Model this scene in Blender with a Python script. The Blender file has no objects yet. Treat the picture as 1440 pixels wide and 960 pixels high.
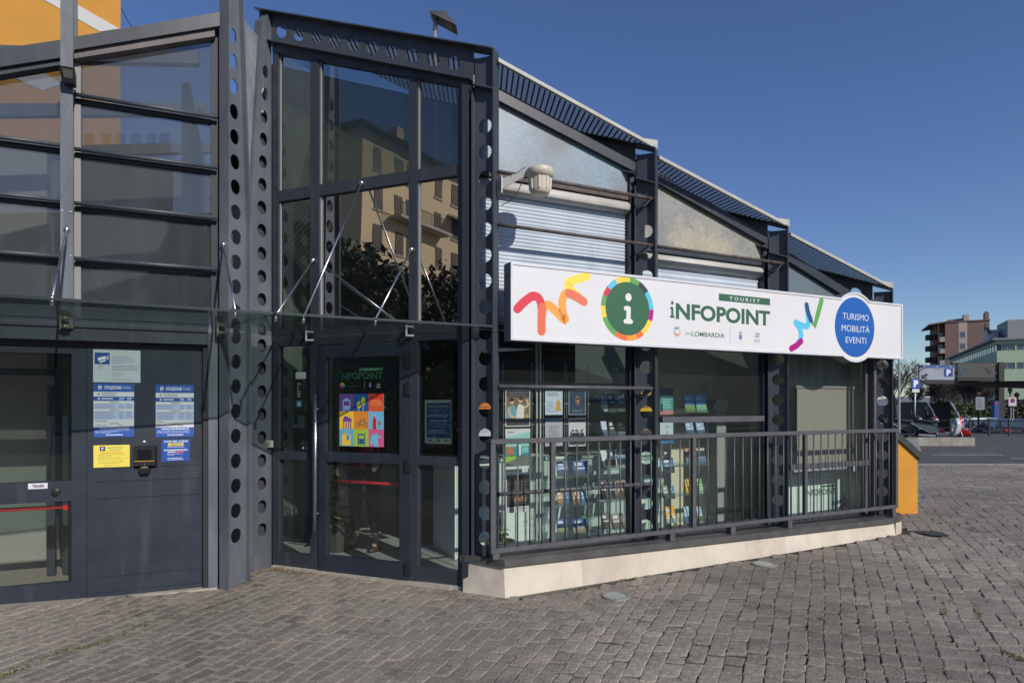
import bpy, math, random
from math import sin, cos, tan, radians, pi, sqrt, atan2, hypot
from mathutils import Vector, Matrix, noise
random.seed(7)
scene = bpy.context.scene
COL = scene.collection

# ------------------------------------------------------------------ camera
FPX, CX, HY, EYE = 880.0, 720.0, 568.0, 1.6
cam = bpy.data.cameras.new('camera')
cam.sensor_fit = 'HORIZONTAL'
cam.sensor_width = 36.0
cam.lens = 36.0 * FPX / 1440.0
cam.shift_y = (HY - 480.0) / 1440.0
cam.clip_start = 0.05
cam.clip_end = 3000
camo = bpy.data.objects.new('camera', cam)
camo.location = (0, 0, EYE)
camo.rotation_euler = (pi / 2, 0, 0)
COL.objects.link(camo)
scene.camera = camo

# ------------------------------------------------------------------ sky, sun, exposure
SUN_AZ, SUN_EL = radians(37), radians(32)          # azimuth measured from straight behind the camera towards the right
world = bpy.data.worlds.new('World')
scene.world = world
world.use_nodes = True
wn = world.node_tree
bg = wn.nodes['Background']
sky = wn.nodes.new('ShaderNodeTexSky')
sky.sky_type = 'NISHITA'
sky.sun_disc = False
sky.sun_elevation = SUN_EL
sky.sun_rotation = pi - SUN_AZ
sky.altitude = 250
sky.air_density = 1.0
sky.dust_density = 0.35
sky.ozone_density = 4.0
hs_n = wn.nodes.new('ShaderNodeHueSaturation'); hs_n.inputs['Saturation'].default_value = 1.10; hs_n.inputs['Hue'].default_value = .512
wn.links.new(sky.outputs[0], hs_n.inputs['Color']); wn.links.new(hs_n.outputs[0], bg.inputs[0])
bg.inputs[1].default_value = 0.108
sun = bpy.data.lights.new('sun', 'SUN')
sun.energy = 3.9
sun.angle = radians(0.53)
sun.color = (1.0, 0.93, 0.84)
suno = bpy.data.objects.new('sun', sun)
sd = Vector((sin(SUN_AZ) * cos(SUN_EL), -cos(SUN_AZ) * cos(SUN_EL), sin(SUN_EL)))
suno.rotation_euler = sd.to_track_quat('Z', 'Y').to_euler()
suno.location = sd * 60
COL.objects.link(suno)
vs = scene.view_settings
scene.display_settings.display_device = 'sRGB'
vs.view_transform = 'Standard'
vs.look = 'None'
vs.exposure = 0.0
vs.gamma = 1.0
scene.cycles.max_bounces = 8
scene.cycles.transparent_max_bounces = 16
scene.cycles.transmission_bounces = 6
scene.cycles.use_denoising = True

# ------------------------------------------------------------------ frames: local axes s (to the right), t (into the building), h (up)
class Frame:
    def __init__(self, O, ang):
        self.O = Vector(O); self.a = ang
        self.d = Vector((cos(ang), sin(ang))); self.n = Vector((-sin(ang), cos(ang)))
    def w(self, s, t, h=0.0):
        p = self.O + self.d * s + self.n * t
        return Vector((p.x, p.y, h))
    def at(self, x, y, t=0.0):                     # point of the plane t=const seen at image position x, y
        r = Vector(((x - CX) / FPX, 1.0))
        k = (self.O + self.n * t).dot(self.n) / r.dot(self.n)
        p = r * k - self.O
        return p.dot(self.d), EYE - (y - HY) / FPX * k
    def inv(self, X, Y):
        p = Vector((X, Y)) - self.O
        return p.dot(self.d), p.dot(self.n)
P0 = (-0.138, 5.3)
R = Frame(P0, radians(25.7))
C = Frame(P0, radians(-21.4))
L = Frame(R.w(-2.099, 1.13).xy, radians(22.8))
W = Frame((0, 0), 0.0)
def far(x, y, Z):                                  # distant point in world coordinates
    return ((x - CX) / FPX * Z, Z, EYE - (y - HY) / FPX * Z)

def road_h(x, y):                                  # the street dips beyond the railing
    u = min(max((y - 33.0) / 3.0, 0), 1) * min(max((47.0 - y) / 3.0, 0), 1) * min(max((x - 17.0) / 2.5, 0), 1)
    return ground(x, y) - .85 * u * u * (3 - 2 * u)
def ground(x, y):
    g = 0.014 * min(max(x, 0.0), 7.0)
    g += 0.03 * min(max(-x - 2.7, 0.0), 1.5)
    return g

# ------------------------------------------------------------------ materials
MATS = {}
def mat(name, col=(.5, .5, .5), rough=.6, metal=0.0, noise_amt=0.0, noise_scale=6.0, bump=0.0, bump_scale=60.0, attr=False, spec=.5, dark=None, emit=None, coat=0.0, stretch=None):
    if name in MATS: return MATS[name]
    m = bpy.data.materials.new(name); m.use_nodes = True
    nt = m.node_tree; b = nt.nodes['Principled BSDF']
    b.inputs['Base Color'].default_value = (*col, 1)
    b.inputs['Roughness'].default_value = rough
    b.inputs['Metallic'].default_value = metal
    b.inputs['Specular IOR Level'].default_value = spec
    if coat: b.inputs['Coat Weight'].default_value = coat
    src = None
    if attr:
        a = nt.nodes.new('ShaderNodeAttribute'); a.attribute_name = 'Col'; src = a.outputs['Color']
    tc = nt.nodes.new('ShaderNodeTexCoord')
    if noise_amt:
        mp = nt.nodes.new('ShaderNodeMapping')
        if stretch: mp.inputs['Scale'].default_value = stretch
        nt.links.new(tc.outputs['Object'], mp.inputs[0])
        n = nt.nodes.new('ShaderNodeTexNoise'); n.inputs['Scale'].default_value = noise_scale; n.inputs['Detail'].default_value = 8; n.inputs['Roughness'].default_value = .62
        nt.links.new(mp.outputs[0], n.inputs['Vector'])
        r = nt.nodes.new('ShaderNodeMapRange')
        r.inputs['From Min'].default_value = .3; r.inputs['From Max'].default_value = .7
        r.inputs['To Min'].default_value = 1 - noise_amt; r.inputs['To Max'].default_value = 1 + noise_amt
        nt.links.new(n.outputs[0], r.inputs[0])
        mx = nt.nodes.new('ShaderNodeVectorMath'); mx.operation = 'MULTIPLY'
        if src: nt.links.new(src, mx.inputs[0])
        else: mx.inputs[0].default_value = col
        nt.links.new(r.outputs[0], mx.inputs[1])
        src = mx.outputs[0]
        rr = nt.nodes.new('ShaderNodeMapRange')
        rr.inputs['To Min'].default_value = max(0.05, rough - .12); rr.inputs['To Max'].default_value = min(1, rough + .12)
        nt.links.new(n.outputs[0], rr.inputs[0]); nt.links.new(rr.outputs[0], b.inputs['Roughness'])
    if src: nt.links.new(src, b.inputs['Base Color'])
    if bump:
        n2 = nt.nodes.new('ShaderNodeTexNoise'); n2.inputs['Scale'].default_value = bump_scale; n2.inputs['Detail'].default_value = 6
        nt.links.new(tc.outputs['Object'], n2.inputs['Vector'])
        bp = nt.nodes.new('ShaderNodeBump'); bp.inputs['Strength'].default_value = bump; bp.inputs['Distance'].default_value = .01
        nt.links.new(n2.outputs[0], bp.inputs['Height']); nt.links.new(bp.outputs[0], b.inputs['Normal'])
    if emit:
        b.inputs['Emission Color'].default_value = (*emit[0], 1); b.inputs['Emission Strength'].default_value = emit[1]
    MATS[name] = m
    return m

def glass_mat(name, tint=(.80, .88, .84), refl=1.0, dust=0.0, dustcol=(.5, .52, .52), rough=0.0, scale=3.0, stretch=None):
    """one thin sheet standing for a double-glazed pane: both faces reflect"""
    m = bpy.data.materials.new(name); m.use_nodes = True
    nt = m.node_tree; nt.nodes.clear()
    out = nt.nodes.new('ShaderNodeOutputMaterial')
    tr = nt.nodes.new('ShaderNodeBsdfTransparent'); tr.inputs[0].default_value = (*[q ** .5 for q in tint], 1); dust = dust * .55
    gl = nt.nodes.new('ShaderNodeBsdfGlossy'); gl.inputs['Roughness'].default_value = rough; gl.inputs['Color'].default_value = (.93, .95, .96, 1)
    fr = nt.nodes.new('ShaderNodeFresnel')
    ge = nt.nodes.new('ShaderNodeNewGeometry'); ir = nt.nodes.new('ShaderNodeMapRange')      # same reflectance on the way out
    ir.inputs['To Min'].default_value = 1.5; ir.inputs['To Max'].default_value = 1 / 1.5
    nt.links.new(ge.outputs['Backfacing'], ir.inputs[0]); nt.links.new(ir.outputs[0], fr.inputs['IOR'])
    ml = nt.nodes.new('ShaderNodeMath'); ml.operation = 'MULTIPLY'; ml.inputs[1].default_value = 1.35 * refl; ml.use_clamp = True
    nt.links.new(fr.outputs[0], ml.inputs[0])
    mx = nt.nodes.new('ShaderNodeMixShader')
    nt.links.new(ml.outputs[0], mx.inputs[0]); nt.links.new(tr.outputs[0], mx.inputs[1]); nt.links.new(gl.outputs[0], mx.inputs[2])
    last = mx.outputs[0]
    # slight waviness of the pane
    tc = nt.nodes.new('ShaderNodeTexCoord')
    wv = nt.nodes.new('ShaderNodeTexNoise'); wv.inputs['Scale'].default_value = 1.6; wv.inputs['Detail'].default_value = 1
    nt.links.new(tc.outputs['Object'], wv.inputs['Vector'])
    bp = nt.nodes.new('ShaderNodeBump'); bp.inputs['Strength'].default_value = .25; bp.inputs['Distance'].default_value = .004
    nt.links.new(wv.outputs[0], bp.inputs['Height']); nt.links.new(bp.outputs[0], gl.inputs['Normal'])
    if dust:
        df = nt.nodes.new('ShaderNodeBsdfDiffuse'); df.inputs[0].default_value = (*dustcol, 1)
        n = nt.nodes.new('ShaderNodeTexNoise'); n.inputs['Scale'].default_value = scale; n.inputs['Detail'].default_value = 9; n.inputs['Roughness'].default_value = .65
        mp = nt.nodes.new('ShaderNodeMapping')
        if stretch: mp.inputs['Scale'].default_value = stretch
        nt.links.new(tc.outputs['Object'], mp.inputs[0]); nt.links.new(mp.outputs[0], n.inputs['Vector'])
        r = nt.nodes.new('ShaderNodeMapRange'); r.inputs['From Min'].default_value = .3; r.inputs['From Max'].default_value = .75
        r.inputs['To Min'].default_value = dust * .55; r.inputs['To Max'].default_value = min(1, dust * 1.5)
        nt.links.new(n.outputs[0], r.inputs[0])
        m2 = nt.nodes.new('ShaderNodeMixShader')
        nt.links.new(r.outputs[0], m2.inputs[0]); nt.links.new(last, m2.inputs[1]); nt.links.new(df.outputs[0], m2.inputs[2])
        last = m2.outputs[0]
    nt.links.new(last, out.inputs[0])
    MATS[name] = m
    return m

def nodes_of(m): return m.node_tree.nodes, m.node_tree.links, m.node_tree.nodes['Principled BSDF']

STEEL = mat('dark_painted_steel', (.046, .056, .072), .46, noise_amt=.22, noise_scale=5, bump=.12, bump_scale=40, stretch=(1, 1, .35))
STEELW = mat('worn_sunlit_grey_steel', (.095, .108, .13), .5, noise_amt=.28, noise_scale=4, bump=.15, bump_scale=40, stretch=(1, 1, .3))  # weathered, and paler to put sunlight into the corner columns' colour
STEEL2 = mat('dark_blue_door_paint', (.018, .026, .042), .5, noise_amt=.16, noise_scale=4, bump=.05)
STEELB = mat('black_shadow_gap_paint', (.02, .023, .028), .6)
ALU = mat('dark_grey_aluminium', (.030, .037, .049), .42, noise_amt=.12, noise_scale=5, stretch=(1, 1, .3))
RAILM = mat('grey_railing_paint', (.085, .088, .096), .45, noise_amt=.15, noise_scale=12, bump=.1)
ZINC = mat('zinc_flashing', (.30, .33, .37), .5, noise_amt=.32, noise_scale=4, bump=.1)
TRIM = mat('roof_edge_trim', (.42, .41, .38), .55, noise_amt=.15)  # thin sunlit flange: its sunlight is put into the pale grey
GRATE = mat('black_grating', (.02, .022, .026), .55)
INOX = mat('brushed_steel', (.62, .62, .62), .28, metal=1.0, noise_amt=.1)
GALV = mat('galvanised_steel', (.45, .46, .47), .45, metal=.6, noise_amt=.15, noise_scale=20)
PRINT = mat('printed_sheet', attr=True, rough=.55)
DECAL = mat('vinyl_decal', attr=True, rough=.45)
SIGNM = mat('acrylic_sign_face', attr=True, rough=.35, noise_amt=.03, noise_scale=2.0)
WHITEP = mat('white_enamel_frame', (.62, .64, .68), .4, noise_amt=.06)
DARKP = mat('black_plastic', (.018, .018, .02), .4)
RUB = mat('rubber', (.02, .02, .02), .7)
GREYP = mat('grey_plastic', (.25, .25, .25), .5)
RED = mat('red_paint', (.62, .02, .03), .35)
GLASS = glass_mat('clear_window_glass', (.42, .48, .46), 1.5, dust=.015, dustcol=(.4, .42, .4))
GLASSM = glass_mat('mirroring_spandrel_glass', (.14, .16, .155), 7.5, dust=.01)
GLASSR = glass_mat('shop_window_glass', (.84, .89, .87), .55, dust=.02, dustcol=(.45, .48, .46))
ROOFG = glass_mat('tinted_roof_glass', (.16, .175, .18), 1.0, dust=.10, dustcol=(.2, .2, .2))
DUSTY = glass_mat('dusty_window_glass', (.40, .42, .43), 1.5, dust=.40, dustcol=(.165, .185, .205), scale=2.2, stretch=(1, 1, .3))
CANOPY = glass_mat('canopy_glass', (.56, .68, .64), 1.0, dust=.08, dustcol=(.30, .36, .34), scale=5)
EDGE = mat('green_glass_edge', (.022, .038, .036), .3)
CARPAINT = mat('dark_car_paint', (.02, .022, .026), .25, coat=.6)

def weather(m, dust=(.16, .155, .145), amt=.55, sc=7.0):
    # dust runs, scuffs and fine scratches over the paint
    nt = m.node_tree; b = nt.nodes['Principled BSDF']; src = b.inputs['Base Color'].links[0].from_socket
    tc = nt.nodes.new('ShaderNodeTexCoord'); fac = None
    for (scale, st, lo, hi, k) in ((sc, (1, 1, .12), .56, .78, amt), (sc * 7, (1, 1, .5), .62, .75, amt * .8), (1.4, (1, 1, .6), .45, .75, amt * .35)):
        mp = nt.nodes.new('ShaderNodeMapping'); mp.inputs['Scale'].default_value = st; nt.links.new(tc.outputs['Object'], mp.inputs[0])
        n = nt.nodes.new('ShaderNodeTexNoise'); n.inputs['Scale'].default_value = scale; n.inputs['Detail'].default_value = 7; n.inputs['Roughness'].default_value = .7
        nt.links.new(mp.outputs[0], n.inputs['Vector'])
        r = nt.nodes.new('ShaderNodeMapRange'); r.inputs['From Min'].default_value = lo; r.inputs['From Max'].default_value = hi; r.inputs['To Max'].default_value = k
        nt.links.new(n.outputs[0], r.inputs[0])
        if fac is None: fac = r.outputs[0]
        else:
            a = nt.nodes.new('ShaderNodeMath'); a.operation = 'MAXIMUM'; nt.links.new(fac, a.inputs[0]); nt.links.new(r.outputs[0], a.inputs[1]); fac = a.outputs[0]
    mx = nt.nodes.new('ShaderNodeMix'); mx.data_type = 'RGBA'; mx.inputs[7].default_value = (*dust, 1)
    nt.links.new(fac, mx.inputs[0]); nt.links.new(src, mx.inputs[6]); nt.links.new(mx.outputs[2], b.inputs['Base Color'])
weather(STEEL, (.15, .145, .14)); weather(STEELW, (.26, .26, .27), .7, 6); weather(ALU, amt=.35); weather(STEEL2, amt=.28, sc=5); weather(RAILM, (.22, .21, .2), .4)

# ------------------------------------------------------------------ mesh builder
class MB:
    def __init__(s): s.v = []; s.f = []; s.m = []; s.c = []; s.mi = 0; s.col = (1, 1, 1)
    def face(s, pts, col=None):
        i = len(s.v); s.v += [tuple(p) for p in pts]; s.f.append(tuple(range(i, i + len(pts)))); s.m.append(s.mi); s.c.append(col or s.col)
    def poly(s, vs, fs, col=None):
        i = len(s.v); s.v += [tuple(p) for p in vs]
        for f in fs: s.f.append(tuple(i + k for k in f)); s.m.append(s.mi); s.c.append(col or s.col)
    def box(s, s0, s1, t0, t1, h0, h1, col=None):
        v = [(s0, t0, h0), (s1, t0, h0), (s1, t1, h0), (s0, t1, h0), (s0, t0, h1), (s1, t0, h1), (s1, t1, h1), (s0, t1, h1)]
        s.poly(v, [(0, 3, 2, 1), (4, 5, 6, 7), (0, 1, 5, 4), (1, 2, 6, 5), (2, 3, 7, 6), (3, 0, 4, 7)], col)
    def bbox(s, s0, s1, t0, t1, h0, h1, b=.004, col=None):
        """box with chamfered vertical-plane edges facing out"""
        v = []
        for (hh, e) in ((h0, b), (h0 + b, 0), (h1 - b, 0), (h1, b)):
            v += [(s0 + e, t0 + e, hh), (s1 - e, t0 + e, hh), (s1 - e, t1 - e, hh), (s0 + e, t1 - e, hh)]
        f = [(0, 3, 2, 1), (12, 13, 14, 15)]
        for k in range(3):
            for j in range(4):
                a = k * 4 + j; c = k * 4 + (j + 1) % 4
                f.append((a, c, c + 4, a + 4))
        s.poly(v, f, col)
    def hexa(s, p, col=None):                      # p: 4 bottom pts then 4 top pts, same order
        s.poly(p, [(0, 3, 2, 1), (4, 5, 6, 7), (0, 1, 5, 4), (1, 2, 6, 5), (2, 3, 7, 6), (3, 0, 4, 7)], col)
    def slab(s, poly, t0, t1, col=None):           # polygon in (s,h) extruded along t
        n = len(poly)
        v = [(a, t0, b) for a, b in poly] + [(a, t1, b) for a, b in poly]
        s.poly(v, [tuple(range(n)), tuple(range(2 * n - 1, n - 1, -1))] + [(i, i + n, (i + 1) % n + n, (i + 1) % n) for i in range(n)], col)
    def prism(s, poly, z0, z1, col=None):          # polygon in (s,t) extruded along h
        n = len(poly)
        v = [(a, b, z0) for a, b in poly] + [(a, b, z1) for a, b in poly]
        s.poly(v, [tuple(range(n - 1, -1, -1)), tuple(range(n, 2 * n))] + [(i, (i + 1) % n, (i + 1) % n + n, i + n) for i in range(n)], col)
    def tube(s, pts, r, n=8, col=None, r1=None, cap=True):
        pts = [Vector(p) for p in pts]; rings = []
        m = len(pts); up = None
        for i, p in enumerate(pts):
            d = (pts[min(i + 1, m - 1)] - pts[max(i - 1, 0)]).normalized()
            if up is None:
                a = Vector((0, 0, 1)) if abs(d.z) < .9 else Vector((1, 0, 0))
                up = (a - d * a.dot(d)).normalized()
            else:
                up = (up - d * up.dot(d)).normalized()
            q = d.cross(up)
            rr = r if r1 is None else r + (r1 - r) * i / (m - 1)
            rings.append([p + (up * cos(2 * pi * k / n) + q * sin(2 * pi * k / n)) * rr for k in range(n)])
        v = [x for g in rings for x in g]; f = []
        for i in range(m - 1):
            for k in range(n):
                a = i * n + k; b = i * n + (k + 1) % n
                f.append((a, b, b + n, a + n))
        if cap: f += [tuple(range(n - 1, -1, -1)), tuple(range((m - 1) * n, m * n))]
        s.poly(v, f, col)
    def lathe(s, prof, c, n=24, col=None, axis='h'):   # prof [(r,h)], centre c
        v = []; f = []
        for r, h in prof:
            for k in range(n):
                a = 2 * pi * k / n
                if axis == 'h': v.append((c[0] + r * cos(a), c[1] + r * sin(a), c[2] + h))
                elif axis == 't': v.append((c[0] + r * cos(a), c[1] + h, c[2] + r * sin(a)))
                else: v.append((c[0] + h, c[1] + r * cos(a), c[2] + r * sin(a)))
        for i in range(len(prof) - 1):
            for k in range(n):
                a = i * n + k; b = i * n + (k + 1) % n
                f.append((a, b, b + n, a + n))
        f += [tuple(range(n - 1, -1, -1)), tuple(range((len(prof) - 1) * n, len(prof) * n))]
        s.poly(v, f, col)
    def ball(s, c, r, n=10, m=6, col=None, sc=(1, 1, 1)):
        prof = [(max(1e-4, r * sin(pi * i / m)), -r * cos(pi * i / m)) for i in range(m + 1)]
        v = []; f = []
        for rr, h in prof:
            for k in range(n):
                a = 2 * pi * k / n
                v.append((c[0] + rr * cos(a) * sc[0], c[1] + rr * sin(a) * sc[1], c[2] + h * sc[2]))
        for i in range(m):
            for k in range(n):
                a = i * n + k; b = i * n + (k + 1) % n
                f.append((a, b, b + n, a + n))
        s.poly(v, f, col)
    def holed(s, fmap, a0, a1, b0, b1, holes, r, t0, t1, seg=6, col=None):
        """plate in (a,b) with round holes of radius r at centres on a line; fmap(a,b,t)->point. holes: list of (a,b)
        laid along the longer side; the plate is cut into one cell per hole"""
        along = 'b' if (b1 - b0) > (a1 - a0) else 'a'
        hs = sorted(holes, key=lambda q: q[1] if along == 'b' else q[0])
        ln = (b0, b1) if along == 'b' else (a0, a1)
        cs = [q[1] if along == 'b' else q[0] for q in hs]
        cuts = [ln[0]] + [(cs[i] + cs[i + 1]) / 2 for i in range(len(cs) - 1)] + [ln[1]]
        # keep the end cells square-ish
        def quadcell(x0, x1, y0, y1):
            s.poly([fmap(x0, y0, t0), fmap(x1, y0, t0), fmap(x1, y1, t0), fmap(x0, y1, t0), fmap(x0, y0, t1), fmap(x1, y0, t1), fmap(x1, y1, t1), fmap(x0, y1, t1)],
                   [(0, 1, 2, 3), (4, 7, 6, 5), (0, 4, 5, 1), (1, 5, 6, 2), (2, 6, 7, 3), (3, 7, 4, 0)], col)
        pitch = (cs[1] - cs[0]) if len(cs) > 1 else (ln[1] - ln[0])
        lo, hi = cs[0] - pitch / 2, cs[-1] + pitch / 2
        if lo > ln[0] + 1e-6:
            quadcell(*((a0, a1, ln[0], lo) if along == 'b' else (ln[0], lo, b0, b1))); cuts[0] = lo
        if hi < ln[1] - 1e-6:
            quadcell(*((a0, a1, hi, ln[1]) if along == 'b' else (hi, ln[1], b0, b1))); cuts[-1] = hi
        for i, (ca, cb) in enumerate(hs):
            x0, x1, y0, y1 = (a0, a1, cuts[i], cuts[i + 1]) if along == 'b' else (cuts[i], cuts[i + 1], b0, b1)
            outer = []
            for k in range(seg): outer.append((x0 + (x1 - x0) * k / seg, y0))
            for k in range(seg): outer.append((x1, y0 + (y1 - y0) * k / seg))
            for k in range(seg): outer.append((x1 - (x1 - x0) * k / seg, y1))
            for k in range(seg): outer.append((x0, y1 - (y1 - y0) * k / seg))
            n = len(outer)
            inner = []
            for (x, y) in outer:
                a = atan2(y - cb, x - ca); inner.append((ca + r * cos(a), cb + r * sin(a)))
            v = [fmap(x, y, t0) for x, y in outer] + [fmap(x, y, t0) for x, y in inner] + [fmap(x, y, t1) for x, y in outer] + [fmap(x, y, t1) for x, y in inner]
            f = []
            for k in range(n):
                j = (k + 1) % n
                f += [(k, j, n + j, n + k), (2 * n + j, 2 * n + k, 3 * n + k, 3 * n + j), (n + k, n + j, 3 * n + j, 3 * n + k), (j, k, 2 * n + k, 2 * n + j)]
            s.poly(v, f, col)
    def mesh(s, name, mats, base=(0, 0, 0), smooth=False):
        me = bpy.data.meshes.new(name)
        me.from_pydata([(x - base[0], y - base[1], z - base[2]) for x, y, z in s.v], [], s.f)
        if not isinstance(mats, (list, tuple)): mats = [mats]
        for m in mats: me.materials.append(m)
        if len(mats) > 1: me.polygons.foreach_set('material_index', s.m)
        if any(m.node_tree and any(nd.type == 'ATTRIBUTE' for nd in m.node_tree.nodes) for m in mats):
            at = me.color_attributes.new('Col', 'FLOAT_COLOR', 'CORNER')
            buf = []
            for f, c in zip(s.f, s.c): buf += [c[0], c[1], c[2], 1.0] * len(f)
            at.data.foreach_set('color', buf)
        if smooth:
            me.polygons.foreach_set('use_smooth', [True] * len(me.polygons))
        me.update()
        return me

class Thing:
    def __init__(self, name, label, cat, F, base, group=None, mb=None, mats=None, kind=None, smooth=False):
        self.F = F; self.base = base
        me = mb.mesh(name, mats, base, smooth) if mb else None
        self.o = bpy.data.objects.new(name, me); COL.objects.link(self.o)
        self.o.location = F.w(*base); self.o.rotation_euler = (0, 0, F.a)
        if label: self.o['label'] = label
        if cat: self.o['category'] = cat
        if group: self.o['group'] = group
        if kind: self.o['kind'] = kind
    def part(self, name, mb, mats, parent=None, smooth=False, label=None, kind=None, loc=None, me=None):
        if me is None: me = mb.mesh(name, mats, self.base if loc is None else loc, smooth)
        o = bpy.data.objects.new(name, me); COL.objects.link(o)
        o.parent = parent or self.o
        if loc is not None:
            o.location = tuple(loc[i] - self.base[i] for i in range(3))
        if label: o['label'] = label
        if kind: o['kind'] = kind
        return o
def struct(name, mb, mats, F=W, base=(0, 0, 0), kind='structure', smooth=False):
    t = Thing(name, None, None, F, base, mb=mb, mats=mats, kind=kind, smooth=smooth)
    return t

def copy_tree(o, parent=None):
    c = o.copy(); COL.objects.link(c); c.parent = parent
    for ch in list(o.children): copy_tree(ch, c)
    return c

def lin(r, g, b):
    f = lambda u: (u / 255 / 12.92) if u / 255 <= .04045 else ((u / 255 + .055) / 1.055) ** 2.4
    return (f(r), f(g), f(b))

_fonts = {}
def text(mb, F_unused, string, s0, s1, hb, hcap, t, col, bold=0.0, fit=True, align=None):
    """flat lettering as geometry: from s0 to s1, base line hb, cap height hcap"""
    cu = bpy.data.curves.new('lettering', 'FONT'); cu.body = string; cu.size = 1.0; cu.offset = bold; cu.resolution_u = 3
    cu.space_character = 1.0
    ob = bpy.data.objects.new('lettering', cu); COL.objects.link(ob)
    dg = bpy.context.evaluated_depsgraph_get()
    me = bpy.data.meshes.new_from_object(ob.evaluated_get(dg))
    xs = [v.co.x for v in me.vertices]
    if xs:
        x0, x1 = min(xs), max(xs)
        sy = hcap / 0.729
        sx = (s1 - s0) / (x1 - x0)
        vs_ = [(s0 + (v.co.x - x0) * sx, t, hb + v.co.y * sy) for v in me.vertices]
        mb.poly(vs_, [tuple(p.vertices) for p in me.polygons], col)
    bpy.data.objects.remove(ob); bpy.data.curves.remove(cu); bpy.data.meshes.remove(me)

def disc(mb, s, h, rs, rh, t, col, n=40, a0=0, a1=2 * pi, r_in=0.0):
    if r_in:
        for k in range(n):
            A, B = a0 + (a1 - a0) * k / n, a0 + (a1 - a0) * (k + 1) / n
            q = r_in
            mb.face([(s + rs * cos(A) * q, t, h + rh * sin(A) * q), (s + rs * cos(A), t, h + rh * sin(A)), (s + rs * cos(B), t, h + rh * sin(B)), (s + rs * cos(B) * q, t, h + rh * sin(B) * q)], col)
    else:
        mb.face([(s + rs * cos(a0 + (a1 - a0) * k / n), t, h + rh * sin(a0 + (a1 - a0) * k / n)) for k in range(n)], col)

def smooth_path(pts, n=8):
    out = []
    P = [Vector(p) for p in pts]
    P = [P[0] * 2 - P[1]] + P + [P[-1] * 2 - P[-2]]
    for i in range(1, len(P) - 2):
        for k in range(n):
            u = k / n
            out.append(.5 * ((2 * P[i]) + (P[i + 1] - P[i - 1]) * u + (2 * P[i - 1] - 5 * P[i] + 4 * P[i + 1] - P[i + 2]) * u * u + (3 * P[i] - P[i - 1] - 3 * P[i + 1] + P[i + 2]) * u ** 3))
    out.append(P[-2])
    return out
def stroke(mb, pts, w, t, col, smooth=True, cap=True):
    p = smooth_path(pts) if smooth else [Vector(q) for q in pts]
    n = len(p); Lf = []; Rt = []
    for i in range(n):
        d = (p[min(i + 1, n - 1)] - p[max(i - 1, 0)])
        if d.length < 1e-9: d = Vector((1, 0))
        d.normalize(); q = Vector((-d.y, d.x)) * (w / 2)
        Lf.append(p[i] + q); Rt.append(p[i] - q)
    for i in range(n - 1):
        mb.face([(Lf[i].x, t, Lf[i].y), (Lf[i + 1].x, t, Lf[i + 1].y), (Rt[i + 1].x, t, Rt[i + 1].y), (Rt[i].x, t, Rt[i].y)], col)
    if cap:
        for e in (p[0], p[-1]): disc(mb, e.x, e.y, w / 2, w / 2, t - .00007, col, 14)
def rect(mb, s0, s1, h0, h1, t, col):
    mb.face([(s0, t, h0), (s1, t, h0), (s1, t, h1), (s0, t, h1)], col)
def lines(mb, s0, s1, h0, h1, n, t, col, fill=.8, thick=.35, seed=0):
    rnd = random.Random(seed)
    dh = (h1 - h0) / n
    for i in range(n):
        e = s0 + (s1 - s0) * (fill + (1 - fill) * rnd.random()) if rnd.random() > .15 else s0 + (s1 - s0) * rnd.uniform(.3, .7)
        x = s0
        while x < e:
            wl = min(rnd.uniform(.02, .09) * (s1 - s0) * 1.4, e - x)
            rect(mb, x, x + wl, h1 - dh * (i + .5) - dh * thick / 2, h1 - dh * (i + .5) + dh * thick / 2, t, col)
            x += wl + (s1 - s0) * .018
# ================================================================== GROUND
def sett_mat():
    m = mat('grey_stone_sett', attr=True, rough=.78, noise_amt=.34, noise_scale=38, bump=.8, bump_scale=80)
    nt = m.node_tree; b = nt.nodes['Principled BSDF']; src = b.inputs['Base Color'].links[0].from_socket
    g = nt.nodes.new('ShaderNodeNewGeometry')
    for (sc, lo, hi, k) in ((.55, .38, .66, .78), (2.6, .55, .70, .80), (9.0, .66, .70, .62)):   # stains, darker patches, gum spots
        n = nt.nodes.new('ShaderNodeTexNoise'); n.inputs['Scale'].default_value = sc; n.inputs['Detail'].default_value = 5; nt.links.new(g.outputs['Position'], n.inputs['Vector'])
        r = nt.nodes.new('ShaderNodeMapRange'); r.inputs['From Min'].default_value = lo; r.inputs['From Max'].default_value = hi; r.inputs['To Min'].default_value = 1.06; r.inputs['To Max'].default_value = k
        nt.links.new(n.outputs[0], r.inputs[0]); mx = nt.nodes.new('ShaderNodeVectorMath'); mx.operation = 'MULTIPLY'
        nt.links.new(src, mx.inputs[0]); nt.links.new(r.outputs[0], mx.inputs[1]); src = mx.outputs[0]
    nt.links.new(src, b.inputs['Base Color'])
    return m
SETT = sett_mat()
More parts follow.
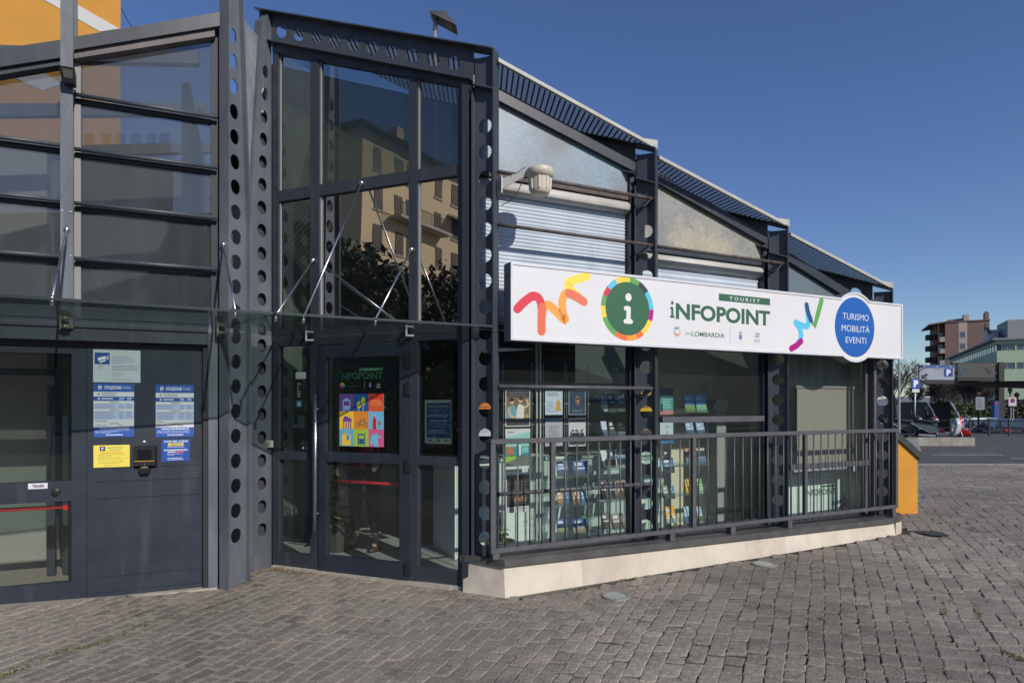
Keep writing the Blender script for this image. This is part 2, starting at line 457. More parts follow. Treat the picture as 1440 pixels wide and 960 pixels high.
def bed_mat():
    m = bpy.data.materials.new('joint_sand'); m.use_nodes = True
    nt = m.node_tree; b = nt.nodes['Principled BSDF']; b.inputs['Roughness'].default_value = .95
    g = nt.nodes.new('ShaderNodeNewGeometry'); sx = nt.nodes.new('ShaderNodeSeparateXYZ')
    nt.links.new(g.outputs['Position'], sx.inputs[0])
    n = nt.nodes.new('ShaderNodeTexNoise'); n.inputs['Scale'].default_value = 1.3; n.inputs['Detail'].default_value = 8
    nt.links.new(g.outputs['Position'], n.inputs['Vector'])
    a = nt.nodes.new('ShaderNodeMath'); a.operation = 'MULTIPLY_ADD'; a.inputs[1].default_value = 3.2
    nt.links.new(n.outputs[0], a.inputs[0]); nt.links.new(sx.outputs['X'], a.inputs[2])
    r = nt.nodes.new('ShaderNodeMapRange'); r.inputs['From Min'].default_value = .4; r.inputs['From Max'].default_value = 3.0
    nt.links.new(a.outputs[0], r.inputs[0])
    mx = nt.nodes.new('ShaderNodeMix'); mx.data_type = 'RGBA'
    mx.inputs[6].default_value = (.27, .24, .20, 1); mx.inputs[7].default_value = (.030, .028, .026, 1)
    nt.links.new(r.outputs[0], mx.inputs[0]); nt.links.new(mx.outputs[2], b.inputs['Base Color'])
    return m
BED = bed_mat()
def farsett_mat():
    m = bpy.data.materials.new('distant_sett_paving'); m.use_nodes = True
    nt = m.node_tree; b = nt.nodes['Principled BSDF']; b.inputs['Roughness'].default_value = .85
    g = nt.nodes.new('ShaderNodeNewGeometry')
    mp = nt.nodes.new('ShaderNodeMapping'); mp.inputs['Rotation'].default_value = (0, 0, radians(-62))
    nt.links.new(g.outputs['Position'], mp.inputs[0])
    br = nt.nodes.new('ShaderNodeTexBrick'); br.inputs['Scale'].default_value = 1.0
    br.inputs['Brick Width'].default_value = .16; br.inputs['Row Height'].default_value = .125; br.inputs['Mortar Size'].default_value = .012
    br.inputs['Color1'].default_value = (.20, .185, .165, 1); br.inputs['Color2'].default_value = (.15, .14, .127, 1); br.inputs['Mortar'].default_value = (.035, .033, .03, 1)
    n = nt.nodes.new('ShaderNodeTexNoise'); n.inputs['Scale'].default_value = .8; n.inputs['Detail'].default_value = 6
    nt.links.new(g.outputs['Position'], n.inputs['Vector'])
    r = nt.nodes.new('ShaderNodeMapRange'); r.inputs['To Min'].default_value = .75; r.inputs['To Max'].default_value = 1.25
    nt.links.new(n.outputs[0], r.inputs[0])
    wp = nt.nodes.new('ShaderNodeVectorMath'); wp.operation = 'MULTIPLY_ADD'; wp.inputs[1].default_value = (.25, .25, 0)
    nt.links.new(n.outputs['Color'], wp.inputs[0]); nt.links.new(mp.outputs[0], wp.inputs[2]); nt.links.new(wp.outputs[0], br.inputs['Vector'])
    mx = nt.nodes.new('ShaderNodeVectorMath'); mx.operation = 'MULTIPLY'
    nt.links.new(br.outputs[0], mx.inputs[0]); nt.links.new(r.outputs[0], mx.inputs[1]); nt.links.new(mx.outputs[0], b.inputs['Base Color'])
    bp = nt.nodes.new('ShaderNodeBump'); bp.inputs['Distance'].default_value = .01; bp.inputs['Strength'].default_value = .8
    nt.links.new(br.outputs['Fac'], bp.inputs['Height']); bp.invert = True; nt.links.new(bp.outputs[0], b.inputs['Normal'])
    return m
FARSETT = farsett_mat()
ASPH = mat('asphalt', (.075, .073, .072), .9, noise_amt=.25, noise_scale=.9, bump=.4, bump_scale=90)
GROUNDM = mat('far_ground', (.09, .088, .082), .95, noise_amt=.2, noise_scale=.1)

# the far ground, one sheet to the horizon
mb = MB(); mb.face([(-900, -900, -1.2), (900, -900, -1.2), (900, 1500, -1.2), (-900, 1500, -1.2)])
struct('ground', mb, GROUNDM)

def sheet(mb, x0, x1, y0, y1, nx, ny, dz, gf=ground):
    v = []; f = []
    for j in range(ny + 1):
        for i in range(nx + 1):
            x = x0 + (x1 - x0) * i / nx; y = y0 + (y1 - y0) * j / ny
            v.append((x, y, gf(x, y) + dz))
    for j in range(ny):
        for i in range(nx):
            a = j * (nx + 1) + i; f.append((a, a + 1, a + nx + 2, a + nx + 1))
    mb.poly(v, f)
YR = 15.6
NEAR_X0, NEAR_X1, NEAR_Y0, NEAR_Y1 = -7.5, 14.4, 2.6, 15.45
mb = MB(); sheet(mb, NEAR_X0, NEAR_X1, NEAR_Y0, NEAR_Y1, 90, 50, 0, gf=lambda x, y: ground(x, y) - .0045 - .0095 * min(max((x + .2) / 3.0, 0), 1))
pave = struct('pavement', mb, BED)
mb = MB()
sheet(mb, -40, NEAR_X0, -40, YR, 30, 20, -.004); sheet(mb, NEAR_X0, NEAR_X1, -40, NEAR_Y0, 40, 20, -.004)
sheet(mb, NEAR_X1, 60, -40, YR, 20, 20, -.004); sheet(mb, NEAR_X0, NEAR_X1, NEAR_Y1, YR, 40, 6, -.004)
pave.part('outer_paving', mb, FARSETT, kind='structure')
mb = MB(); sheet(mb, -60, 120, YR, 32, 60, 6, -.006); sheet(mb, -60, 120, 32, 48, 90, 24, -.006, road_h); sheet(mb, -60, 120, 48, 160, 40, 20, -.006)
road = struct('road', mb, ASPH)
mb = MB()
KER = mat('kerb_stone', (.28, .27, .26), .8, noise_amt=.15, noise_scale=8)
x = -10.0
while x < 40:
    mb.box(x, x + .98, YR - .09, YR + .09, -.05, ground(x, YR) + .012); x += 1.0
struct('flush_kerb', mb, KER)

# ---- the setts
srnd = random.Random(11)
def inside_building(x, y, m=.0):
    s, t = R.inv(x, y)
    if s > -.05 and t > -.17 - m: return s < 5.62 and t < 6
    s, t = C.inv(x, y)
    if s <= .1 and t > -.01 - m and s > -2.6: return True
    s, t = L.inv(x, y)
    if s < .03 and t > .045 - m: return True
    s2, t2 = C.inv(x, y)
    if s2 < -2.33 and t2 > -.3 and s > .35: return True
    return False
setts = []
x0 = -9.5
TINTS = [(.272, .240, .202), (.285, .252, .210), (.252, .224, .190), (.260, .232, .198), (.295, .260, .216), (.236, .212, .182)]
while x0 < 12.4:
    phi = radians(min(max(21.5 + x0 * 1.5, 13), 33))
    roww = (srnd.uniform(.094, .108) if x0 < 1.2 else srnd.uniform(.104, .122)) / cos(phi)
    phi2 = radians(min(max(21.5 + (x0 + roww) * 1.5, 13), 33))
    y = 3.0 + srnd.uniform(-.15, 0)
    def edge(xx, ph, yy):
        return xx + tan(ph) * (yy - 5.0) + .035 * sin(yy * .9 + xx * .7) + .022 * noise.noise(Vector((xx * 3.0, yy * 1.6, 2.0)))
    while y < NEAR_Y1:
        ln = srnd.choice([.10, .12, .13, .14, .15, .17]) * srnd.uniform(.92, 1.1)
        ya, yb = y, y + ln
        y = yb
        sk = [srnd.uniform(-.014, .014) for _ in range(4)]
        c = [(edge(x0, phi, ya + sk[0]), ya + sk[0]), (edge(x0 + roww, phi2, ya + sk[1]), ya + sk[1]), (edge(x0 + roww, phi2, yb + sk[2]), yb + sk[2]), (edge(x0, phi, yb + sk[3]), yb + sk[3])]
        # cross joints run square to the row
        sh = tan(phi) * roww * .55
        c = [(c[0][0], c[0][1] + sh / 2), (c[1][0], c[1][1] - sh / 2), (c[2][0], c[2][1] - sh / 2), (c[3][0], c[3][1] + sh / 2)]
        mx_ = sum(p[0] for p in c) / 4; my_ = sum(p[1] for p in c) / 4
        if not (NEAR_X0 < mx_ < NEAR_X1 and 3.0 < my_ < NEAR_Y1): continue
        if abs(mx_) / my_ > .98 and not (mx_ > 0 and my_ > 6): continue
        if inside_building(mx_, my_, .03): continue
        setts.append((mx_, my_, c))
    x0 += roww
def sett_geo(mb, cx_, cy_, c, base=(0, 0, 0)):
    g = (srnd.uniform(.004, .008) if srnd.random() < .85 else srnd.uniform(.008, .014)) * (.95 if cx_ < 1 else 1.12)
    z = ground(cx_, cy_) + srnd.uniform(-.004, .005); tx, ty = srnd.uniform(-.03, .03), srnd.uniform(-.03, .03)
    lo = []; mid = []; top = []
    pts = []
    for i in range(4):
        a, b = c[i], c[(i + 1) % 4]
        pts.append(a); pts.append(((a[0] + b[0]) / 2 + srnd.uniform(-.004, .004), (a[1] + b[1]) / 2 + srnd.uniform(-.004, .004)))
    for i, (x, y) in enumerate(pts):
        dx, dy = cx_ - x, cy_ - y; l = hypot(dx, dy)
        cut = (g * .85 if i in (3, 7) else g * .28 if i in (1, 5) else g * .55) + (.004 if i % 2 == 0 else 0)
        q = (x + dx / l * cut, y + dy / l * cut); lo.append(q)
        e = cut + .0028; mid.append((x + dx / l * e, y + dy / l * e))
        e = cut + .011; top.append((x + dx / l * e, y + dy / l * e))
    zf = lambda x, y: z + tx * (x - cx_) + ty * (y - cy_)
    v = [(x, y, z - .03) for x, y in lo] + [(x, y, zf(x, y) - .0035) for x, y in mid] + [(x, y, zf(x, y)) for x, y in top]
    f = []
    for k in range(8):
        j = (k + 1) % 8
        f += [(k, j, 8 + j, 8 + k), (8 + k, 8 + j, 16 + j, 16 + k)]
    f.append(tuple(range(16, 24)))
    t = srnd.choice(TINTS); k = srnd.uniform(.80, .98)
    big = 1 + .22 * noise.noise(Vector((cx_ * .7, cy_ * .7, 5)))
    mb.poly(v, f, tuple(q * k * big * .92 for q in t))
vis = [q for q in setts if abs(q[0]) / q[1] < .83 and q[1] > 3.62]
vis.sort(key=lambda q: q[1] + abs(q[0]) * .12)
near = set(id(q) for q in vis[:295])
rest = MB()
for q in setts:
    if id(q) in near:
        m1 = MB(); sett_geo(m1, q[0], q[1], q[2])
        pave.part('sett', m1, SETT, loc=(q[0], q[1], 0))
    else: sett_geo(rest, q[0], q[1], q[2])
pave.part('sett_field', rest, SETT, kind='stuff')

# ================================================================== TOURIST OFFICE
SC = [0.0, 1.70, 3.486, 5.258]                    # column places along R
TOPH = [4.585, 4.055, 3.525, 2.995]
office = Thing('tourist_office', 'dark steel and glass tourist office with sloping perforated roof edge and glazed entrance', 'building', R, (0, 0, 0))
# helper: world-> office-local; all office parts are written in R coordinates, so C-frame geometry is converted
class MBX(MB):
    """builder whose points are given in another frame and stored in R coordinates"""
    def __init__(s, F, T=R):
        super().__init__(); s.FF = F; s.TT = T
    def conv(s):
        out = []
        for (a, b, h) in s.v:
            w = s.FF.w(a, b); q = s.TT.inv(w.x, w.y); out.append((q[0], q[1], h))
        s.v = out; return s
def opart(name, mb, mats, **k):
    if isinstance(mb, MBX): mb.conv()
    return office.part(name, mb, mats, **k)

def column(i, foot, name='column'):
    F = Frame(R.w(SC[i], 0).xy, C.a)
    top = TOPH[i]
    bigcap = top - .30 if i else top - .32
    m = MBX(F)
    hs = []
    pitch = .2195
    h = top - (.62 if i == 0 else .78 if i < 3 else .70)
    while h > foot + .12: hs.append((-.098, h)); h -= pitch
    m.holed(lambda a, b, t: (a, t, b), -.19, -.006, foot, top - .34, hs, .062, -.005, .005, seg=5)
    col_ = opart(name, m, STEEL)
    for (a, b) in ((-.006, .006), (-.202, -.190)):
        m = MBX(F); m.box(a, b, -.056, .056, foot, top if a > -.1 else top - .34)
        opart('flange', m, STEEL, parent=col_)
    m = MBX(F)   # head block: web without holes, stiffener plates
    m.box(-.19, -.006, -.005, .005, top - .34, top - .03 + .0)
    m.hexa([(-.19, -.07, top - .345 + .07), (-.006, -.07, top - .345), (-.006, .07, top - .345), (-.19, .07, top - .345 + .07), (-.19, -.07, top - .333 + .07), (-.006, -.07, top - .333), (-.006, .07, top - .333), (-.19, .07, top - .333 + .07)])
    opart('head_plate', m, STEEL, parent=col_)
    # rounded shadow plate low on the web
    return F
SL = .362
def rafter(i, F, length, holes):
    top = TOPH[i]
    z = lambda a: top - SL * a
    m = MBX(F)
    fm = lambda a, b, t: (a, t, b + z(a))
    hs = [(a, -.165) for a in holes]
    m.holed(fm, -length, -.203, -.29, -.012, hs, .063 if i == 0 else .062, -.005, .005, seg=5)
    web = opart('rafter', m, STEEL)
    m = MBX(F)
    for (b0, b1) in ((-.012, 0), (-.302, -.29)):
        a0, a1 = -length, (-.0065 if b0 > -.1 else -.203)
        m.hexa([(a0, -.073, b0 + z(a0)), (a1, -.073, b0 + z(a1)), (a1, .073, b0 + z(a1)), (a0, .073, b0 + z(a0)),
                (a0, -.073, b1 + z(a0)), (a1, -.073, b1 + z(a1)), (a1, .073, b1 + z(a1)), (a0, .073, b1 + z(a0))])
    opart('rafter_flange', m, STEEL, parent=web)
    return web
CF = []
FOOT = [.30, .27, .24, .22]
for i in range(4):
    F = column(i, FOOT[i]); CF.append(F)
# entrance beam: holes in pairs as in the perforated beam over the door
def ch(x, y): return C.at(x, y)[0]
hx = [396, 420, 445, 470.5, 496.5, 523.5, 551.4, 579.8, 609, 638.5]
rafter(0, CF[0], 2.55, [ch(x, 60) for x in hx])
for i in (1, 2, 3):
    rafter(i, CF[i], 2.2, [-.38 - .2 * k for k in range(8)])

# roof grating, one panel per bay, with its edge trim in a sunlit tone
G_in = .213
for i in range(3):
    sa, sb = SC[i] + .014, SC[i + 1]
    za = TOPH[i] - .085; zb = TOPH[i + 1] - .0
    ez = lambda s: za + (zb - za) * (s - sa) / (sb - sa)
    m = MB()
    # slats run away from the viewer; in R coordinates direction of world (-.05,1)
    wd = Vector((-.05, 1.0)).normalized()
    ds, dt = wd.dot(R.d), wd.dot(R.n)
    cl = (C.d.dot(R.d), C.d.dot(R.n))             # rafter direction in R coords
    LEN = 2.45 if i == 0 else 1.3                                     # depth of the grating along the rafters
    def inpar(s, t):
        # coordinates: s = sa + u + v*(-cl0), t = -v*cl1*(-1)
        v = t / (-cl[1]); u = s + v * cl[0]
        return u, v
    def zz(s, t):
        u, v = inpar(s, t)
        return ez(u) + SL * v
    sp = .052
    n = 0
    s = sa - LEN
    # clip each line start..end inside the parallelogram by stepping
    def clip(p0, d, step=.02, N=220):
        best = None
        for k in range(N):
            q = (p0[0] + d[0] * step * k, p0[1] + d[1] * step * k)
            u, v = inpar(*q)
            ok = sa + .01 <= u <= sb - .01 and 0 <= v <= LEN
            if ok:
                if best is None: best = [q, q]
                best[1] = q
            elif best: break
        return best
    def bar(q0, q1, w, z0, z1):
        d = Vector((q1[0] - q0[0], q1[1] - q0[1]))
        if d.length < .03: return
        nn = Vector((-d.y, d.x)).normalized() * w / 2
        a, b = Vector(q0), Vector(q1)
        za_, zb_ = zz(*q0), zz(*q1)
        P = [(a - nn, za_), (b - nn, zb_), (b + nn, zb_), (a + nn, za_)]
        m.hexa([(p.x, p.y, z + z0) for p, z in P] + [(p.x, p.y, z + z1) for p, z in P])
    k0 = sa - 2.6
    while k0 < sb + .1:
        c = clip((k0, 0.0), (ds, dt))
        if c is None:
            # line may enter later
            for off in range(1, 120):
                u, v = inpar(k0 + ds * off * .02, dt * off * .02)
                if sa + .01 <= u <= sb - .01 and 0 <= v <= LEN:
                    c = clip((k0 + ds * off * .02, dt * off * .02), (ds, dt)); break
        if c: bar(c[0], c[1], .015, -.005, .0)
        k0 += sp
    # cross bars along R direction
    t = .02
    while t < LEN * abs(cl[1]) - .001:
        v = t / (-cl[1])
        s0, s1 = sa + .01 - v * cl[0], sb - .01 - v * cl[0]
        bar((s0, t), (s1, t), .009, -.004, -.0005)
        t += .034
    gpt = opart('roof_grating', m, GRATE, kind='stuff')
    m = MB()
    m.hexa([(sa, -.03, ez(sa) - .012), (sb - .01, -.03, ez(sb) - .012), (sb - .01, .012, ez(sb) - .004), (sa, .012, ez(sa) - .004),
            (sa, -.03, ez(sa) + .020), (sb - .01, -.03, ez(sb) + .020), (sb - .01, .012, ez(sb) + .024), (sa, .012, ez(sa) + .024)])
    # turned-down end flap by the next column
    m.hexa([(sb - .20, .0, ez(sb - .2) + .02), (sb - .01, -.03, ez(sb) + .018), (sb - .01, .05, ez(sb) + .03), (sb - .20, .05, ez(sb - .2) + .03),
            (sb - .20, .0, ez(sb - .2) + .024), (sb - .01, -.03, ez(sb) + .075), (sb - .01, .05, ez(sb) + .085), (sb - .20, .05, ez(sb - .2) + .034)])
    opart('roof_edge_trim', m, TRIM)

# ---- glazed bays on R
def stained(name, base, spot, spotamt, scale, wash=None):
    m = mat(name, base, .38, noise_amt=.16, noise_scale=3.0, spec=.6)
    nt = m.node_tree; b = nt.nodes['Principled BSDF']
    src = b.inputs['Base Color'].links[0].from_socket
    tc = nt.nodes.new('ShaderNodeTexCoord')
    n = nt.nodes.new('ShaderNodeTexNoise'); n.inputs['Scale'].default_value = 1.1; n.inputs['Detail'].default_value = 3
    nt.links.new(tc.outputs['Object'], n.inputs['Vector'])
    vo = nt.nodes.new('ShaderNodeTexVoronoi'); vo.inputs['Scale'].default_value = scale; vo.inputs['Randomness'].default_value = 1
    nt.links.new(tc.outputs['Object'], vo.inputs['Vector'])
    r = nt.nodes.new('ShaderNodeMapRange'); r.inputs['From Min'].default_value = .16; r.inputs['From Max'].default_value = .24; r.inputs['To Min'].default_value = 1; r.inputs['To Max'].default_value = 0
    nt.links.new(vo.outputs['Distance'], r.inputs[0])
    r2 = nt.nodes.new('ShaderNodeMapRange'); r2.inputs['From Min'].default_value = .46; r2.inputs['From Max'].default_value = .6
    nt.links.new(n.outputs[0], r2.inputs[0])
    ml = nt.nodes.new('ShaderNodeMath'); ml.operation = 'MULTIPLY'; nt.links.new(r.outputs[0], ml.inputs[0]); nt.links.new(r2.outputs[0], ml.inputs[1])
    ml2 = nt.nodes.new('ShaderNodeMath'); ml2.operation = 'MULTIPLY'; ml2.inputs[1].default_value = spotamt; nt.links.new(ml.outputs[0], ml2.inputs[0])
    mx = nt.nodes.new('ShaderNodeMix'); mx.data_type = 'RGBA'; mx.inputs[7].default_value = (*spot, 1)
    nt.links.new(ml2.outputs[0], mx.inputs[0]); nt.links.new(src, mx.inputs[6])
    last = mx.outputs[2]
    if wash:
        mx2 = nt.nodes.new('ShaderNodeMix'); mx2.data_type = 'RGBA'; mx2.inputs[7].default_value = (*wash, 1)
        r3 = nt.nodes.new('ShaderNodeMapRange'); r3.inputs['From Min'].default_value = .42; r3.inputs['From Max'].default_value = .62; r3.inputs['To Max'].default_value = .75
        n3 = nt.nodes.new('ShaderNodeTexNoise'); n3.inputs['Scale'].default_value = 2.2; n3.inputs['Detail'].default_value = 5
        nt.links.new(tc.outputs['Object'], n3.inputs['Vector']); nt.links.new(n3.outputs[0], r3.inputs[0])
        nt.links.new(r3.outputs[0], mx2.inputs[0]); nt.links.new(last, mx2.inputs[6]); last = mx2.outputs[2]
    nt.links.new(last, b.inputs['Base Color'])
    return m
ST1 = stained('fogged_pane_blue', (.185, .20, .225), (.50, .49, .47), .9, 24, (.22, .31, .38))
ST2 = stained('fogged_pane_beige', (.25, .25, .235), (.10, .12, .15), 1.0, 10, (.42, .38, .26))
for m_, sc_ in ((ST1, 60), (ST2, 34)):       # fine crystalline mottling of the fogged sheet
    nt_ = m_.node_tree; b_ = nt_.nodes['Principled BSDF']; s_ = b_.inputs['Base Color'].links[0].from_socket
    tc_ = nt_.nodes.new('ShaderNodeTexCoord'); n_ = nt_.nodes.new('ShaderNodeTexNoise'); n_.inputs['Scale'].default_value = sc_; n_.inputs['Detail'].default_value = 6; n_.inputs['Roughness'].default_value = .75
    nt_.links.new(tc_.outputs['Object'], n_.inputs['Vector']); r_ = nt_.nodes.new('ShaderNodeMapRange'); r_.inputs['From Min'].default_value = .35; r_.inputs['From Max'].default_value = .68; r_.inputs['To Min'].default_value = .84; r_.inputs['To Max'].default_value = 1.26
    nt_.links.new(n_.outputs[0], r_.inputs[0]); v_ = nt_.nodes.new('ShaderNodeVectorMath'); v_.operation = 'MULTIPLY'; nt_.links.new(s_, v_.inputs[0]); nt_.links.new(r_.outputs[0], v_.inputs[1]); nt_.links.new(v_.outputs[0], b_.inputs['Base Color'])
ST3 = stained('fogged_pane_grey', (.13, .17, .19), (.2, .22, .22), .4, 12)
RIB = mat('white_ribbed_shutter', (.50, .57, .65), .4, noise_amt=.10, noise_scale=3, stretch=(1, 1, .4))
BLINDBOX = mat('white_blind_box', (.50, .49, .46), .5, noise_amt=.1)
RUSTY = mat('rusted_dark_tube', (.085, .068, .060), .7, noise_amt=.6, noise_scale=9)
TG = .195
heads = [((701, 146), (887, 243)), ((930, 264), (1072, 344)), ((1110, 372), (1215, 437))]   # lower edge of each sloping head frame
wid = [.155, .15, .15]
pane_px = [(701, 887), (928, 1072), (1109, 1222)]
for i in range(3):
    (xa, ya), (xb, yb) = heads[i]
    a = R.at(xa, ya, TG); b = R.at(xb, yb, TG)
    k = (b[1] - a[1]) / (b[0] - a[0])
    s0 = SC[i] - (.147 if i else .145); s1 = SC[i + 1] - .15
    z = lambda s: a[1] + k * (s - a[0])
    m = MB()
    hw = [.105, .10, .10][i]
    m.hexa([(s0, TG - .05, z(s0)), (s1, TG - .05, z(s1)), (s1, TG + .05, z(s1)), (s0, TG + .05, z(s0)),
            (s0, TG - .05, z(s0) + hw), (s1, TG - .05, z(s1) + hw), (s1, TG + .05, z(s1) + hw), (s0, TG + .05, z(s0) + hw)])
    # joint collars in the head frame
    for q in (.55, .72):
        sq = s0 + (s1 - s0) * q
        m.box(sq, sq + .006, TG - .052, TG + .02, z(sq) + .004, z(sq) + hw - .002)
    opart('head_frame', m, ALU)
    # inner roof sheet behind the head frame
    if i == 0:
        zr = R.at(701, 240, TG)[1]
    # triangular pane under the head
    low_px = [((701, 246), (887, 274)), ((928, 352), (1072, 366)), None][i]
    sill = .34
    # side stiles
    m = MB(); m.box(s1 - .045, s1, TG - .04, TG + .04, sill, z(s1)); m.box(s0 + .0, s0 + .04, TG - .02, TG + .04, sill, z(s0))
    opart('stile', m, ALU)
    if low_px:
        (c1, d1), (c2, d2) = low_px
        h1 = R.at(c1, d1, TG)[1]; h2 = R.at(c2, d2, TG)[1]; hl = (h1 + h2) / 2
    else: hl = 2.5
    m = MB(); m.slab([(s0 + .04, hl), (s1 - .045, hl), (s1 - .045, z(s1 - .045)), (s0 + .04, z(s0 + .04))], TG, TG + .006)
    opart('upper_pane', m, [ST1, ST2, ST3][i])
    if low_px:
        m = MB(); m.box(s0 + .04, s1 - .045, TG - .02, TG + .05, hl - .045, hl); opart('transom', m, ALU if i else RUSTY)
        m = MB()
        m.tube([(s0 + .03, TG + .02, hl - .12), (s1 - .045, TG + .02, hl - .12)], .062, 14)
        opart('blind_box', m, BLINDBOX, smooth=True)
        # ribbed shutter: real ribs
        m = MB(); hb, ht = 2.25, hl - .185
        pitch = .033 if i == 0 else .052; n = int((ht - hb) / pitch); v = []
        prof = []
        for q in range(n * 4 + 1):
            hh = ht - (ht - hb) * q / (n * 4); prof.append((hh, .0045 * cos(q * pi / 2)))
        vv = []; ff = []
        for (hh, dt_) in prof:
            vv += [(s0 + .045, TG + .03 + dt_, hh), (s1 - .05, TG + .03 + dt_, hh)]
        for q in range(len(prof) - 1): ff.append((2 * q, 2 * q + 1, 2 * q + 3, 2 * q + 2))
        m.poly(vv, ff); opart('ribbed_shutter', m, RIB, kind='stuff')
    # display glass below the sign
    m = MB(); m.box(s0 + .04, s1 - .045, TG + .0, TG + .006, sill, 2.26 if low_px else 2.46); opart('shop_window', m, GLASSR)
    m = MB(); m.box(s0 + .04, s1 - .045, TG - .03, TG + .04, 2.26 if low_px else 2.46, 2.30 if low_px else 2.5); opart('transom', m, ALU)
weather(RIB, (.30, .26, .22), .35, 3)
# tubes across the bays, on the outer line
def tubepx(x0_, y0_, x1_, y1_, r, mt, t=-.0, name='cross_tube'):
    a = R.at(x0_, y0_, t); b = R.at(x1_, y1_, t); h = (a[1] + b[1]) / 2
    m = MB(); m.tube([(a[0], t, h), (b[0], t, h)], r, 10)
    o = opart(name, m, mt, smooth=True)
    m = MB(); m.hexa([(b[0] - .10, t + .0, h - .085), (b[0] - .085, t + .0, h - .085), (b[0] - .085, t + .09, h - .085), (b[0] - .10, t + .09, h - .085),
                      (b[0] - .03, t - .01, h - .01), (b[0] - .012, t - .01, h - .01), (b[0] - .012, t + .09, h - .01), (b[0] - .03, t + .09, h - .01)])
    opart('tube_bracket', m, STEEL, parent=o)
tubepx(701, 243, 917, 278, .017, RUSTY)
tubepx(701, 319, 917, 342, .017, RUSTY)
tubepx(701, 542, 919, 547, .018, RAILM)
tubepx(701, 693, 919, 681, .018, RAILM)
tubepx(926, 349, 1101, 368, .016, RUSTY)
m = MB(); a = R.at(930, 590, .03); b = R.at(1073, 588, .03)
m.box(a[0], b[0], .01, .06, a[1] - .028, a[1] + .028); opart('handrail_bar', m, RAILM)
m = MB(); a = R.at(1112, 657, .10); b = R.at(1224, 652, .10)
m.box(a[0], b[0] + .02, .09, .13, a[1] - .03, a[1] + .03); m.box(b[0] - .03, b[0] + .02, .088, .13, a[1] + .03, a[1] + 1.2); opart('inner_rail', m, RAILM)
# end bay posts beyond the last pane
s4 = SC[3]
m = MB(); m.box(s4 - .34, s4 - .30, .10, .14, .25, 2.75); m.box(s4 - .27, s4 - .225, .04, .12, .25, 2.85); opart('end_post', m, RAILM)

# ---- plinth, sill
STONE = mat('cream_plinth_stone', (.60, .545, .46), .7, noise_amt=.12, noise_scale=3.5, bump=.15, bump_scale=30)
STONE2 = mat('greyer_plinth_stone', (.55, .485, .41), .7, noise_amt=.18, noise_scale=5, bump=.15, bump_scale=30)
CAP = mat('dark_stone_sill', (.075, .075, .075), .5, noise_amt=.35, noise_scale=5, bump=.1); weather(CAP, (.2, .185, .165), .6, 3)
weather(STONE, (.36, .28, .20), .42, 5); weather(STONE2, (.34, .27, .2), .5, 5)
# outline of the plinth on plan in R coordinates: starts on the C face, turns the corner, ends in a curve
def capin(off):
    cs = R.inv(*C.w(-.395, -off).xy)
    p = [cs]
    p.append((-.10 - off * .2, -.13 - off))
    p.append((.0, -.135 - off))
    return p
cb = [.255, .205]
def plinth_h(s): return .255 - (.255 - .20) * max(0, s) / 5.3
joints = [.02, .78, 1.42, 2.08, 2.74, 3.30, 3.86, 4.42, 4.98, 5.12]
pl = None
def slabq(sa, sb, t_top, t_bot, mt, name='plinth_stone'):
    m = MB(); g = .0006
    za, zb = plinth_h(sa), plinth_h(sb)
    m.hexa([(sa + g, t_bot, -.05), (sb - g, t_bot, -.05), (sb - g, .1, -.05), (sa + g, .1, -.05),
            (sa + g, t_top, za), (sb - g, t_top, zb), (sb - g, .1, zb), (sa + g, .1, za)])
    return opart(name, m, mt)
for q in range(len(joints) - 1):
    slabq(joints[q], joints[q + 1], -.115, -.15, STONE if q % 3 != 1 else STONE2)
# C side stone (in the shade side), battered
c0 = C.at(650, 790, 0)[0]
corner_top = (.022, -.115); corner_bot = (.022, -.152)
A_t = R.inv(*C.w(C.at(652.5, 800, -.04)[0], -.04).xy); A_b = R.inv(*C.w(C.at(650.5, 838, -.07)[0], -.07).xy)
m = MB()
m.hexa([(A_b[0], A_b[1], -.05), (corner_bot[0], corner_bot[1], -.05), (corner_bot[0], .15, -.05), (A_b[0] + .1, .2, -.05),
        (A_t[0], A_t[1], .255), (corner_top[0], corner_top[1], .255), (corner_top[0], .15, .255), (A_t[0] + .1, .2, .255)])
opart('plinth_stone', m, STONE2)
# sill slab on top
def sill(poly, z0f, z1f, name='sill_slab'):
    m = MB(); n = len(poly)
    v = [(a, b, z0f(a)) for a, b in poly] + [(a, b, z1f(a)) for a, b in poly]
    m.poly(v, [tuple(range(n - 1, -1, -1)), tuple(range(n, 2 * n))] + [(i, (i + 1) % n, (i + 1) % n + n, i + n) for i in range(n)])
    return opart(name, m, CAP)
z0f = lambda s: plinth_h(s) + .001
z1f = lambda s: plinth_h(s) + .058
Aq = R.inv(*C.w(C.at(647, 790, -.05)[0], -.05).xy)
edges = [1.55, 3.3]
sill([Aq, (.012, -.155), (edges[0] - .0015, -.155), (edges[0] - .0015, TG + .02), (-.12, TG + .0)], z0f, z1f)
sill([(edges[0] + .0015, -.155), (edges[1] - .0015, -.155), (edges[1] - .0015, TG + .02), (edges[0] + .0015, TG + .02)], z0f, z1f)
sill([(edges[1] + .0015, -.155), (5.05, -.155), (5.22, -.13), (5.38, -.06), (5.50, .06), (5.56, .2), (5.56, .5), (4.9, .5), (4.9, TG + .02), (edges[1] + .0015, TG + .02)], z0f, z1f)
m = MB(); m.box(-.0, 5.12, TG - .04, TG + .05, .26, .345); opart('bottom_frame', m, ALU)
# end of plinth: short curved stones
m = MB(); m.prism([(5.12, -.14), (5.26, -.11), (5.40, -.03), (5.52, .1), (5.56, .3), (5.1, .3)], -.05, .198); opart('plinth_stone', m, STONE2)

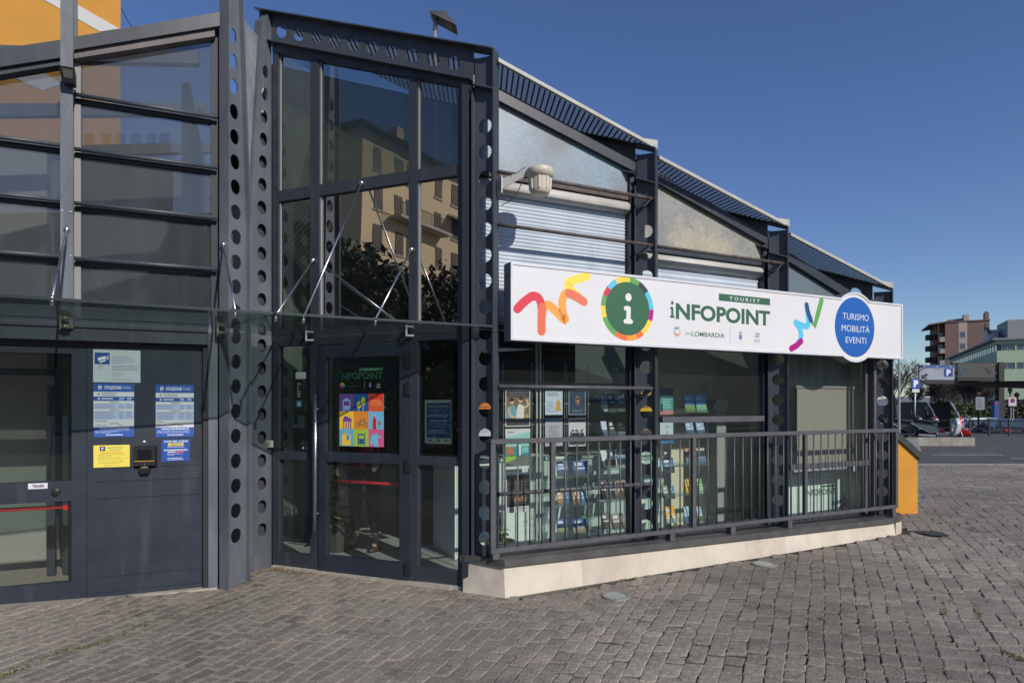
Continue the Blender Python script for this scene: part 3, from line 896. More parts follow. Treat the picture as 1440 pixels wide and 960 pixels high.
# ---- entrance front (C frame)
cp = lambda name, m, mt, **k: opart(name, m, mt, **k)
sx = lambda x, y=400: C.at(x, y)[0]
S_L0, S_L1, S_M0, S_M1, S_N0, S_N1, S_R0, S_R1 = sx(385), sx(393), sx(437.5), sx(450), sx(576), sx(588), sx(645), sx(664) + .0
zt = lambda a: C.at(392, 76)[1] + (C.at(645, 121)[1] - C.at(392, 76)[1]) * (a - C.at(392, 76)[0]) / (C.at(645, 121)[0] - C.at(392, 76)[0])
zb_ = lambda a: TOPH[0] - .302 - SL * a
def cbox(name, s0, s1, t0, t1, h0, h1, mt=ALU, **k):
    m = MBX(C); m.box(s0, s1, t0, t1, h0, h1); return cp(name, m, mt, **k)
def cslope(name, s0, s1, t0, t1, f0, f1, mt=ALU):
    m = MBX(C)
    m.hexa([(s0, t0, f0(s0)), (s1, t0, f0(s1)), (s1, t1, f0(s1)), (s0, t1, f0(s0)), (s0, t0, f1(s0)), (s1, t0, f1(s1)), (s1, t1, f1(s1)), (s0, t1, f1(s0))])
    return cp(name, m, mt)
# head rail under the perforated beam
cslope('head_rail', S_L0, S_R1 - .012, -.02, .06, zt, lambda a: zb_(a) - .002)
def vmull(s0, s1, t0=-.015, t1=.055, h0=.03, name='mullion'):
    m = MBX(C)
    m.hexa([(s0, t0, h0), (s1, t0, h0), (s1, t1, h0), (s0, t1, h0), (s0, t0, zt(s0) - .002), (s1, t0, zt(s1) - .002), (s1, t1, zt(s1) - .002), (s0, t1, zt(s0) - .002)])
    cp(name, m, ALU)
m = MBX(C); m.box(-2.425, S_L0 - .001, -.0, .07, .0, 4.95); cp('corner_filler', m, ALU)
vmull(S_L0, S_L1); vmull(S_M0, S_M1); vmull(S_N0, S_N1); vmull(S_R0, S_R0 + .055)
m = MBX(C); m.hexa([(S_R0 + .058, -.055, .0), (S_R1 - .012, -.055, .0), (S_R1 - .012, .06, .0), (S_R0 + .058, .06, .0)] + [(a, b, zt(a) - .002) for a, b in ((S_R0 + .058, -.055), (S_R1 - .012, -.055), (S_R1 - .012, .06), (S_R0 + .058, .06))])
cp('corner_post', m, ALU)
H_T1, H_T0 = C.at(515, 250)[1], C.at(515, 266)[1]
H_U = 2.30     # top of canopy band
H_D = 2.165    # door head
H_M1, H_M0 = C.at(515, 638)[1], C.at(515, 650)[1]
H_B = .155
T0, T1 = -.012, .05
for (a, b) in ((S_L1, S_M0), (S_M1, S_N0), (S_N1, S_R0)):
    cbox('transom', a + .001, b - .001, T0, T1, H_T0, H_T1)
    cbox('transom', a + .001, b - .001, T0, T1, H_D, H_U)
    m = MBX(C); m.slab([(a, H_T1), (b, H_T1), (b, zt(b)), (a, zt(a))], .02, .026); cp('window_pane', m, GLASS)
    cbox('window_pane', a, b, .02, .026, H_U, H_T0, GLASS if b < S_M1 else GLASSM)
for (a, b) in ((S_L1, S_M0), (S_N1, S_R0)):
    cbox('transom', a + .001, b - .001, T0, T1, H_M0, H_M1)
    cbox('bottom_rail', a + .001, b - .001, T0, T1, .03, H_B)
    cbox('window_pane', a, b, .02, .026, H_M1, H_D, GLASS)
    cbox('window_pane', a, b, .02, .026, H_B, H_M0, GLASSR)
# glazing beads, pale, on the left edges of the panes
for a in (S_L1, S_M1, S_N1):
    m = MBX(C); m.box(a + .0, a + .012, .004, .018, H_U, H_T0); m.box(a, a + .012, .004, .018, H_T1, zt(a + .012)); cp('glazing_bead', m, GREYP)
# door leaf
da, db = S_M1 + .004, S_N0 - .004
m = MBX(C)
st = .085
m.box(da, da + st, -.028, .03, .02, H_D - .012); m.box(db - st, db, -.028, .03, .02, H_D - .012)
m.box(da + st, db - st, -.028, .03, H_D - .13, H_D - .012); m.box(da + st, db - st, -.028, .03, H_M0, H_M1 + .01); m.box(da + st, db - st, -.028, .03, .02, .175)
door = cp('entrance_door', m, STEEL2)
for (h0, h1) in ((.175, H_M0), (H_M1 + .01, H_D - .13)):
    m = MBX(C); m.box(da + st, db - st, 0, .006, h0, h1); cp('door_pane', m, GLASSR if h0 < 1 else GLASS, parent=door)
m = MBX(C); hs_ = sx(452.6)
m.tube([(hs_, -.095, C.at(452, 743)[1]), (hs_, -.095, C.at(452, 554)[1])], .0165, 12)
for yy in (575, 720): m.tube([(hs_, -.095, C.at(452, yy)[1]), (hs_ + .01, -.028, C.at(452, yy)[1])], .009, 8)
cp('door_handle', m, INOX, parent=door, smooth=True)
m = MBX(C); a = C.at(470, 678)[1]; m.tube([(da + st - .01, .09, a), (db - st + .02, .09, a)], .014, 10); cp('push_bar', m, RED, parent=door, smooth=True)
for hh in (C.at(570, 508)[1], C.at(570, 547)[1], C.at(570, 654)[1], C.at(570, 797)[1]):
    m = MBX(C); m.bbox(db - .02, db + .022, -.045, -.012, hh - .06, hh + .06, .006); cp('hinge', m, DARKP, parent=door)
THR = mat('pale_threshold_stone', (.36, .33, .28), .8, noise_amt=.25, noise_scale=8)
m = MBX(C); m.box(-2.36, -.40, -.055, .055, -.03, .024); cp('threshold', m, THR)

# ---- floor, walls and roof of the interior (R coordinates)
FLOORM = mat('pale_grey_floor', (.34, .35, .34), .45, noise_amt=.1, noise_scale=2)
WALLM = mat('pale_green_wall', (.42, .47, .42), .8, noise_amt=.04)
WALLB = mat('olive_cream_wall', (.62, .60, .46), .8, noise_amt=.04)
DARKC = mat('dark_ceiling', (.05, .055, .06), .8)
c_far = R.inv(*C.w(-2.37, .06).xy)
m = MB(); poly = [(c_far[0], c_far[1]), (-.05, .0), (.05, TG + .05), (5.1, TG + .05), (5.1, 3.4), (c_far[0] - .4, 3.4)]
m.prism(poly, -.04, .03); opart('interior_floor', m, FLOORM)
m = MB(); m.hexa([(-1.75, 3.4, 0), (5.1, 3.4, 0), (5.1, 3.5, 0), (-1.75, 3.5, 0), (-1.75, 3.4, 5.45), (5.1, 3.4, 3.5), (5.1, 3.5, 3.5), (-1.75, 3.5, 5.45)]); opart('back_wall', m, WALLM)
m = MB(); m.hexa([(-1.75, 1.86, 0), (-1.68, 1.86, 0), (-1.68, 3.39, 0), (-1.75, 3.39, 0), (-1.75, 1.86, 5.0), (-1.68, 1.86, 5.0), (-1.68, 3.39, 5.3), (-1.75, 3.39, 5.3)]); opart('side_wall', m, WALLM)
m = MB(); m.box(-.1, 1.95, 1.9, 1.95, .03, 3.2); opart('darkening_board', m, mat('near_black_darkening_board', (.012, .014, .014), .7))  # board added behind the posters; interior darkness put into its near-black colour
m = MB(); m.box(5.1, 5.16, TG + .1, 3.5, .03, 2.72); opart('end_wall', m, WALLB)
m = MB(); m.hexa([(2.95, 1.6, .03), (5.1, 1.6, .03), (5.1, 1.7, .03), (2.95, 1.7, .03), (2.95, 1.6, 2.9), (5.1, 1.6, 2.5), (5.1, 1.7, 2.5), (2.95, 1.7, 2.9)]); opart('partition_wall', m, WALLB)
# sloping roof sheet just below the rafters: gradient as the roof
def zroof(s, t): return 4.44 - .285 * s + .213 * t
rp = [(-1.67, 1.86), (-.05, TG + .08), (5.0, TG + .06), (5.0, 3.399), (-1.67, 3.399)]
m = MB(); top_ = [(a, b, zroof(a, b) - .32) for a, b in rp]; m.poly(top_ + [(a, b, z + .01) for a, b, z in top_], [(0, 1, 2, 3, 4), (9, 8, 7, 6, 5)] + [(k, (k + 1) % 5, (k + 1) % 5 + 5, k + 5) for k in range(5)])
opart('roof_sheet', m, ROOFG)

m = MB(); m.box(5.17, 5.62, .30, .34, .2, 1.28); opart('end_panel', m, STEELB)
# ---- canopy over the two entrances
CH = 2.245
def cv(x, y, Z): return ((x - CX) / FPX * Z, Z)
front = [(-3.75, 3.41), (-1.71, 4.5), (-.165, 5.255)]
def rw(x, y): return R.inv(x, y)
Lq = [L.w(-2.6, -.02).xy, L.w(-.02, -.02).xy]
wall_c = [C.w(-2.30, -.03).xy, C.w(-.30, -.03).xy]
canp = Thing('glass_canopy', 'clear glass canopy on thin steel rods over the tourist office door', 'canopy', R, (-1.2, .4, CH))
m = MB(); f1 = rw(*front[1]); f2 = rw(-.165, 5.255)
pl_ = [(f1[0] + .015, f1[1]), f2, rw(*wall_c[1]), rw(*wall_c[0]), rw(-2.44, 5.30)]
m.prism(pl_, CH, CH + .016); gsheet = canp.part('glass_sheet', m, CANOPY)
m = MB(); m.prism([(f1[0] + .015, f1[1] - .004), (f2[0], f2[1] - .004), (f2[0], f2[1] - .0005), (f1[0] + .015, f1[1] - .0005)], CH - .001, CH + .017); canp.part('front_edge', m, EDGE)
e0 = Vector(pl_[0]); e1 = Vector(pl_[-1]); dv = (e1 - e0).normalized(); nq = Vector((-dv.y, dv.x)) * .018
m = MB(); m.prism([tuple(e0), tuple(e1), tuple(e1 - nq), tuple(e0 - nq)][::-1], CH + .003, CH + .02); canp.part('side_trim', m, INOX)
def rod(T, top, bot, r=.0085):
    m = MB(); m.tube([top, bot], r, 8)
    o = T.part('tie_rod', m, INOX, smooth=True)
    m = MB(); m.ball(top, .024, 10, 6); m.ball(bot, .018, 8, 6); m.tube([(bot[0], bot[1], bot[2]), (bot[0], bot[1], CH - .02)], .013, 8)
    T.part('rod_fixing', m, INOX, parent=o, smooth=True)
def crod(T, xa, ya, xb, yb, ta=-.03):
    a = C.at(xa, ya, ta); A = R.inv(*C.w(a[0], ta).xy)
    # lower end lies on the canopy plane
    k = (CH + .03 - EYE) / (-(yb - HY) / FPX); B = R.inv((xb - CX) / FPX * k, k)
    rod(T, (A[0], A[1], a[1]), (B[0], B[1], CH + .03))
crod(canp, 440, 366, 388, 443); crod(canp, 508.5, 257.5, 427, 446); crod(canp, 578.5, 351, 528, 449)
def clampc(T, x, y):
    a = C.at(x, y, -.03); A = R.inv(*C.w(a[0], -.03).xy)
    m = MB(); m.bbox(A[0] - .05, A[0] + .01, A[1] - .05, A[1] + .01, CH - .05, CH - .03, .004); m.bbox(A[0] - .05, A[0] + .01, A[1] - .05, A[1] + .01, CH + .03, CH + .05, .004)
    m.box(A[0] - .055, A[0] - .04, A[1] - .045, A[1] - .03, CH - .05, CH + .05); m.ball((A[0] + .01, A[1] - .03, CH - .04), .018, 8, 6); m.ball((A[0] + .01, A[1] - .03, CH + .04), .018, 8, 6)
    T.part('clamp', m, INOX)
clampc(canp, 437, 470); clampc(canp, 577, 466)

# ---- railing
rail = Thing('railing', 'grey metal railing with thin balusters on the sill in front of the display windows', 'railing', R, (-.02, -.10, .38))
RT = -.10
RH0, RH1 = .385, 1.31
rs = [R.at(692.5, 700, RT)[0], R.at(777, 700, RT)[0], R.at(975, 700, RT)[0], R.at(1132, 650, RT)[0], R.at(1259.5, 650, RT)[0]]
m = MB(); m.bbox(rs[0] - .021, rs[-1] + .021, RT - .02, RT + .02, RH1 - .042, RH1); rail.part('top_rail', m, RAILM)
m = MB(); m.bbox(rs[0] - .021, rs[-1] + .021, RT - .02, RT + .02, RH0 - .02, RH0 + .018); rail.part('bottom_rail', m, RAILM)
for s in rs:
    m = MB(); m.bbox(s - .021, s + .021, RT - .018, RT + .018, RH0 + .0185, RH1 - .0425); rail.part('post', m, RAILM)
for s, s2 in ((rs[0] + .03, 0), (R.at(945, 750, RT)[0], 0), (R.at(1030, 750, RT)[0], 0), (R.at(1110, 720, RT)[0], 0), (rs[-1] - .04, 0)):
    m = MB(); m.box(s - .03, s + .03, RT - .012, RT + .06, plinth_h(s) + .0585, RH0 - .021); rail.part('foot_bracket', m, RAILM)
bm = MB(); bm.tube([(0, 0, RH0 + .015), (0, 0, RH1 - .04)], .0075, 6)
bme = bm.mesh('baluster', RAILM, (0, 0, 0), True)
s = rs[0] + .115
while s < rs[-1] - .05:
    if min(abs(s - q) for q in rs) > .045:
        o = rail.part('baluster', None, None, me=bme); o.location = (s - rail.base[0], RT - rail.base[1], -rail.base[2])
    s += .1165

# ---- light box sign
TS = -.155
sign = Thing('light_box_sign', 'long white light box sign reading TOURIST iNFOPOINT above the display windows', 'sign', R, (2.4, TS + .06, 2.12))
a0 = R.at(718, 368, TS); a1 = R.at(718, 478, TS); b0 = R.at(1269, 428, TS); b1 = R.at(1269, 505, TS)
ST, SB = (a0[1] + b0[1]) / 2, (a1[1] + b1[1]) / 2
S0, S1 = a0[0], b0[0]
def SP(x, y): return R.at(x, y, TS)
cc = SP(1202.5, 460); crh = (SP(1202.5, 411)[1] - SP(1202.5, 509.5)[1]) / 2
def outline(inset, rin):
    pts = []
    t, b = ST - inset, SB + inset; r = crh - rin
    ang = math.asin((t - cc[1]) / r); angb = math.asin((cc[1] - b) / r)
    pts += [(S0 + inset, b)]
    for k in range(17):
        a = -pi / 2 - (pi / 2 - angb) + (2 * (pi / 2 - angb)) * k / 16
        pts.append((cc[0] + r * cos(a), cc[1] + r * sin(a)))
    pts += [(S1 - inset, b), (S1 - inset, t)]
    for k in range(17):
        a = pi / 2 - (pi / 2 - ang) + (2 * (pi / 2 - ang)) * k / 16
        pts.append((cc[0] + r * cos(a), cc[1] + r * sin(a)))
    pts += [(S0 + inset, t)]
    return pts
po = outline(0, 0); pi_ = outline(.022, .022); n = len(po)
m = MB()
# box body (side walls + back)
v = [(a, TS, b) for a, b in po] + [(a, TS + .13, b) for a, b in po]
m.poly(v, [tuple(range(2 * n - 1, n - 1, -1))] + [(k, k + n, (k + 1) % n + n, (k + 1) % n) for k in range(n)])
SIDEM = mat('grey_sign_body', (.13, .145, .175), .45, noise_amt=.1)
sign.part('box', m, SIDEM)
m = MB()
v = [(a, TS - .006, b) for a, b in po] + [(a, TS - .006, b) for a, b in pi_] + [(a, TS - .0005, b) for a, b in po] + [(a, TS + .004, b) for a, b in pi_]
m.poly(v, [(k, (k + 1) % n, (k + 1) % n + n, k + n) for k in range(n)] + [(k + 2 * n, (k + 1) % n + 2 * n, (k + 1) % n, k) for k in range(n)] + [(k + n, (k + 1) % n + n, (k + 1) % n + 3 * n, k + 3 * n) for k in range(n)])
sign.part('frame', m, WHITEP)
m = MB(); m.face([(a, TS + .002, b) for a, b in pi_], (.70, .70, .71)); sign.part('face', m, SIGNM)
m = MB()
for s in (S0 + .5, S0 + 2.2, S0 + 3.95): m.box(s, s + .05, TS + .13, .16, ST - .25, ST - .2); m.box(s, s + .05, TS + .13, .16, SB + .1, SB + .15)
sign.part('wall_bracket', m, STEELB)
m = MB(); a = R.at(712, 384, 0); m.lathe([(.022, -.004), (.022, .0)], (S0 - .001, TS + .075, SP(718, 385)[1]), 14, axis='s'); sign.part('round_sticker', m, mat('brown_sticker', (.2, .15, .09), .6))
GR = lin(52, 98, 72)
tf = TS + .0014
def Z3(x, y): return SP(700 + x / 4.8, 360 + y / 4.8)
def Z4(x, y): return SP(980 + x / 4.8, 380 + y / 4.8)
m = MB()
wd_ = .076
stroke(m, [Z3(602, 135), (Z3(540, 155)), Z3(480, 178), Z3(482, 212), Z3(520, 250), Z3(562, 290)], wd_, tf, lin(248, 215, 85))
stroke(m, [Z3(296, 500), Z3(296, 420), Z3(312, 350), Z3(345, 330), Z3(395, 375), Z3(455, 432), Z3(440, 370), Z3(437, 300), Z3(462, 252), Z3(520, 262), Z3(583, 308)], wd_, tf - .0002, lin(240, 160, 70))
stroke(m, [Z3(132, 356), Z3(180, 308), Z3(238, 270), Z3(282, 292), Z3(296, 360), Z3(296, 500)], wd_, tf - .0004, lin(212, 48, 70))
stroke(m, [Z3(300, 345), Z3(296, 400), Z3(296, 506)], wd_, tf - .0006, lin(222, 105, 72))
stroke(m, [Z3(478, 250), Z3(530, 275), Z3(583, 308)], wd_, tf - .0006, lin(222, 115, 85))
ribs_ = [m]; m = MB()
stroke(m, [Z4(668, 352), Z4(690, 362), Z4(745, 378), Z4(752, 330), Z4(742, 236)], .066, tf, lin(90, 190, 225))
stroke(m, [Z4(668, 352), Z4(700, 405), Z4(702, 462), Z4(690, 482)], .068, tf - .0002, lin(90, 190, 225))
stroke(m, [Z4(704, 478), Z4(672, 508), Z4(638, 528)], .068, tf - .0004, lin(165, 5, 125))
stroke(m, [Z4(768, 330), Z4(796, 374), Z4(816, 300), Z4(842, 204)], .066, tf - .0002, lin(95, 160, 85), smooth=False)
stroke(m, [Z4(741, 234), Z4(752, 285), Z4(770, 335)], .062, tf - .0006, lin(48, 75, 130))
ribs_.append(m)
for q_ in ribs_: sign.part('ribbon_emblem', q_, DECAL)
# round information mark
ci = SP(883, 434); orv = .292; irv = .243
m = MB()
segs = [(85, 118, (245, 205, 70)), (118, 140, (90, 190, 225)), (140, 158, (205, 50, 80)), (158, 178, (95, 160, 85)), (178, 200, (245, 205, 70)), (200, 240, (95, 160, 85)), (240, 268, (225, 110, 60)), (268, 292, (240, 155, 60)), (292, 308, (225, 110, 60)), (308, 340, (245, 205, 70)), (340, 362, (170, 10, 130)), (2, 38, (90, 190, 225)), (38, 62, (40, 60, 65)), (62, 85, (95, 160, 85))]
for (A, B, c) in segs: disc(m, ci[0], ci[1], orv, orv, tf, lin(*c), 8, radians(A), radians(B), r_in=irv / orv)
disc(m, ci[0], ci[1], irv, irv, tf - .0002, lin(50, 98, 70), 48)
wt = (.72, .72, .72)
q = Z3(883, 278); disc(m, q[0], q[1], .034, .037, tf - .0005, wt, 24)
stroke(m, [Z3(864, 352), Z3(884, 352)], .042, tf - .0005, wt, smooth=False)
stroke(m, [Z3(884, 356), Z3(882, 438)], .048, tf - .0007, wt, smooth=False)
stroke(m, [Z3(862, 440), Z3(900, 442)], .042, tf - .0009, wt, smooth=False)
sign.part('information_mark', m, DECAL)
m = MB()
a = SP(943, 447); b = SP(1083, 456); cap_ = SP(960, 426)[1] - SP(960, 448)[1]
text(m, R, 'NFOPOINT', SP(950.5, 440)[0], SP(1083, 440)[0], a[1] + .002, .148, tf, GR, bold=.035)
s_i = SP(945, 430)[0]; disc(m, s_i + .005, a[1] + .145, .016, .018, tf, GR, 16)
stroke(m, [(s_i - .01, a[1] + .095), (s_i + .005, a[1] + .095)], .024, tf, GR, False); stroke(m, [(s_i + .005, a[1] + .092), (s_i + .005, a[1] + .015)], .026, tf - .0002, GR, False); stroke(m, [(s_i - .012, a[1] + .014), (s_i + .022, a[1] + .014)], .022, tf - .0004, GR, False)
p, q = SP(1011, 413), SP(1083, 429)
bh1 = SP(1011, 412.5)[1]; bh0 = SP(1011, 422.5)[1]
rect(m, p[0], q[0], bh0, bh1, tf, GR)
text(m, R, 'T O U R I S T', p[0] + (q[0] - p[0]) * .20, p[0] + (q[0] - p[0]) * .79, bh0 + (bh1 - bh0) * .24, (bh1 - bh0) * .52, tf - .0004, wt, bold=.01)
t1 = SP(973, 472); t2 = SP(1019, 474)
text(m, R, 'LOMBARDIA', t1[0], t2[0], t1[1] - .002, .047, tf, GR, bold=.01)
text(m, R, 'in', SP(964.5, 470)[0], SP(971.5, 470)[0], t1[1] + .004, .04, tf, GR, bold=-.01)
c_ = SP(952.5, 466); k = 0
for A, c in ((90, (60, 130, 70)), (60, (95, 160, 85)), (120, (40, 90, 100)), (150, (90, 190, 225)), (185, (90, 190, 225)), (215, (205, 50, 80)), (250, (205, 50, 80)), (275, (222, 105, 72)), (310, (240, 160, 70)), (345, (240, 160, 70)), (20, (245, 205, 70))):
    A = radians(A); r0, r1 = .028, .052
    stroke(m, [(c_[0] + r0 * cos(A - .2), c_[1] + r0 * sin(A - .2)), (c_[0] + r1 * cos(A), c_[1] + r1 * sin(A)), (c_[0] + r0 * cos(A + .2), c_[1] + r0 * sin(A + .2))], .008, tf, lin(*c), False)
x_, y_ = SP(1027, 460), SP(1027, 483); rect(m, x_[0] - .002, x_[0] + .002, y_[1], x_[1], tf, (.3, .3, .32))
# small crest
c_ = SP(1041.5, 472); BL = lin(70, 90, 165)
disc(m, c_[0], c_[1] - .012, .024, .030, tf, BL, 20, r_in=.72); disc(m, c_[0], c_[1] - .012, .012, .018, tf, BL, 14)
for k in (-.012, 0, .012): rect(m, c_[0] + k - .003, c_[0] + k + .003, c_[1] + .028, c_[1] + .045, tf, BL)
rect(m, c_[0] - .016, c_[0] + .016, c_[1] + .022, c_[1] + .028, tf, BL); rect(m, c_[0] - .03, c_[0] + .03, c_[1] - .068, c_[1] - .064, tf, (.5, .52, .6))
c_ = SP(1065, 472)
for k, c in ((-.03, (60, 150, 190)), (-.014, (60, 150, 190)), (.004, (90, 165, 100)), (.020, (235, 130, 50))):
    m.face([(c_[0] + k, tf, c_[1] - .02), (c_[0] + k + .011, tf, c_[1] - .02), (c_[0] + k + .018, tf, c_[1] + .03), (c_[0] + k + .007, tf, c_[1] + .03)], lin(*c))
rect(m, c_[0] - .03, c_[0] + .03, c_[1] + .003, c_[1] + .008, tf - .0003, wt)
lines(m, c_[0] - .045, c_[0] + .045, c_[1] - .068, c_[1] - .036, 2, tf, lin(60, 80, 150), seed=3)
sign.part('lettering', m, DECAL)
m = MB()
disc(m, cc[0], cc[1], (SP(1201, 418)[1] - SP(1201, 502)[1]) / 2 * 1.0, (SP(1201, 418)[1] - SP(1201, 502)[1]) / 2, tf - .0002, lin(28, 92, 172), 48)
sign.part('blue_roundel', m, DECAL)
m = MB()
for word, x0_, x1_, yb_, yc_ in (('TURISMO', 985, 1161, 333, 288), ('MOBILITÀ', 978, 1166, 413, 366), ('EVENTI', 1005, 1143, 490, 446)):
    p0 = Z4(x0_, yb_); p1 = Z4(x1_, yb_); hc = Z4(x0_, yc_)[1] - p0[1]
    text(m, R, word, p0[0], p1[0], (p0[1] + p1[1]) / 2 - .004, hc * (1.0 if 'À' not in word else .95), tf - .0006, wt, bold=-.004)
sign.part('roundel_lettering', m, DECAL)
# ================================================================== CAR PARK ENTRANCE (left)
LT, LC = 0.0, .11
park = Thing('car_park_entrance', 'dark steel car park entrance with tall dusty panes left of the tourist office', 'building', L, (-.9, .1, 0))
def ppart(name, mb, mats, **k):
    if isinstance(mb, MBX): mb.conv()
    return park.part(name, mb, mats, **k)
class MBL(MBX):
    def __init__(s, F): super().__init__(F, L)
def lp(x, y, t=LC): return L.at(x, y, t)
# left post
m = MB(); a, b = lp(85.5, 500, 0)[0], lp(103.5, 500, 0)[0]
m.box(a, b, -.018, -.006, 2.20, 5.75); m.box(a + .04, b - .04, -.0055, .12, 2.272, 5.75); m.box(a, b, .121, .133, 2.272, 5.75)
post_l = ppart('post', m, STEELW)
PLa, PLb = a, b
m = MB()
for yy in (298, 360, 450): 
    for xx in (a + .015, b - .015): m.box(xx - .006, xx + .006, -.024, -.018, lp(95, yy, 0)[1] - .006, lp(95, yy, 0)[1] + .006)
ppart('bolt', m, GALV, parent=post_l)
# tapered columns at the inner corner; FA runs back (t) square to the entrance front
def corner_column(name, org, depth_lo, depth_hi, h_bend, h_top, hole0, pitch, r, fl0, fl1, nh, back=True):
    F = Frame(org, C.a)
    dep = lambda h: depth_lo if h < h_bend else depth_lo + (depth_hi - depth_lo) * (h - h_bend) / (h_top - h_bend)
    # 'mode' front fixed or back fixed
    return F, dep
OA = Vector(cv(315.0, 0, 5.41)); FA = Frame(OA, C.a)
depA = lambda h: .26 if h < 3.2 else .26 - .11 * (h - 3.2) / 2.5
m = MBL(FA)
hs = [(.13, .44 + .2195 * k) for k in range(21)]
segs_ = []
m.holed(lambda a, b, t: (t, .014 + a * (depA(b) - .028) / .26, b), 0, .26, 0.0, 5.75, hs, .066, -.005, .005, seg=4)
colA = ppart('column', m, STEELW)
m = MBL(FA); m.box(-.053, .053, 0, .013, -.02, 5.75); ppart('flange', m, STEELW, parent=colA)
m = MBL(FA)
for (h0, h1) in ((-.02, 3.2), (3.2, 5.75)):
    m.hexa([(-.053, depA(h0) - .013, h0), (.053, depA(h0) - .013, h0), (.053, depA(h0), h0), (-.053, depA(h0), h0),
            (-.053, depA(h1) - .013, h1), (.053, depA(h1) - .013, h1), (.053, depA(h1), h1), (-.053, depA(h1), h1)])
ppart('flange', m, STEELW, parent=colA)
OB = C.w(-2.405, -.265).xy; FB = Frame(OB, C.a)
frB = lambda h: 0 if h < 3.55 else .125 * (h - 3.55) / 1.75
m = MBL(FB)
hs = [(.13, .387 + .2225 * k) for k in range(21)]
m.holed(lambda a, b, t: (t, frB(b) + .014 + a * (.262 - frB(b) - .014) / .26, b), 0, .26, -.02, 5.16, hs, .064, -.005, .005, seg=4)
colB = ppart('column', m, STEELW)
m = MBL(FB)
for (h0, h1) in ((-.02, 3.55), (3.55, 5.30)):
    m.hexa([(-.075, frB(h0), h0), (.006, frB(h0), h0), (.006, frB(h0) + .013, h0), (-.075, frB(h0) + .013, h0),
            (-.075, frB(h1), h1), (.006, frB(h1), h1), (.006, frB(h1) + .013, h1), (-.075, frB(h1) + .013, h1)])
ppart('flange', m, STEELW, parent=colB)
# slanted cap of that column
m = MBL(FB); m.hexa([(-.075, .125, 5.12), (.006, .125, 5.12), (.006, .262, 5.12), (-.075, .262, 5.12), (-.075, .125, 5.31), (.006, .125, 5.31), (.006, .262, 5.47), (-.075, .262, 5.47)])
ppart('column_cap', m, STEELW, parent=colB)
# zinc flashing between the two columns
m = MB()
def fap(F, a, t, h): w = F.w(a, t); q = L.inv(w.x, w.y); return (q[0], q[1], h)
q0 = fap(FA, .0, depA(5.04) + .004, 5.06); q1 = fap(FB, -.02, frB(5.13) - .004, 5.15); q2 = fap(FB, -.04, frB(3.5) - .004, 3.5); q3 = fap(FA, .0, depA(3.5) + .004, 3.5)
off = .004
m.hexa([q0, q1, q2, q3] + [(p[0] - off, p[1] + off, p[2]) for p in (q0, q1, q2, q3)])
m2 = m; ppart('flashing', m2, ZINC)
# dark filler behind column A towards the pane, pale door post
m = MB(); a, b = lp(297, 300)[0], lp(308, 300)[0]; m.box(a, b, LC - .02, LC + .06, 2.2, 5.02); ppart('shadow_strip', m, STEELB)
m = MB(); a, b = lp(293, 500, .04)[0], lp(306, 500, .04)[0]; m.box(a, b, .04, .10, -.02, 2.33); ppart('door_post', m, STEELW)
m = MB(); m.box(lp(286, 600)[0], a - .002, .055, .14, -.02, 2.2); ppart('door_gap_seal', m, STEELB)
# closed return wall behind the two columns
m = MBL(FA); m.box(-.27, -.22, .12, .80, -.02, 4.45); ppart('return_wall', m, mat('dark_return_panel', (.05, .056, .064), .6))
# head beams
def beam(x0, x1, yt0, yt1, yb0, yb1, t0, t1, name='head_beam', mt=ALU):
    A, B = lp(x0, yt0, t0), lp(x1, yt1, t0); Cc, D = lp(x0, yb0, t0), lp(x1, yb1, t0)
    m = MB(); m.hexa([(A[0], t0, Cc[1]), (B[0], t0, D[1]), (B[0], t1, D[1]), (A[0], t1, Cc[1]), (A[0], t0, A[1]), (B[0], t0, B[1]), (B[0], t1, B[1]), (A[0], t1, A[1])])
    return ppart(name, m, mt)
beam(-90, 86, 82, 56, 108, 81, .0, .12); beam(-90, 86, 108.5, 81.5, 120, 91, .03, .12, 'glazing_head', ALU)
beam(104, 309, 52, 17, 70, 36.5, .0, .12); beam(104, 302, 70.5, 37.5, 82.5, 51, .03, .12, 'glazing_head', mat('stained_grey_strip', (.13, .115, .115), .6, noise_amt=.4, noise_scale=7))
# tubes and panes, right bay then left bay
def bay(xl, xr, tubes, top_l, top_r, hb, tint=DUSTY):
    sl, sr = lp(xl, 300)[0], lp(xr, 300)[0]
    hs_ = []
    for (y0, y1) in tubes:
        ha, hb2 = lp(xl, y0, .04)[1], lp(xr, y1, .04)[1]; h = (ha + hb2) / 2; hs_.append(h)
        m = MB(); m.tube([(lp(xl, y0, .04)[0] - .01, .04, h), (lp(xr, y1, .04)[0] + .05, .04, h)], .017, 10); o = ppart('cross_tube', m, STEEL, smooth=True)
        m = MB(); m.box(sl, sr, LC - .03, LC + .02, h - .045, h - .01); ppart('transom', m, STEELB)
    lv = [None] + hs_ + [hb]
    for k in range(len(lv) - 1):
        m = MB()
        if k == 0: m.slab([(sl, lv[1] - .03), (sr, lv[1] - .03), (sr, top_r), (sl, top_l)], LC, LC + .006)
        else: m.box(sl, sr, LC, LC + .006, lv[k + 1] - (.03 if k + 1 < len(lv) - 1 else 0), lv[k] - .03)
        ppart('window_pane', m, tint)
HB = 2.27
bay(107, 297, [(133, 164), (209, 235.5), (285.5, 306), (363, 378.5)], lp(107, 85)[1], lp(297, 52)[1], HB)
bay(-90, 85, [(180, 205), (263, 282), (348, 360)], lp(-90, 120)[1], lp(85, 91)[1], HB)
m = MB(); m.box(lp(107, 400)[0] - .01, lp(107, 400)[0] + .035, LC - .015, LC + .04, HB, lp(107, 90)[1]); ppart('pane_frame', m, GREYP)
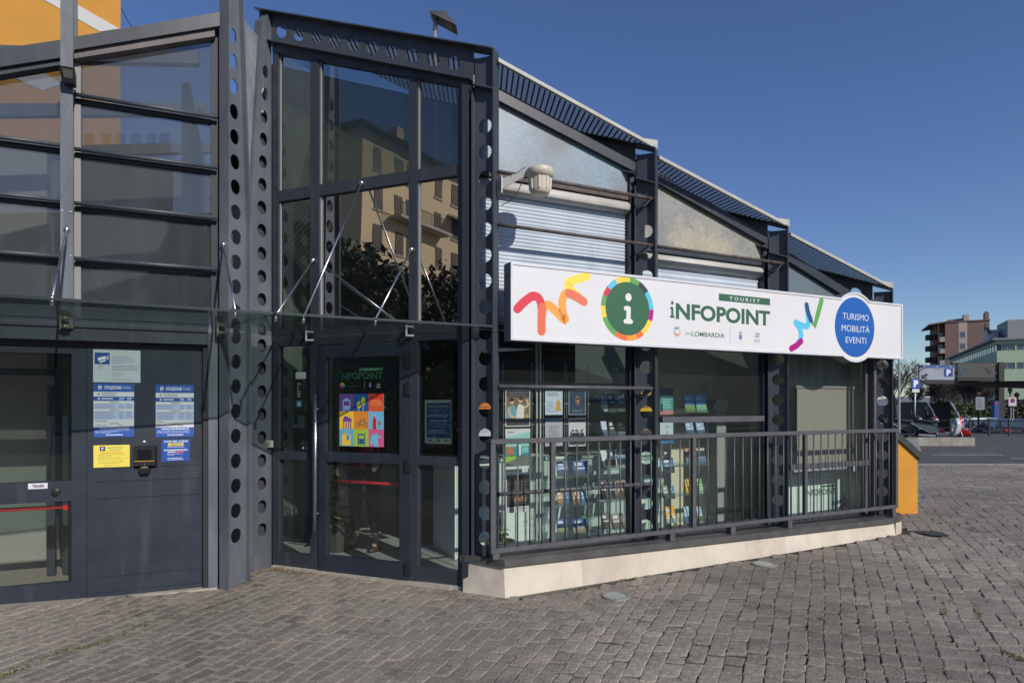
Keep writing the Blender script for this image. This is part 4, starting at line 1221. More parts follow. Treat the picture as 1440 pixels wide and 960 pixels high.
# header band over the doors
m = MB(); m.box(-2.6, lp(293, 500, .04)[0] - .002, -.005, .12, 2.215, 2.27); m.box(-2.6, lp(293, 500, .04)[0] - .002, .012, .12, 2.11, 2.2145); ppart('header_band', m, STEEL)
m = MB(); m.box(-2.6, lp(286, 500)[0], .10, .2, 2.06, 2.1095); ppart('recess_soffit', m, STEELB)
# doors
TD = .10
HTop = 2.058
gx = lp(100.5, 600, TD)[0]; ex = lp(122, 600, TD)[0]; px1 = lp(286, 600, TD)[0]
H1, H0 = lp(60, 677, TD)[1], lp(60, 706, TD)[1]
m = MB()
m.box(gx, ex - .002, TD, TD + .05, .01, HTop); m.box(-2.4, gx, TD, TD + .05, H0, H1); m.box(-2.4, gx, TD, TD + .05, .01, .165); m.box(-2.4, gx, TD, TD + .05, HTop - .05, HTop)
gd = ppart('glass_door', m, STEEL2)
m = MB(); m.box(-2.4, gx, TD + .02, TD + .026, .165, H0); ppart('door_pane', m, GLASSR, parent=gd)
m = MB(); m.box(-2.4, gx, TD + .02, TD + .026, H1, HTop - .05); ppart('door_pane', m, GLASSR, parent=gd)
a = lp(78.5, 691, TD); m = MB(); m.lathe([(.030, 0), (.033, -.006), (.030, -.018), (.016, -.022)], (a[0], TD, a[1]), 20, axis='t'); ppart('lock_rose', m, DARKP, parent=gd, smooth=False)
a = lp(91, 712, TD + .1); m = MB(); m.tube([(-2.4, TD + .1, a[1]), (a[0], TD + .1, a[1])], .016, 10); m.box(a[0], a[0] + .03, TD + .05, TD + .12, a[1] - .02, a[1] + .02); ppart('push_bar', m, RED, parent=gd)
m = MB(); m.box(ex + .001, px1, TD - .002, TD + .05, .01, HTop); pd = ppart('panel_door', m, STEEL2)
# raised panels on it
def pan(x0, x1, y0, y1, name='door_panel'):
    A = lp(x0, y1, TD); B = lp(x1, y0, TD); hb, ht = lp((x0 + x1) / 2, y1, TD)[1], lp((x0 + x1) / 2, y0, TD)[1]
    m = MB(); m.bbox(A[0], B[0], TD - .007, TD - .0025, hb, ht, .002); return ppart(name, m, STEEL2, parent=pd)
pan(132.5, 282, 484, 655.5); pan(132.5, 282, 657.5, 674.5); pan(132.5, 282, 676, 697.5); pan(132.5, 282, 700, 805); pan(132.5, 282, 807, 826)
m = MB(); m.box(-2.6, -.03, .03, .14, -.03, .012); ppart('threshold', m, THR)
# interior
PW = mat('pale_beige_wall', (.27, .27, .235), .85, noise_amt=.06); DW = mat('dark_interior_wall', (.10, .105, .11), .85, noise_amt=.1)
m = MB(); m.box(-4.2, -.15, .16, 4.0, -.04, .012); ppart('interior_floor', m, FLOORM)
q = L.at(66, 300, 1.7)[0]
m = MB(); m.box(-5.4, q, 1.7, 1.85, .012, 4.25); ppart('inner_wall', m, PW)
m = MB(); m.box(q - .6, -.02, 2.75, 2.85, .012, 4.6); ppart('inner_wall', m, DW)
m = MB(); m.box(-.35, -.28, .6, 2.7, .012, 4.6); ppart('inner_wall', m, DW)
m = MB()
for qq in (88, 110): 
    sq = L.at(qq - 22, 600, .9)[0]; m.box(sq, sq + .06, .9, .96, .012, 2.3)
m.box(-3.5, -.4, .9, .96, 1.86, 1.92); m.box(-3.5, -.4, .9, .96, 2.24, 2.30); ppart('inner_door_frame', m, STEEL2)
m = MB(); m.box(-3.9, -.2, .18, 2.6, 2.32, 2.36); ppart('inner_ceiling', m, PW)
for k in range(3):
    z0 = 4.45 + k * .05
    A = (-4.2, .5 + k * 1.2, 3.55 + .0); m = MB(); m.hexa([(-4.2, .5 + k * 1.1, 4.0), (-.2, .5 + k * 1.1, 4.75), (-.2, .58 + k * 1.1, 4.75), (-4.2, .58 + k * 1.1, 4.0), (-4.2, .5 + k * 1.1, 4.12), (-.2, .5 + k * 1.1, 4.87), (-.2, .58 + k * 1.1, 4.87), (-4.2, .58 + k * 1.1, 4.12)])
    ppart('roof_beam', m, STEEL)
# canopy over the car park doors
can2 = Thing('glass_canopy', 'long glass canopy over the car park doors at the left edge', 'canopy', L, (-1.3, -.4, CH))
def lw(p): return L.inv(p[0], p[1])
F0, F1_ = lw(front[0]), lw(front[1])
m = MB(); pp = [F0, (F1_[0] - .012, F1_[1]), lw((-2.38, 5.29)), (-.02, -.03), (-2.9, -.03)]
m.prism(pp, CH, CH + .016); can2.part('glass_sheet', m, CANOPY)
m = MB(); m.prism([(F0[0], F0[1] - .004), (F1_[0] - .012, F1_[1] - .004), (F1_[0] - .012, F1_[1] - .0005), (F0[0], F0[1] - .0005)], CH - .001, CH + .017); can2.part('front_edge', m, EDGE)
def lrod(xa, ya, xb, yb, ta=-.02):
    a = L.at(xa, ya, ta); k = (CH + .03 - EYE) / (-(yb - HY) / FPX); B = L.inv((xb - CX) / FPX * k, k)
    rod(can2, (a[0], ta, a[1]), (B[0], B[1], CH + .03))
lrod(94, 323, 73.5, 419); lrod(314, 344, 331, 437)
for xx, yy in ((93, 455), (313, 467)):
    a = L.at(xx, yy, -.03); m = MB()
    m.bbox(a[0] - .03, a[0] + .03, -.07, -.008, CH - .05, CH - .02, .005); m.bbox(a[0] - .03, a[0] + .03, -.07, -.008, CH + .02, CH + .055, .005)
    m.box(a[0] - .045, a[0] - .03, -.04, -.02, CH - .06, CH + .06); m.ball((a[0] + .0, -.075, CH - .035), .016, 8, 6); m.ball((a[0], -.075, CH + .035), .016, 8, 6)
    can2.part('clamp', m, mat('tarnished_brass', (.28, .25, .19), .35, metal=.8, noise_amt=.3, noise_scale=30))

# ================================================================== NOTICES ON THE DOORS
DB = lin(30, 68, 140)
def sheetthing(name, label, cat, F, t, x0, x1, y0, y1, paper, fn, thick=.0012, group=None, dy=0):
    A = F.at(x0, (y0 + y1) / 2, t); B = F.at(x1, (y0 + y1) / 2, t); s0, s1 = A[0], B[0]
    h1, h0 = F.at((x0 + x1) / 2, y0, t)[1], F.at((x0 + x1) / 2, y1, t)[1]
    m = MB(); m.box(s0, s1, t - thick, t, h0, h1, paper)
    T = Thing(name, label, cat, F, ((s0 + s1) / 2, t, h0), mb=m, mats=PRINT, group=group)
    m = MB(); U = lambda u: s0 + (s1 - s0) * u; V = lambda v: h1 - (h1 - h0) * v
    fn(m, U, V, t - thick - .0006)
    if m.v: T.part('print', m, PRINT)
    return T
TP = TD - .0078
def p_cctv(m, U, V, t):
    rect(m, U(.03), U(.345), V(.45), V(.09), t, DB)
    w = (.7, .73, .75)
    m.face([(U(.09), t - .0002, V(.26)), (U(.26), t - .0002, V(.19)), (U(.28), t - .0002, V(.27)), (U(.11), t - .0002, V(.35))], w)
    m.face([(U(.13), t - .0002, V(.37)), (U(.26), t - .0002, V(.30)), (U(.265), t - .0002, V(.34)), (U(.145), t - .0002, V(.41))], w)
    rect(m, U(.295), U(.315), V(.30), V(.17), t - .0002, w); rect(m, U(.27), U(.31), V(.30), V(.28), t - .0002, w)
    lines(m, U(.39), U(.97), V(.42), V(.18), 5, t, lin(90, 110, 150), seed=1, thick=.3); lines(m, U(.39), U(.98), V(.64), V(.46), 4, t, lin(90, 110, 150), seed=2, thick=.3)
    lines(m, U(.39), U(.62), V(.84), V(.67), 5, t, lin(120, 130, 145), seed=3, thick=.25); lines(m, U(.39), U(.9), V(.95), V(.86), 2, t, lin(130, 138, 150), seed=4, thick=.25)
    lines(m, U(.09), U(.24), V(.62), V(.48), 3, t, lin(120, 130, 145), seed=5, thick=.3)
sheetthing('cctv_notice', 'pale sheet with blue video camera symbol above the left tariff board', 'notice', L, TP, 131, 197.5, 492, 537.5, (.50, .56, .58), p_cctv)
BLU = lin(40, 85, 165)
def p_tariff(variant):
    def f(m, U, V, t):
        W_ = (.72, .73, .76); P_ = lin(185, 195, 225)
        rect(m, U(0), U(1), V(.155), V(0), t, BLU)
        disc(m, U(.16), V(.075), .014, .0165, t - .0002, W_, 20, r_in=.8); text(m, L, 'P', U(.125), U(.195), V(.115), V(.035) - V(.115), t - .0002, W_, bold=.03)
        text(m, L, 'STAZIONE', U(.27), U(.68), V(.105), V(.045) - V(.105), t - .0002, W_, bold=.035); text(m, L, 'PARK', U(.71), U(.93), V(.105), V(.045) - V(.105), t - .0002, lin(190, 205, 235), bold=-.008)
        rect(m, U(0), U(1), V(.325), V(.245), t, BLU)
        disc(m, U(.13), V(.20), .0085, .0095, t - .0002, lin(190, 120, 120), 14); disc(m, U(.13), V(.285), .0085, .0095, t - .0002, (.7, .7, .7), 14); disc(m, U(.13), V(.285), .0035, .004, t - .0004, lin(200, 110, 70), 10)
        lines(m, U(.2), U(.62), V(.235), V(.165), 2, t - .0002, lin(90, 90, 110), seed=variant + 10, thick=.35)
        lines(m, U(.2), U(.5), V(.31), V(.26), 1, t - .0002, W_, seed=variant + 11, thick=.5)
        for u in (.6, .79): lines(m, U(u + .03), U(u + .17), V(.315), V(.255), 2, t - .0002, W_, seed=variant + 12, thick=.5)
        for (v0, v1) in ((.375, .475), (.515, .67)):
            rect(m, U(0), U(1), V(v1), V(v0), t, P_)
            n = 4 if v0 < .4 else 5
            lines(m, U(.04), U(.55), V(v1), V(v0), n, t - .0002, lin(110, 115, 150), seed=variant + 13, thick=.35)
            lines(m, U(.62), U(.76), V(v1), V(v0), n, t - .0002, lin(110, 115, 150), seed=variant + 14, thick=.35); lines(m, U(.80), U(.95), V(v1), V(v0), n, t - .0002, lin(110, 115, 150), seed=variant + 15, thick=.35)
        for v in (.345, .49, .745): lines(m, U(.4), U(.65), V(v + .018), V(v - .006), 1, t - .0002, lin(90, 90, 110), seed=variant + 16, thick=.6)
        lines(m, U(.04), U(.35), V(.72), V(.69), 1, t, lin(110, 115, 150), seed=variant + 17, thick=.5); lines(m, U(.04), U(.35), V(.80), V(.765), 2, t, lin(110, 115, 150), seed=variant + 18, thick=.4); lines(m, U(.6), U(.72), V(.80), V(.765), 1, t, lin(110, 115, 150), seed=variant + 19, thick=.4)
        rect(m, U(0), U(1), V(1), V(.815), t, BLU)
        lines(m, U(.15), U(.87), V(.86), V(.83), 1, t - .0002, W_, seed=variant + 20, thick=.7, fill=1); lines(m, U(.04), U(.96), V(.93), V(.87), 3, t - .0002, lin(170, 190, 230), seed=variant + 21, thick=.45)
        lines(m, U(.3), U(.72), V(.975), V(.945), 1, t - .0002, W_, seed=variant + 22, thick=.6, fill=1)
    return f
sheetthing('tariff_board', 'blue and white car park tariff board below the camera notice, the left of two', 'notice', L, TP, 131.5, 188.5, 539, 614, (.70, .70, .70), p_tariff(0))
sheetthing('tariff_board', 'blue and white car park tariff board above the small blue notice, the right of two', 'notice', L, TP, 219, 272.5, 541, 614, (.70, .70, .70), p_tariff(40))
YE = (.78, .66, .10)
def p_yellow(m, U, V, t):
    rect(m, U(.17), U(.32), V(.26), V(.05), t, lin(45, 50, 110)); text(m, L, 'P', U(.215), U(.28), V(.22), V(.09) - V(.22), t - .0003, (.7, .7, .7), bold=.04)
    B_ = lin(70, 80, 100)
    text(m, L, 'PARCHEGGIO', U(.38), U(.82), V(.155), V(.085) - V(.155), t, B_); text(m, L, 'STAZIONE', U(.44), U(.76), V(.265), V(.20) - V(.265), t, B_)
    text(m, L, 'INGRESSO PEDONALE', U(.19), U(.81), V(.385), V(.325) - V(.385), t, lin(215, 100, 30), bold=.02)
    lines(m, U(.12), U(.92), V(.66), V(.41), 4, t, lin(140, 135, 60), seed=5, thick=.28); lines(m, U(.15), U(.85), V(.84), V(.70), 2, t, lin(140, 135, 60), seed=6, thick=.3); lines(m, U(.3), U(.75), V(.97), V(.86), 2, t, lin(140, 135, 60), seed=7, thick=.3)
sheetthing('yellow_notice', 'yellow car park notice with blue P beside the card reader', 'notice', L, TP, 131.5, 182.5, 625.5, 656.5, YE, p_yellow)
def p_blue(m, U, V, t):
    w = (.7, .72, .76)
    text(m, L, 'AVVISO PER I CLIENTI', U(.07), U(.93), V(.135), V(.045) - V(.135), t, w, bold=.03)
    rect(m, U(.22), U(.77), V(.295), V(.17), t, (.75, .58, .05)); text(m, L, 'TELEPASS', U(.29), U(.71), V(.27), V(.195) - V(.27), t - .0003, lin(60, 80, 120), bold=.01)
    lines(m, U(.2), U(.8), V(.38), V(.32), 1, t, w, seed=3, thick=.4, fill=1); lines(m, U(.08), U(.92), V(.54), V(.43), 1, t, w, seed=4, thick=.5, fill=1)
    lines(m, U(.2), U(.47), V(.62), V(.53), 1, t, w, seed=5, thick=.6, fill=1); lines(m, U(.48), U(.80), V(.62), V(.53), 1, t, lin(230, 110, 90), seed=6, thick=.6, fill=1)
    lines(m, U(.2), U(.82), V(.75), V(.64), 2, t, w, seed=7, thick=.3); lines(m, U(.2), U(.8), V(.96), V(.82), 2, t, w, seed=9, thick=.4)
A = lp(226.5, 632, TP); 
sheetthing('blue_notice', 'small blue customer notice with yellow strip right of the card reader', 'notice', L, TP, 227.5, 267, 617.5, 648, lin(30, 75, 160), p_blue)
sheetthing('push_label', 'small white label reading TIRARE on the glass door rail', 'label', L, TD, 39.5, 67, 679, 687, (.66, .66, .68), lambda m, U, V, t: text(m, L, 'TIRARE', U(.2), U(.82), V(.74), V(.27) - V(.74), t, (.05, .05, .09), bold=.04))
# card reader
a0_, a1_ = L.at(188, 640, TP), L.at(221, 640, TP); ht, hb = L.at(205, 626.5, TP)[1], L.at(205, 657, TP)[1]
m = MB(); s0, s1 = a0_[0], a1_[0]
m.hexa([(s0 + .01, TP - .045, hb + .02), (s1 - .01, TP - .045, hb + .02), (s1, TP, hb), (s0, TP, hb), (s0 + .012, TP - .05, ht - .012), (s1 - .012, TP - .05, ht - .012), (s1, TP, ht), (s0, TP, ht)])
rd = Thing('card_reader', 'black card reader box with orange line on the panelled door', 'card reader', L, ((s0 + s1) / 2, TP, hb), mb=m, mats=DARKP)
m = MB(); m.box(s0 + .035, s1 - .035, TP - .056, TP - .047, hb + .075, ht - .03); rd.part('screen', m, mat('dark_screen', (.01, .012, .015), .15))
m = MB(); m.box(s0 + .012, s1 - .012, TP - .052, TP - .046, hb + .055, hb + .06); rd.part('orange_line', m, mat('orange_line', (.6, .3, .03), .4))
m = MB(); m.hexa([(s0 + .055, TP - .05, hb - .045), (s1 - .055, TP - .05, hb - .045), (s1 - .05, TP, hb - .045), (s0 + .05, TP, hb - .045), (s0 + .045, TP - .06, hb), (s1 - .045, TP - .06, hb), (s1 - .045, TP, hb), (s0 + .045, TP, hb)]); rd.part('tray', m, DARKP)
m = MB(); m.box(s0 + .06, s1 - .06, TP - .066, TP - .058, hb + .0, hb + .014); m.box((s0 + s1) / 2 - .002, (s0 + s1) / 2 + .002, TP - .064, TP - .058, hb + .014, hb + .04); rd.part('slot', m, INOX)
m = MB(); a = L.at(203, 620.5, TP); m.lathe([(.010, 0), (.010, -.004), (.004, -.006)], (a[0], TP, a[1]), 14, axis='t'); rd.part('button', m, WHITEP)

# entrance door: poster of nine tiles, lettering, opening hours
TG_D = -.0005
dp = lambda x, y, t=0.0: C.at(x, y, t)
def p_nine(m, U, V, t):
    colr = [[(110, 75, 145), (20, 85, 150), (215, 65, 45)], [(240, 200, 60), (230, 140, 50), (110, 190, 225)], [(110, 180, 200), (165, 200, 60), (215, 95, 150)]]
    for r in range(3):
        for c in range(3):
            rect(m, U(c / 3), U((c + 1) / 3), V((r + 1) / 3), V(r / 3), t, lin(*colr[r][c]))
    q = t - .0005
    X = lambda c, u: U((c + u) / 3); Y = lambda r, v: V((r + v) / 3)
    lb = lin(150, 190, 235)
    def rr(c, r, u0, u1, v0, v1, col, tt=q): rect(m, X(c, u0), X(c, u1), Y(r, v1), Y(r, v0), tt, lin(*col))
    # bus
    rr(0, 0, .24, .76, .34, .94, (150, 190, 235)); disc(m, X(0, .5), Y(0, .36), .030, .018, q - .0001, lb, 16); rr(0, 0, .31, .69, .42, .68, (110, 75, 145), q - .0002)
    for u in (.33, .67): disc(m, X(0, u), Y(0, .83), .006, .006, q - .0003, lin(110, 75, 145), 10)
    rr(0, 0, .26, .36, .94, 1.0, (150, 190, 235)); rr(0, 0, .64, .74, .94, 1.0, (150, 190, 235))
    # two cypress trees
    for (u, v, w, h) in ((.34, .62, .15, .21), (.64, .40, .15, .24)):
        m.face([(X(1, u) + (X(1, w) - X(1, 0)) * sin(a) * (1 - .35 * cos(a)) * .95, q, Y(0, v) + (Y(0, 0) - Y(0, h)) * cos(a)) for a in [2 * pi * k / 20 for k in range(20)]], lin(205, 205, 70))
        rr(1, 0, u - .02, u + .02, v + .15, 1.0, (205, 205, 70))
    # palace with arches
    rr(2, 0, .15, .88, .38, .50, (225, 120, 60)); rr(2, 0, .10, .92, .50, 1.0, (225, 120, 60)); rr(2, 0, .22, .80, .33, .38, (225, 120, 60))
    for u in (.25, .43, .61, .79):
        rr(2, 0, u - .055, u + .055, .72, 1.0, (215, 65, 45), q - .0002); disc(m, X(2, u), Y(0, .72), (X(2, .055) - X(2, 0)), (X(2, .055) - X(2, 0)), q - .0003, lin(215, 65, 45), 12)
    # temple
    pu = (120, 75, 150)
    m.face([(X(0, .22), q, Y(1, .50)), (X(0, .86), q, Y(1, .54)), (X(0, .84), q, Y(1, .42)), (X(0, .38), q, Y(1, .25))], lin(*pu))
    rr(0, 1, .25, .84, .50, .58, pu, q - .0002)
    for u in (.27, .43, .59, .75): rr(0, 1, u, u + .07, .58, 1.0, pu)
    # bicycle
    gq = lin(20, 105, 90)
    for u in (.30, .84): disc(m, X(1, u), Y(1, .76), .0225, .0225, q, gq, 24, r_in=.78)
    for A_, B_ in (((.30, .76), (.44, .55)), ((.44, .55), (.74, .55)), ((.74, .55), (.84, .76)), ((.44, .55), (.56, .78)), ((.56, .78), (.74, .55)), ((.30, .76), (.56, .78)), ((.44, .55), (.42, .46)), ((.74, .55), (.71, .42)), ((.36, .46), (.50, .46)), ((.62, .43), (.74, .41))):
        stroke(m, [(X(1, A_[0]), Y(1, A_[1])), (X(1, B_[0]), Y(1, B_[1]))], .005, q - .0002, gq, False)
    # bottle and fork
    rr(2, 1, .28, .52, .45, 1.0, (205, 40, 45)); disc(m, X(2, .40), Y(1, .46), X(2, .12) - X(2, 0), .016, q - .0001, lin(205, 40, 45), 14); rr(2, 1, .36, .44, .14, .45, (205, 40, 45)); rr(2, 1, .34, .46, .19, .24, (220, 225, 235), q - .0003)
    rr(2, 1, .71, .75, .7, 1.0, (200, 60, 60)); rr(2, 1, .64, .82, .64, .74, (200, 60, 60))
    for u in (.64, .71, .78): rr(2, 1, u, u + .03, .52, .66, (200, 60, 60))
    # bag with label
    rr(0, 2, .20, .78, .33, .96, (240, 205, 60)); rr(0, 2, .50, .68, .33, .66, (110, 180, 200), q - .0002); rr(0, 2, .53, .65, .40, .66, (60, 120, 190), q - .0003); stroke(m, [(X(0, .36), Y(2, .34)), (X(0, .42), Y(2, .20)), (X(0, .56), Y(2, .22)), (X(0, .6), Y(2, .40))], .004, q - .0005, lin(240, 205, 60))
    # tram
    rr(1, 2, .27, .76, .28, .84, (20, 80, 145)); rr(1, 2, .33, .70, .36, .56, (165, 200, 60), q - .0002)
    for u in (.38, .64): disc(m, X(1, u), Y(2, .71), .006, .006, q - .0003, lin(165, 200, 60), 10)
    stroke(m, [(X(1, .34), Y(2, .84)), (X(1, .27), Y(2, .99))], .005, q, lin(20, 80, 145), False); stroke(m, [(X(1, .68), Y(2, .84)), (X(1, .76), Y(2, .99))], .005, q, lin(20, 80, 145), False); rr(1, 2, .32, .72, .88, .91, (20, 80, 145), q - .0001)
    # winged statue
    st_ = (110, 195, 225)
    m.face([(X(2, .45), q, Y(2, .28)), (X(2, .58), q, Y(2, .28)), (X(2, .62), q, Y(2, .6)), (X(2, .68), q, Y(2, .99)), (X(2, .30), q, Y(2, .99)), (X(2, .42), q, Y(2, .6))], lin(*st_)); disc(m, X(2, .52), Y(2, .25), .0065, .008, q - .0002, lin(*st_), 12)
    m.face([(X(2, .44), q - .0001, Y(2, .36)), (X(2, .30), q - .0001, Y(2, .25)), (X(2, .14), q - .0001, Y(2, .5)), (X(2, .10), q - .0001, Y(2, .92)), (X(2, .30), q - .0001, Y(2, .8)), (X(2, .42), q - .0001, Y(2, .6))], lin(*st_))
    m.face([(X(2, .56), q - .0003, Y(2, .33)), (X(2, .9), q - .0003, Y(2, .42)), (X(2, .93), q - .0003, Y(2, .48)), (X(2, .57), q - .0003, Y(2, .46))], lin(*st_))
sheetthing('nine_tile_poster', 'poster of nine bright tiles with bus, trees, bicycle and tram on the entrance door', 'poster', C, -.0005, 477.5, 539.5, 553.5, 627.5, (.6, .6, .6), p_nine)
# lettering on the door glass
a = dp(478, 533); b = dp(538.5, 533)
hh0, hh1 = dp(508, 532.5)[1], dp(508, 523)[1]
m = MB(); DG = lin(38, 82, 60)
text(m, C, 'NFOPOINT', a[0] + .022, b[0], hh0, hh1 - hh0, -.0006, DG, bold=.035)
rect(m, a[0] + .001, a[0] + .013, hh0, hh0 + .035, -.0006, DG); disc(m, a[0] + .007, hh1 + .002, .007, .008, -.0006, DG, 12)
bb = dp(505, 520); rect(m, bb[0], b[0], dp(520, 521)[1], dp(520, 517)[1], -.0006, lin(40, 105, 70)); text(m, C, 'T O U R I S T', bb[0] + .05, b[0] - .05, dp(520, 520.4)[1], .014, -.0010, (.5, .55, .52))
c_ = dp(481.5, 542)
for k, c in enumerate(((90, 190, 225), (95, 160, 85), (245, 205, 70), (240, 160, 70), (222, 105, 72), (205, 50, 80), (165, 5, 125), (60, 110, 170))):
    A_ = 2 * pi * k / 8; stroke(m, [(c_[0] + .012 * cos(A_), c_[1] + .012 * sin(A_)), (c_[0] + .026 * cos(A_), c_[1] + .026 * sin(A_))], .010, -.0006 - k * .00002, lin(*c), False)
l0 = dp(486, 543); l1 = dp(508, 543); text(m, C, 'LOMBARDIA', l0[0], l1[0], l0[1] - .008, .014, -.0006, DG)
x1_ = dp(512.5, 541); rect(m, x1_[0], x1_[0] + .003, x1_[1] - .035, x1_[1] + .035, -.0006, (.25, .27, .26))
c_ = dp(520.5, 542); disc(m, c_[0], c_[1], .012, .016, -.0006, lin(120, 140, 190), 14); rect(m, c_[0] - .006, c_[0] + .006, c_[1] + .017, c_[1] + .026, -.0006, lin(150, 165, 200))
c_ = dp(532, 541.5)
for k, c in ((-.016, (60, 150, 190)), (-.004, (90, 165, 100)), (.008, (235, 130, 50))): rect(m, c_[0] + k, c_[0] + k + .009, c_[1] - .008, c_[1] + .016, -.0006, lin(*c))
rect(m, c_[0] - .022, c_[0] + .022, c_[1] - .022, c_[1] - .016, -.0006, (.4, .42, .42))
Thing('door_lettering', 'green TOURIST iNFOPOINT vinyl lettering on the entrance door above the tile poster', 'lettering', C, (dp(508, 532)[0], 0, hh0 - .1), mb=m, mats=DECAL)
def p_hours(m, U, V, t):
    rect(m, U(.07), U(.93), V(.87), V(.07), t, lin(20, 95, 165))
    w = lin(235, 240, 245); y = lin(240, 215, 150)
    text(m, C, 'ORARI DI APERTURA', U(.13), U(.87), V(.165), V(.125) - V(.165), t - .0004, w, bold=.02); text(m, C, 'LUN - VEN 9.00 - 18.00', U(.16), U(.84), V(.23), V(.20) - V(.23), t - .0004, y); text(m, C, 'SAB 9.00 - 17.00', U(.27), U(.73), V(.285), V(.255) - V(.285), t - .0004, y)
    lines(m, U(.12), U(.88), V(.40), V(.32), 2, t - .0004, w, seed=2, thick=.35)
    text(m, C, 'OPENING HOURS', U(.19), U(.81), V(.50), V(.46) - V(.50), t - .0004, w, bold=.02); text(m, C, 'MON - FRI 9 AM - 6 PM', U(.15), U(.84), V(.565), V(.535) - V(.565), t - .0004, y); text(m, C, 'SAT 9 AM - 5 PM', U(.27), U(.73), V(.62), V(.59) - V(.62), t - .0004, y)
    lines(m, U(.12), U(.9), V(.78), V(.67), 3, t - .0004, w, seed=4, thick=.3)
    for u in (.2, .5, .78): rect(m, U(u - .05), U(u + .05), V(.95), V(.91), t - .0004, lin(110, 125, 140))
sheetthing('opening_hours_sheet', 'blue opening hours sheet on white paper taped to the right side pane', 'notice', C, .045, 597.5, 636, 562, 623.5, (.62, .70, .67), p_hours)
m = MB(); c_ = dp(614, 525, .0185)
disc(m, c_[0], c_[1], .115, .115, .0298, lin(10, 30, 20), 36); disc(m, c_[0], c_[1] + .05, .018, .02, .0292, lin(38, 44, 42), 14); rect(m, c_[0] - .02, c_[0] + .02, c_[1] - .07, c_[1] + .02, .0292, lin(38, 44, 42))
Thing('round_window_mark', 'dark green round information mark on the narrow pane right of the door', 'lettering', C, (c_[0], .018, c_[1] - .12), mb=m, mats=DECAL)
sheetthing('small_sticker', 'white sticker uppermost on the pane left of the door', 'sticker', C, .018, 416, 430, 523, 532.5, (.40, .46, .44), lambda m, U, V, t: lines(m, U(.1), U(.9), V(.9), V(.5), 3, t, (.15, .3, .2), seed=1))
sheetthing('small_sticker', 'blue sticker with white symbol left of the entrance door', 'sticker', C, .018, 417, 424, 563, 572, lin(60, 110, 160), lambda m, U, V, t: rect(m, U(.3), U(.75), V(.75), V(.3), t, (.5, .55, .6)))
sheetthing('small_sticker', 'column of tiny grey pictograms left of the entrance door', 'sticker', C, .018, 417, 424.5, 538, 559, lin(22, 26, 28), lambda m, U, V, t: lines(m, U(.15), U(.85), V(1), V(0), 6, t, (.25, .27, .27), seed=8, thick=.6))
sheetthing('small_sticker', 'white card with dark blue corner above the left mid rail', 'sticker', C, .03, 412.5, 432.5, 584, 601.5, (.36, .42, .41), lambda m, U, V, t: (rect(m, U(.05), U(.32), V(.7), V(.08), t, lin(20, 60, 100)), lines(m, U(.4), U(.9), V(.7), V(.15), 3, t, (.2, .25, .26), seed=3)))
for k, xx in enumerate((426.5, 432)):
    a = dp(xx, 629.5, .018); m = MB(); m.lathe([(.0085, 0), (.0085, -.002)], (a[0], .018, a[1]), 12, axis='t')
    Thing('dot_sticker', ['left white dot sticker low on the side pane', 'right white dot sticker low on the side pane'][k], 'sticker', C, (a[0], .018, a[1]), group='white dot stickers', mb=m, mats=WHITEP)
# bell push on the corner column
w_ = FB.w(.02, .23); q = C.inv(w_.x, w_.y)
a = dp(378.5, 624, -.05)
m = MB(); m.bbox(a[0] - .035, a[0] + .035, -.075, -.03, a[1] - .035, a[1] + .035, .005)
bp_ = Thing('bell_box', 'small beige bell box on the column left of the entrance', 'bell', C, (a[0], -.03, a[1] - .035), mb=m, mats=mat('beige_plastic', (.5, .46, .38), .5))
m = MB(); m.box(a[0] - .018, a[0] + .018, -.078, -.0755, a[1] - .018, a[1] + .018); bp_.part('button', m, GREYP)

# siren on bracket
BEIGE = mat('beige_siren_plastic', (.56, .52, .43), .45, noise_amt=.05)
TSn = -.25
c0_ = R.at(759.5, 256, TSn); rad = 18.6 * R.at(759.5, 256, TSn)[0] * 0 + .108
zc = lambda y: R.at(759.5, y, TSn)[1]
prof = [(.001, zc(273)), (.06, zc(274.5)), (.078, zc(272)), (.085, zc(268)), (.092, zc(251)), (.093, zc(250)), (.110, zc(249.5)), (.111, zc(240.5)), (.106, zc(238)), (.05, zc(236.5)), (.001, zc(236.5))]
m = MB(); hb = zc(274)
m.lathe([(r, h) for r, h in prof], (c0_[0], TSn, 0), 32)
si = Thing('siren', 'round beige siren hanging from a slotted arm on the corner column', 'siren', R, (c0_[0], TSn, hb), mb=m, mats=BEIGE, smooth=True)
m = MB()
for k in range(8):
    A_ = k * pi / 4 + .2; x_, y_ = c0_[0] + .090 * cos(A_), TSn + .090 * sin(A_)
    m.tube([(x_, y_, zc(251)), (c0_[0] + .083 * cos(A_), TSn + .083 * sin(A_), zc(268))], .011, 6)
si.part('rib', m, BEIGE, kind='stuff')
a = R.at(699, 256, -.10); e = (c0_[0] - .09, TSn + .03, zc(243))
m = MB()
hA, hB = R.at(699, 251, -.07)[1], R.at(699, 266, -.07)[1]
s_0 = SC[0] + .012
p = [(s_0, -.07, hB), (e[0], e[1], e[2] - .015), (e[0], e[1] + .045, e[2] - .015), (s_0, -.025, hB), (s_0, -.07, hA), (e[0], e[1], e[2] + .03), (e[0], e[1] + .045, e[2] + .03), (s_0, -.025, hA)]
m.hexa(p); m.box(s_0, s_0 + .01, -.09, .0, R.at(699, 271, -.07)[1], R.at(699, 247, -.07)[1])
arm = si.part('arm', m, mat('pale_grey_bracket', (.45, .45, .44), .5))
m = MB()
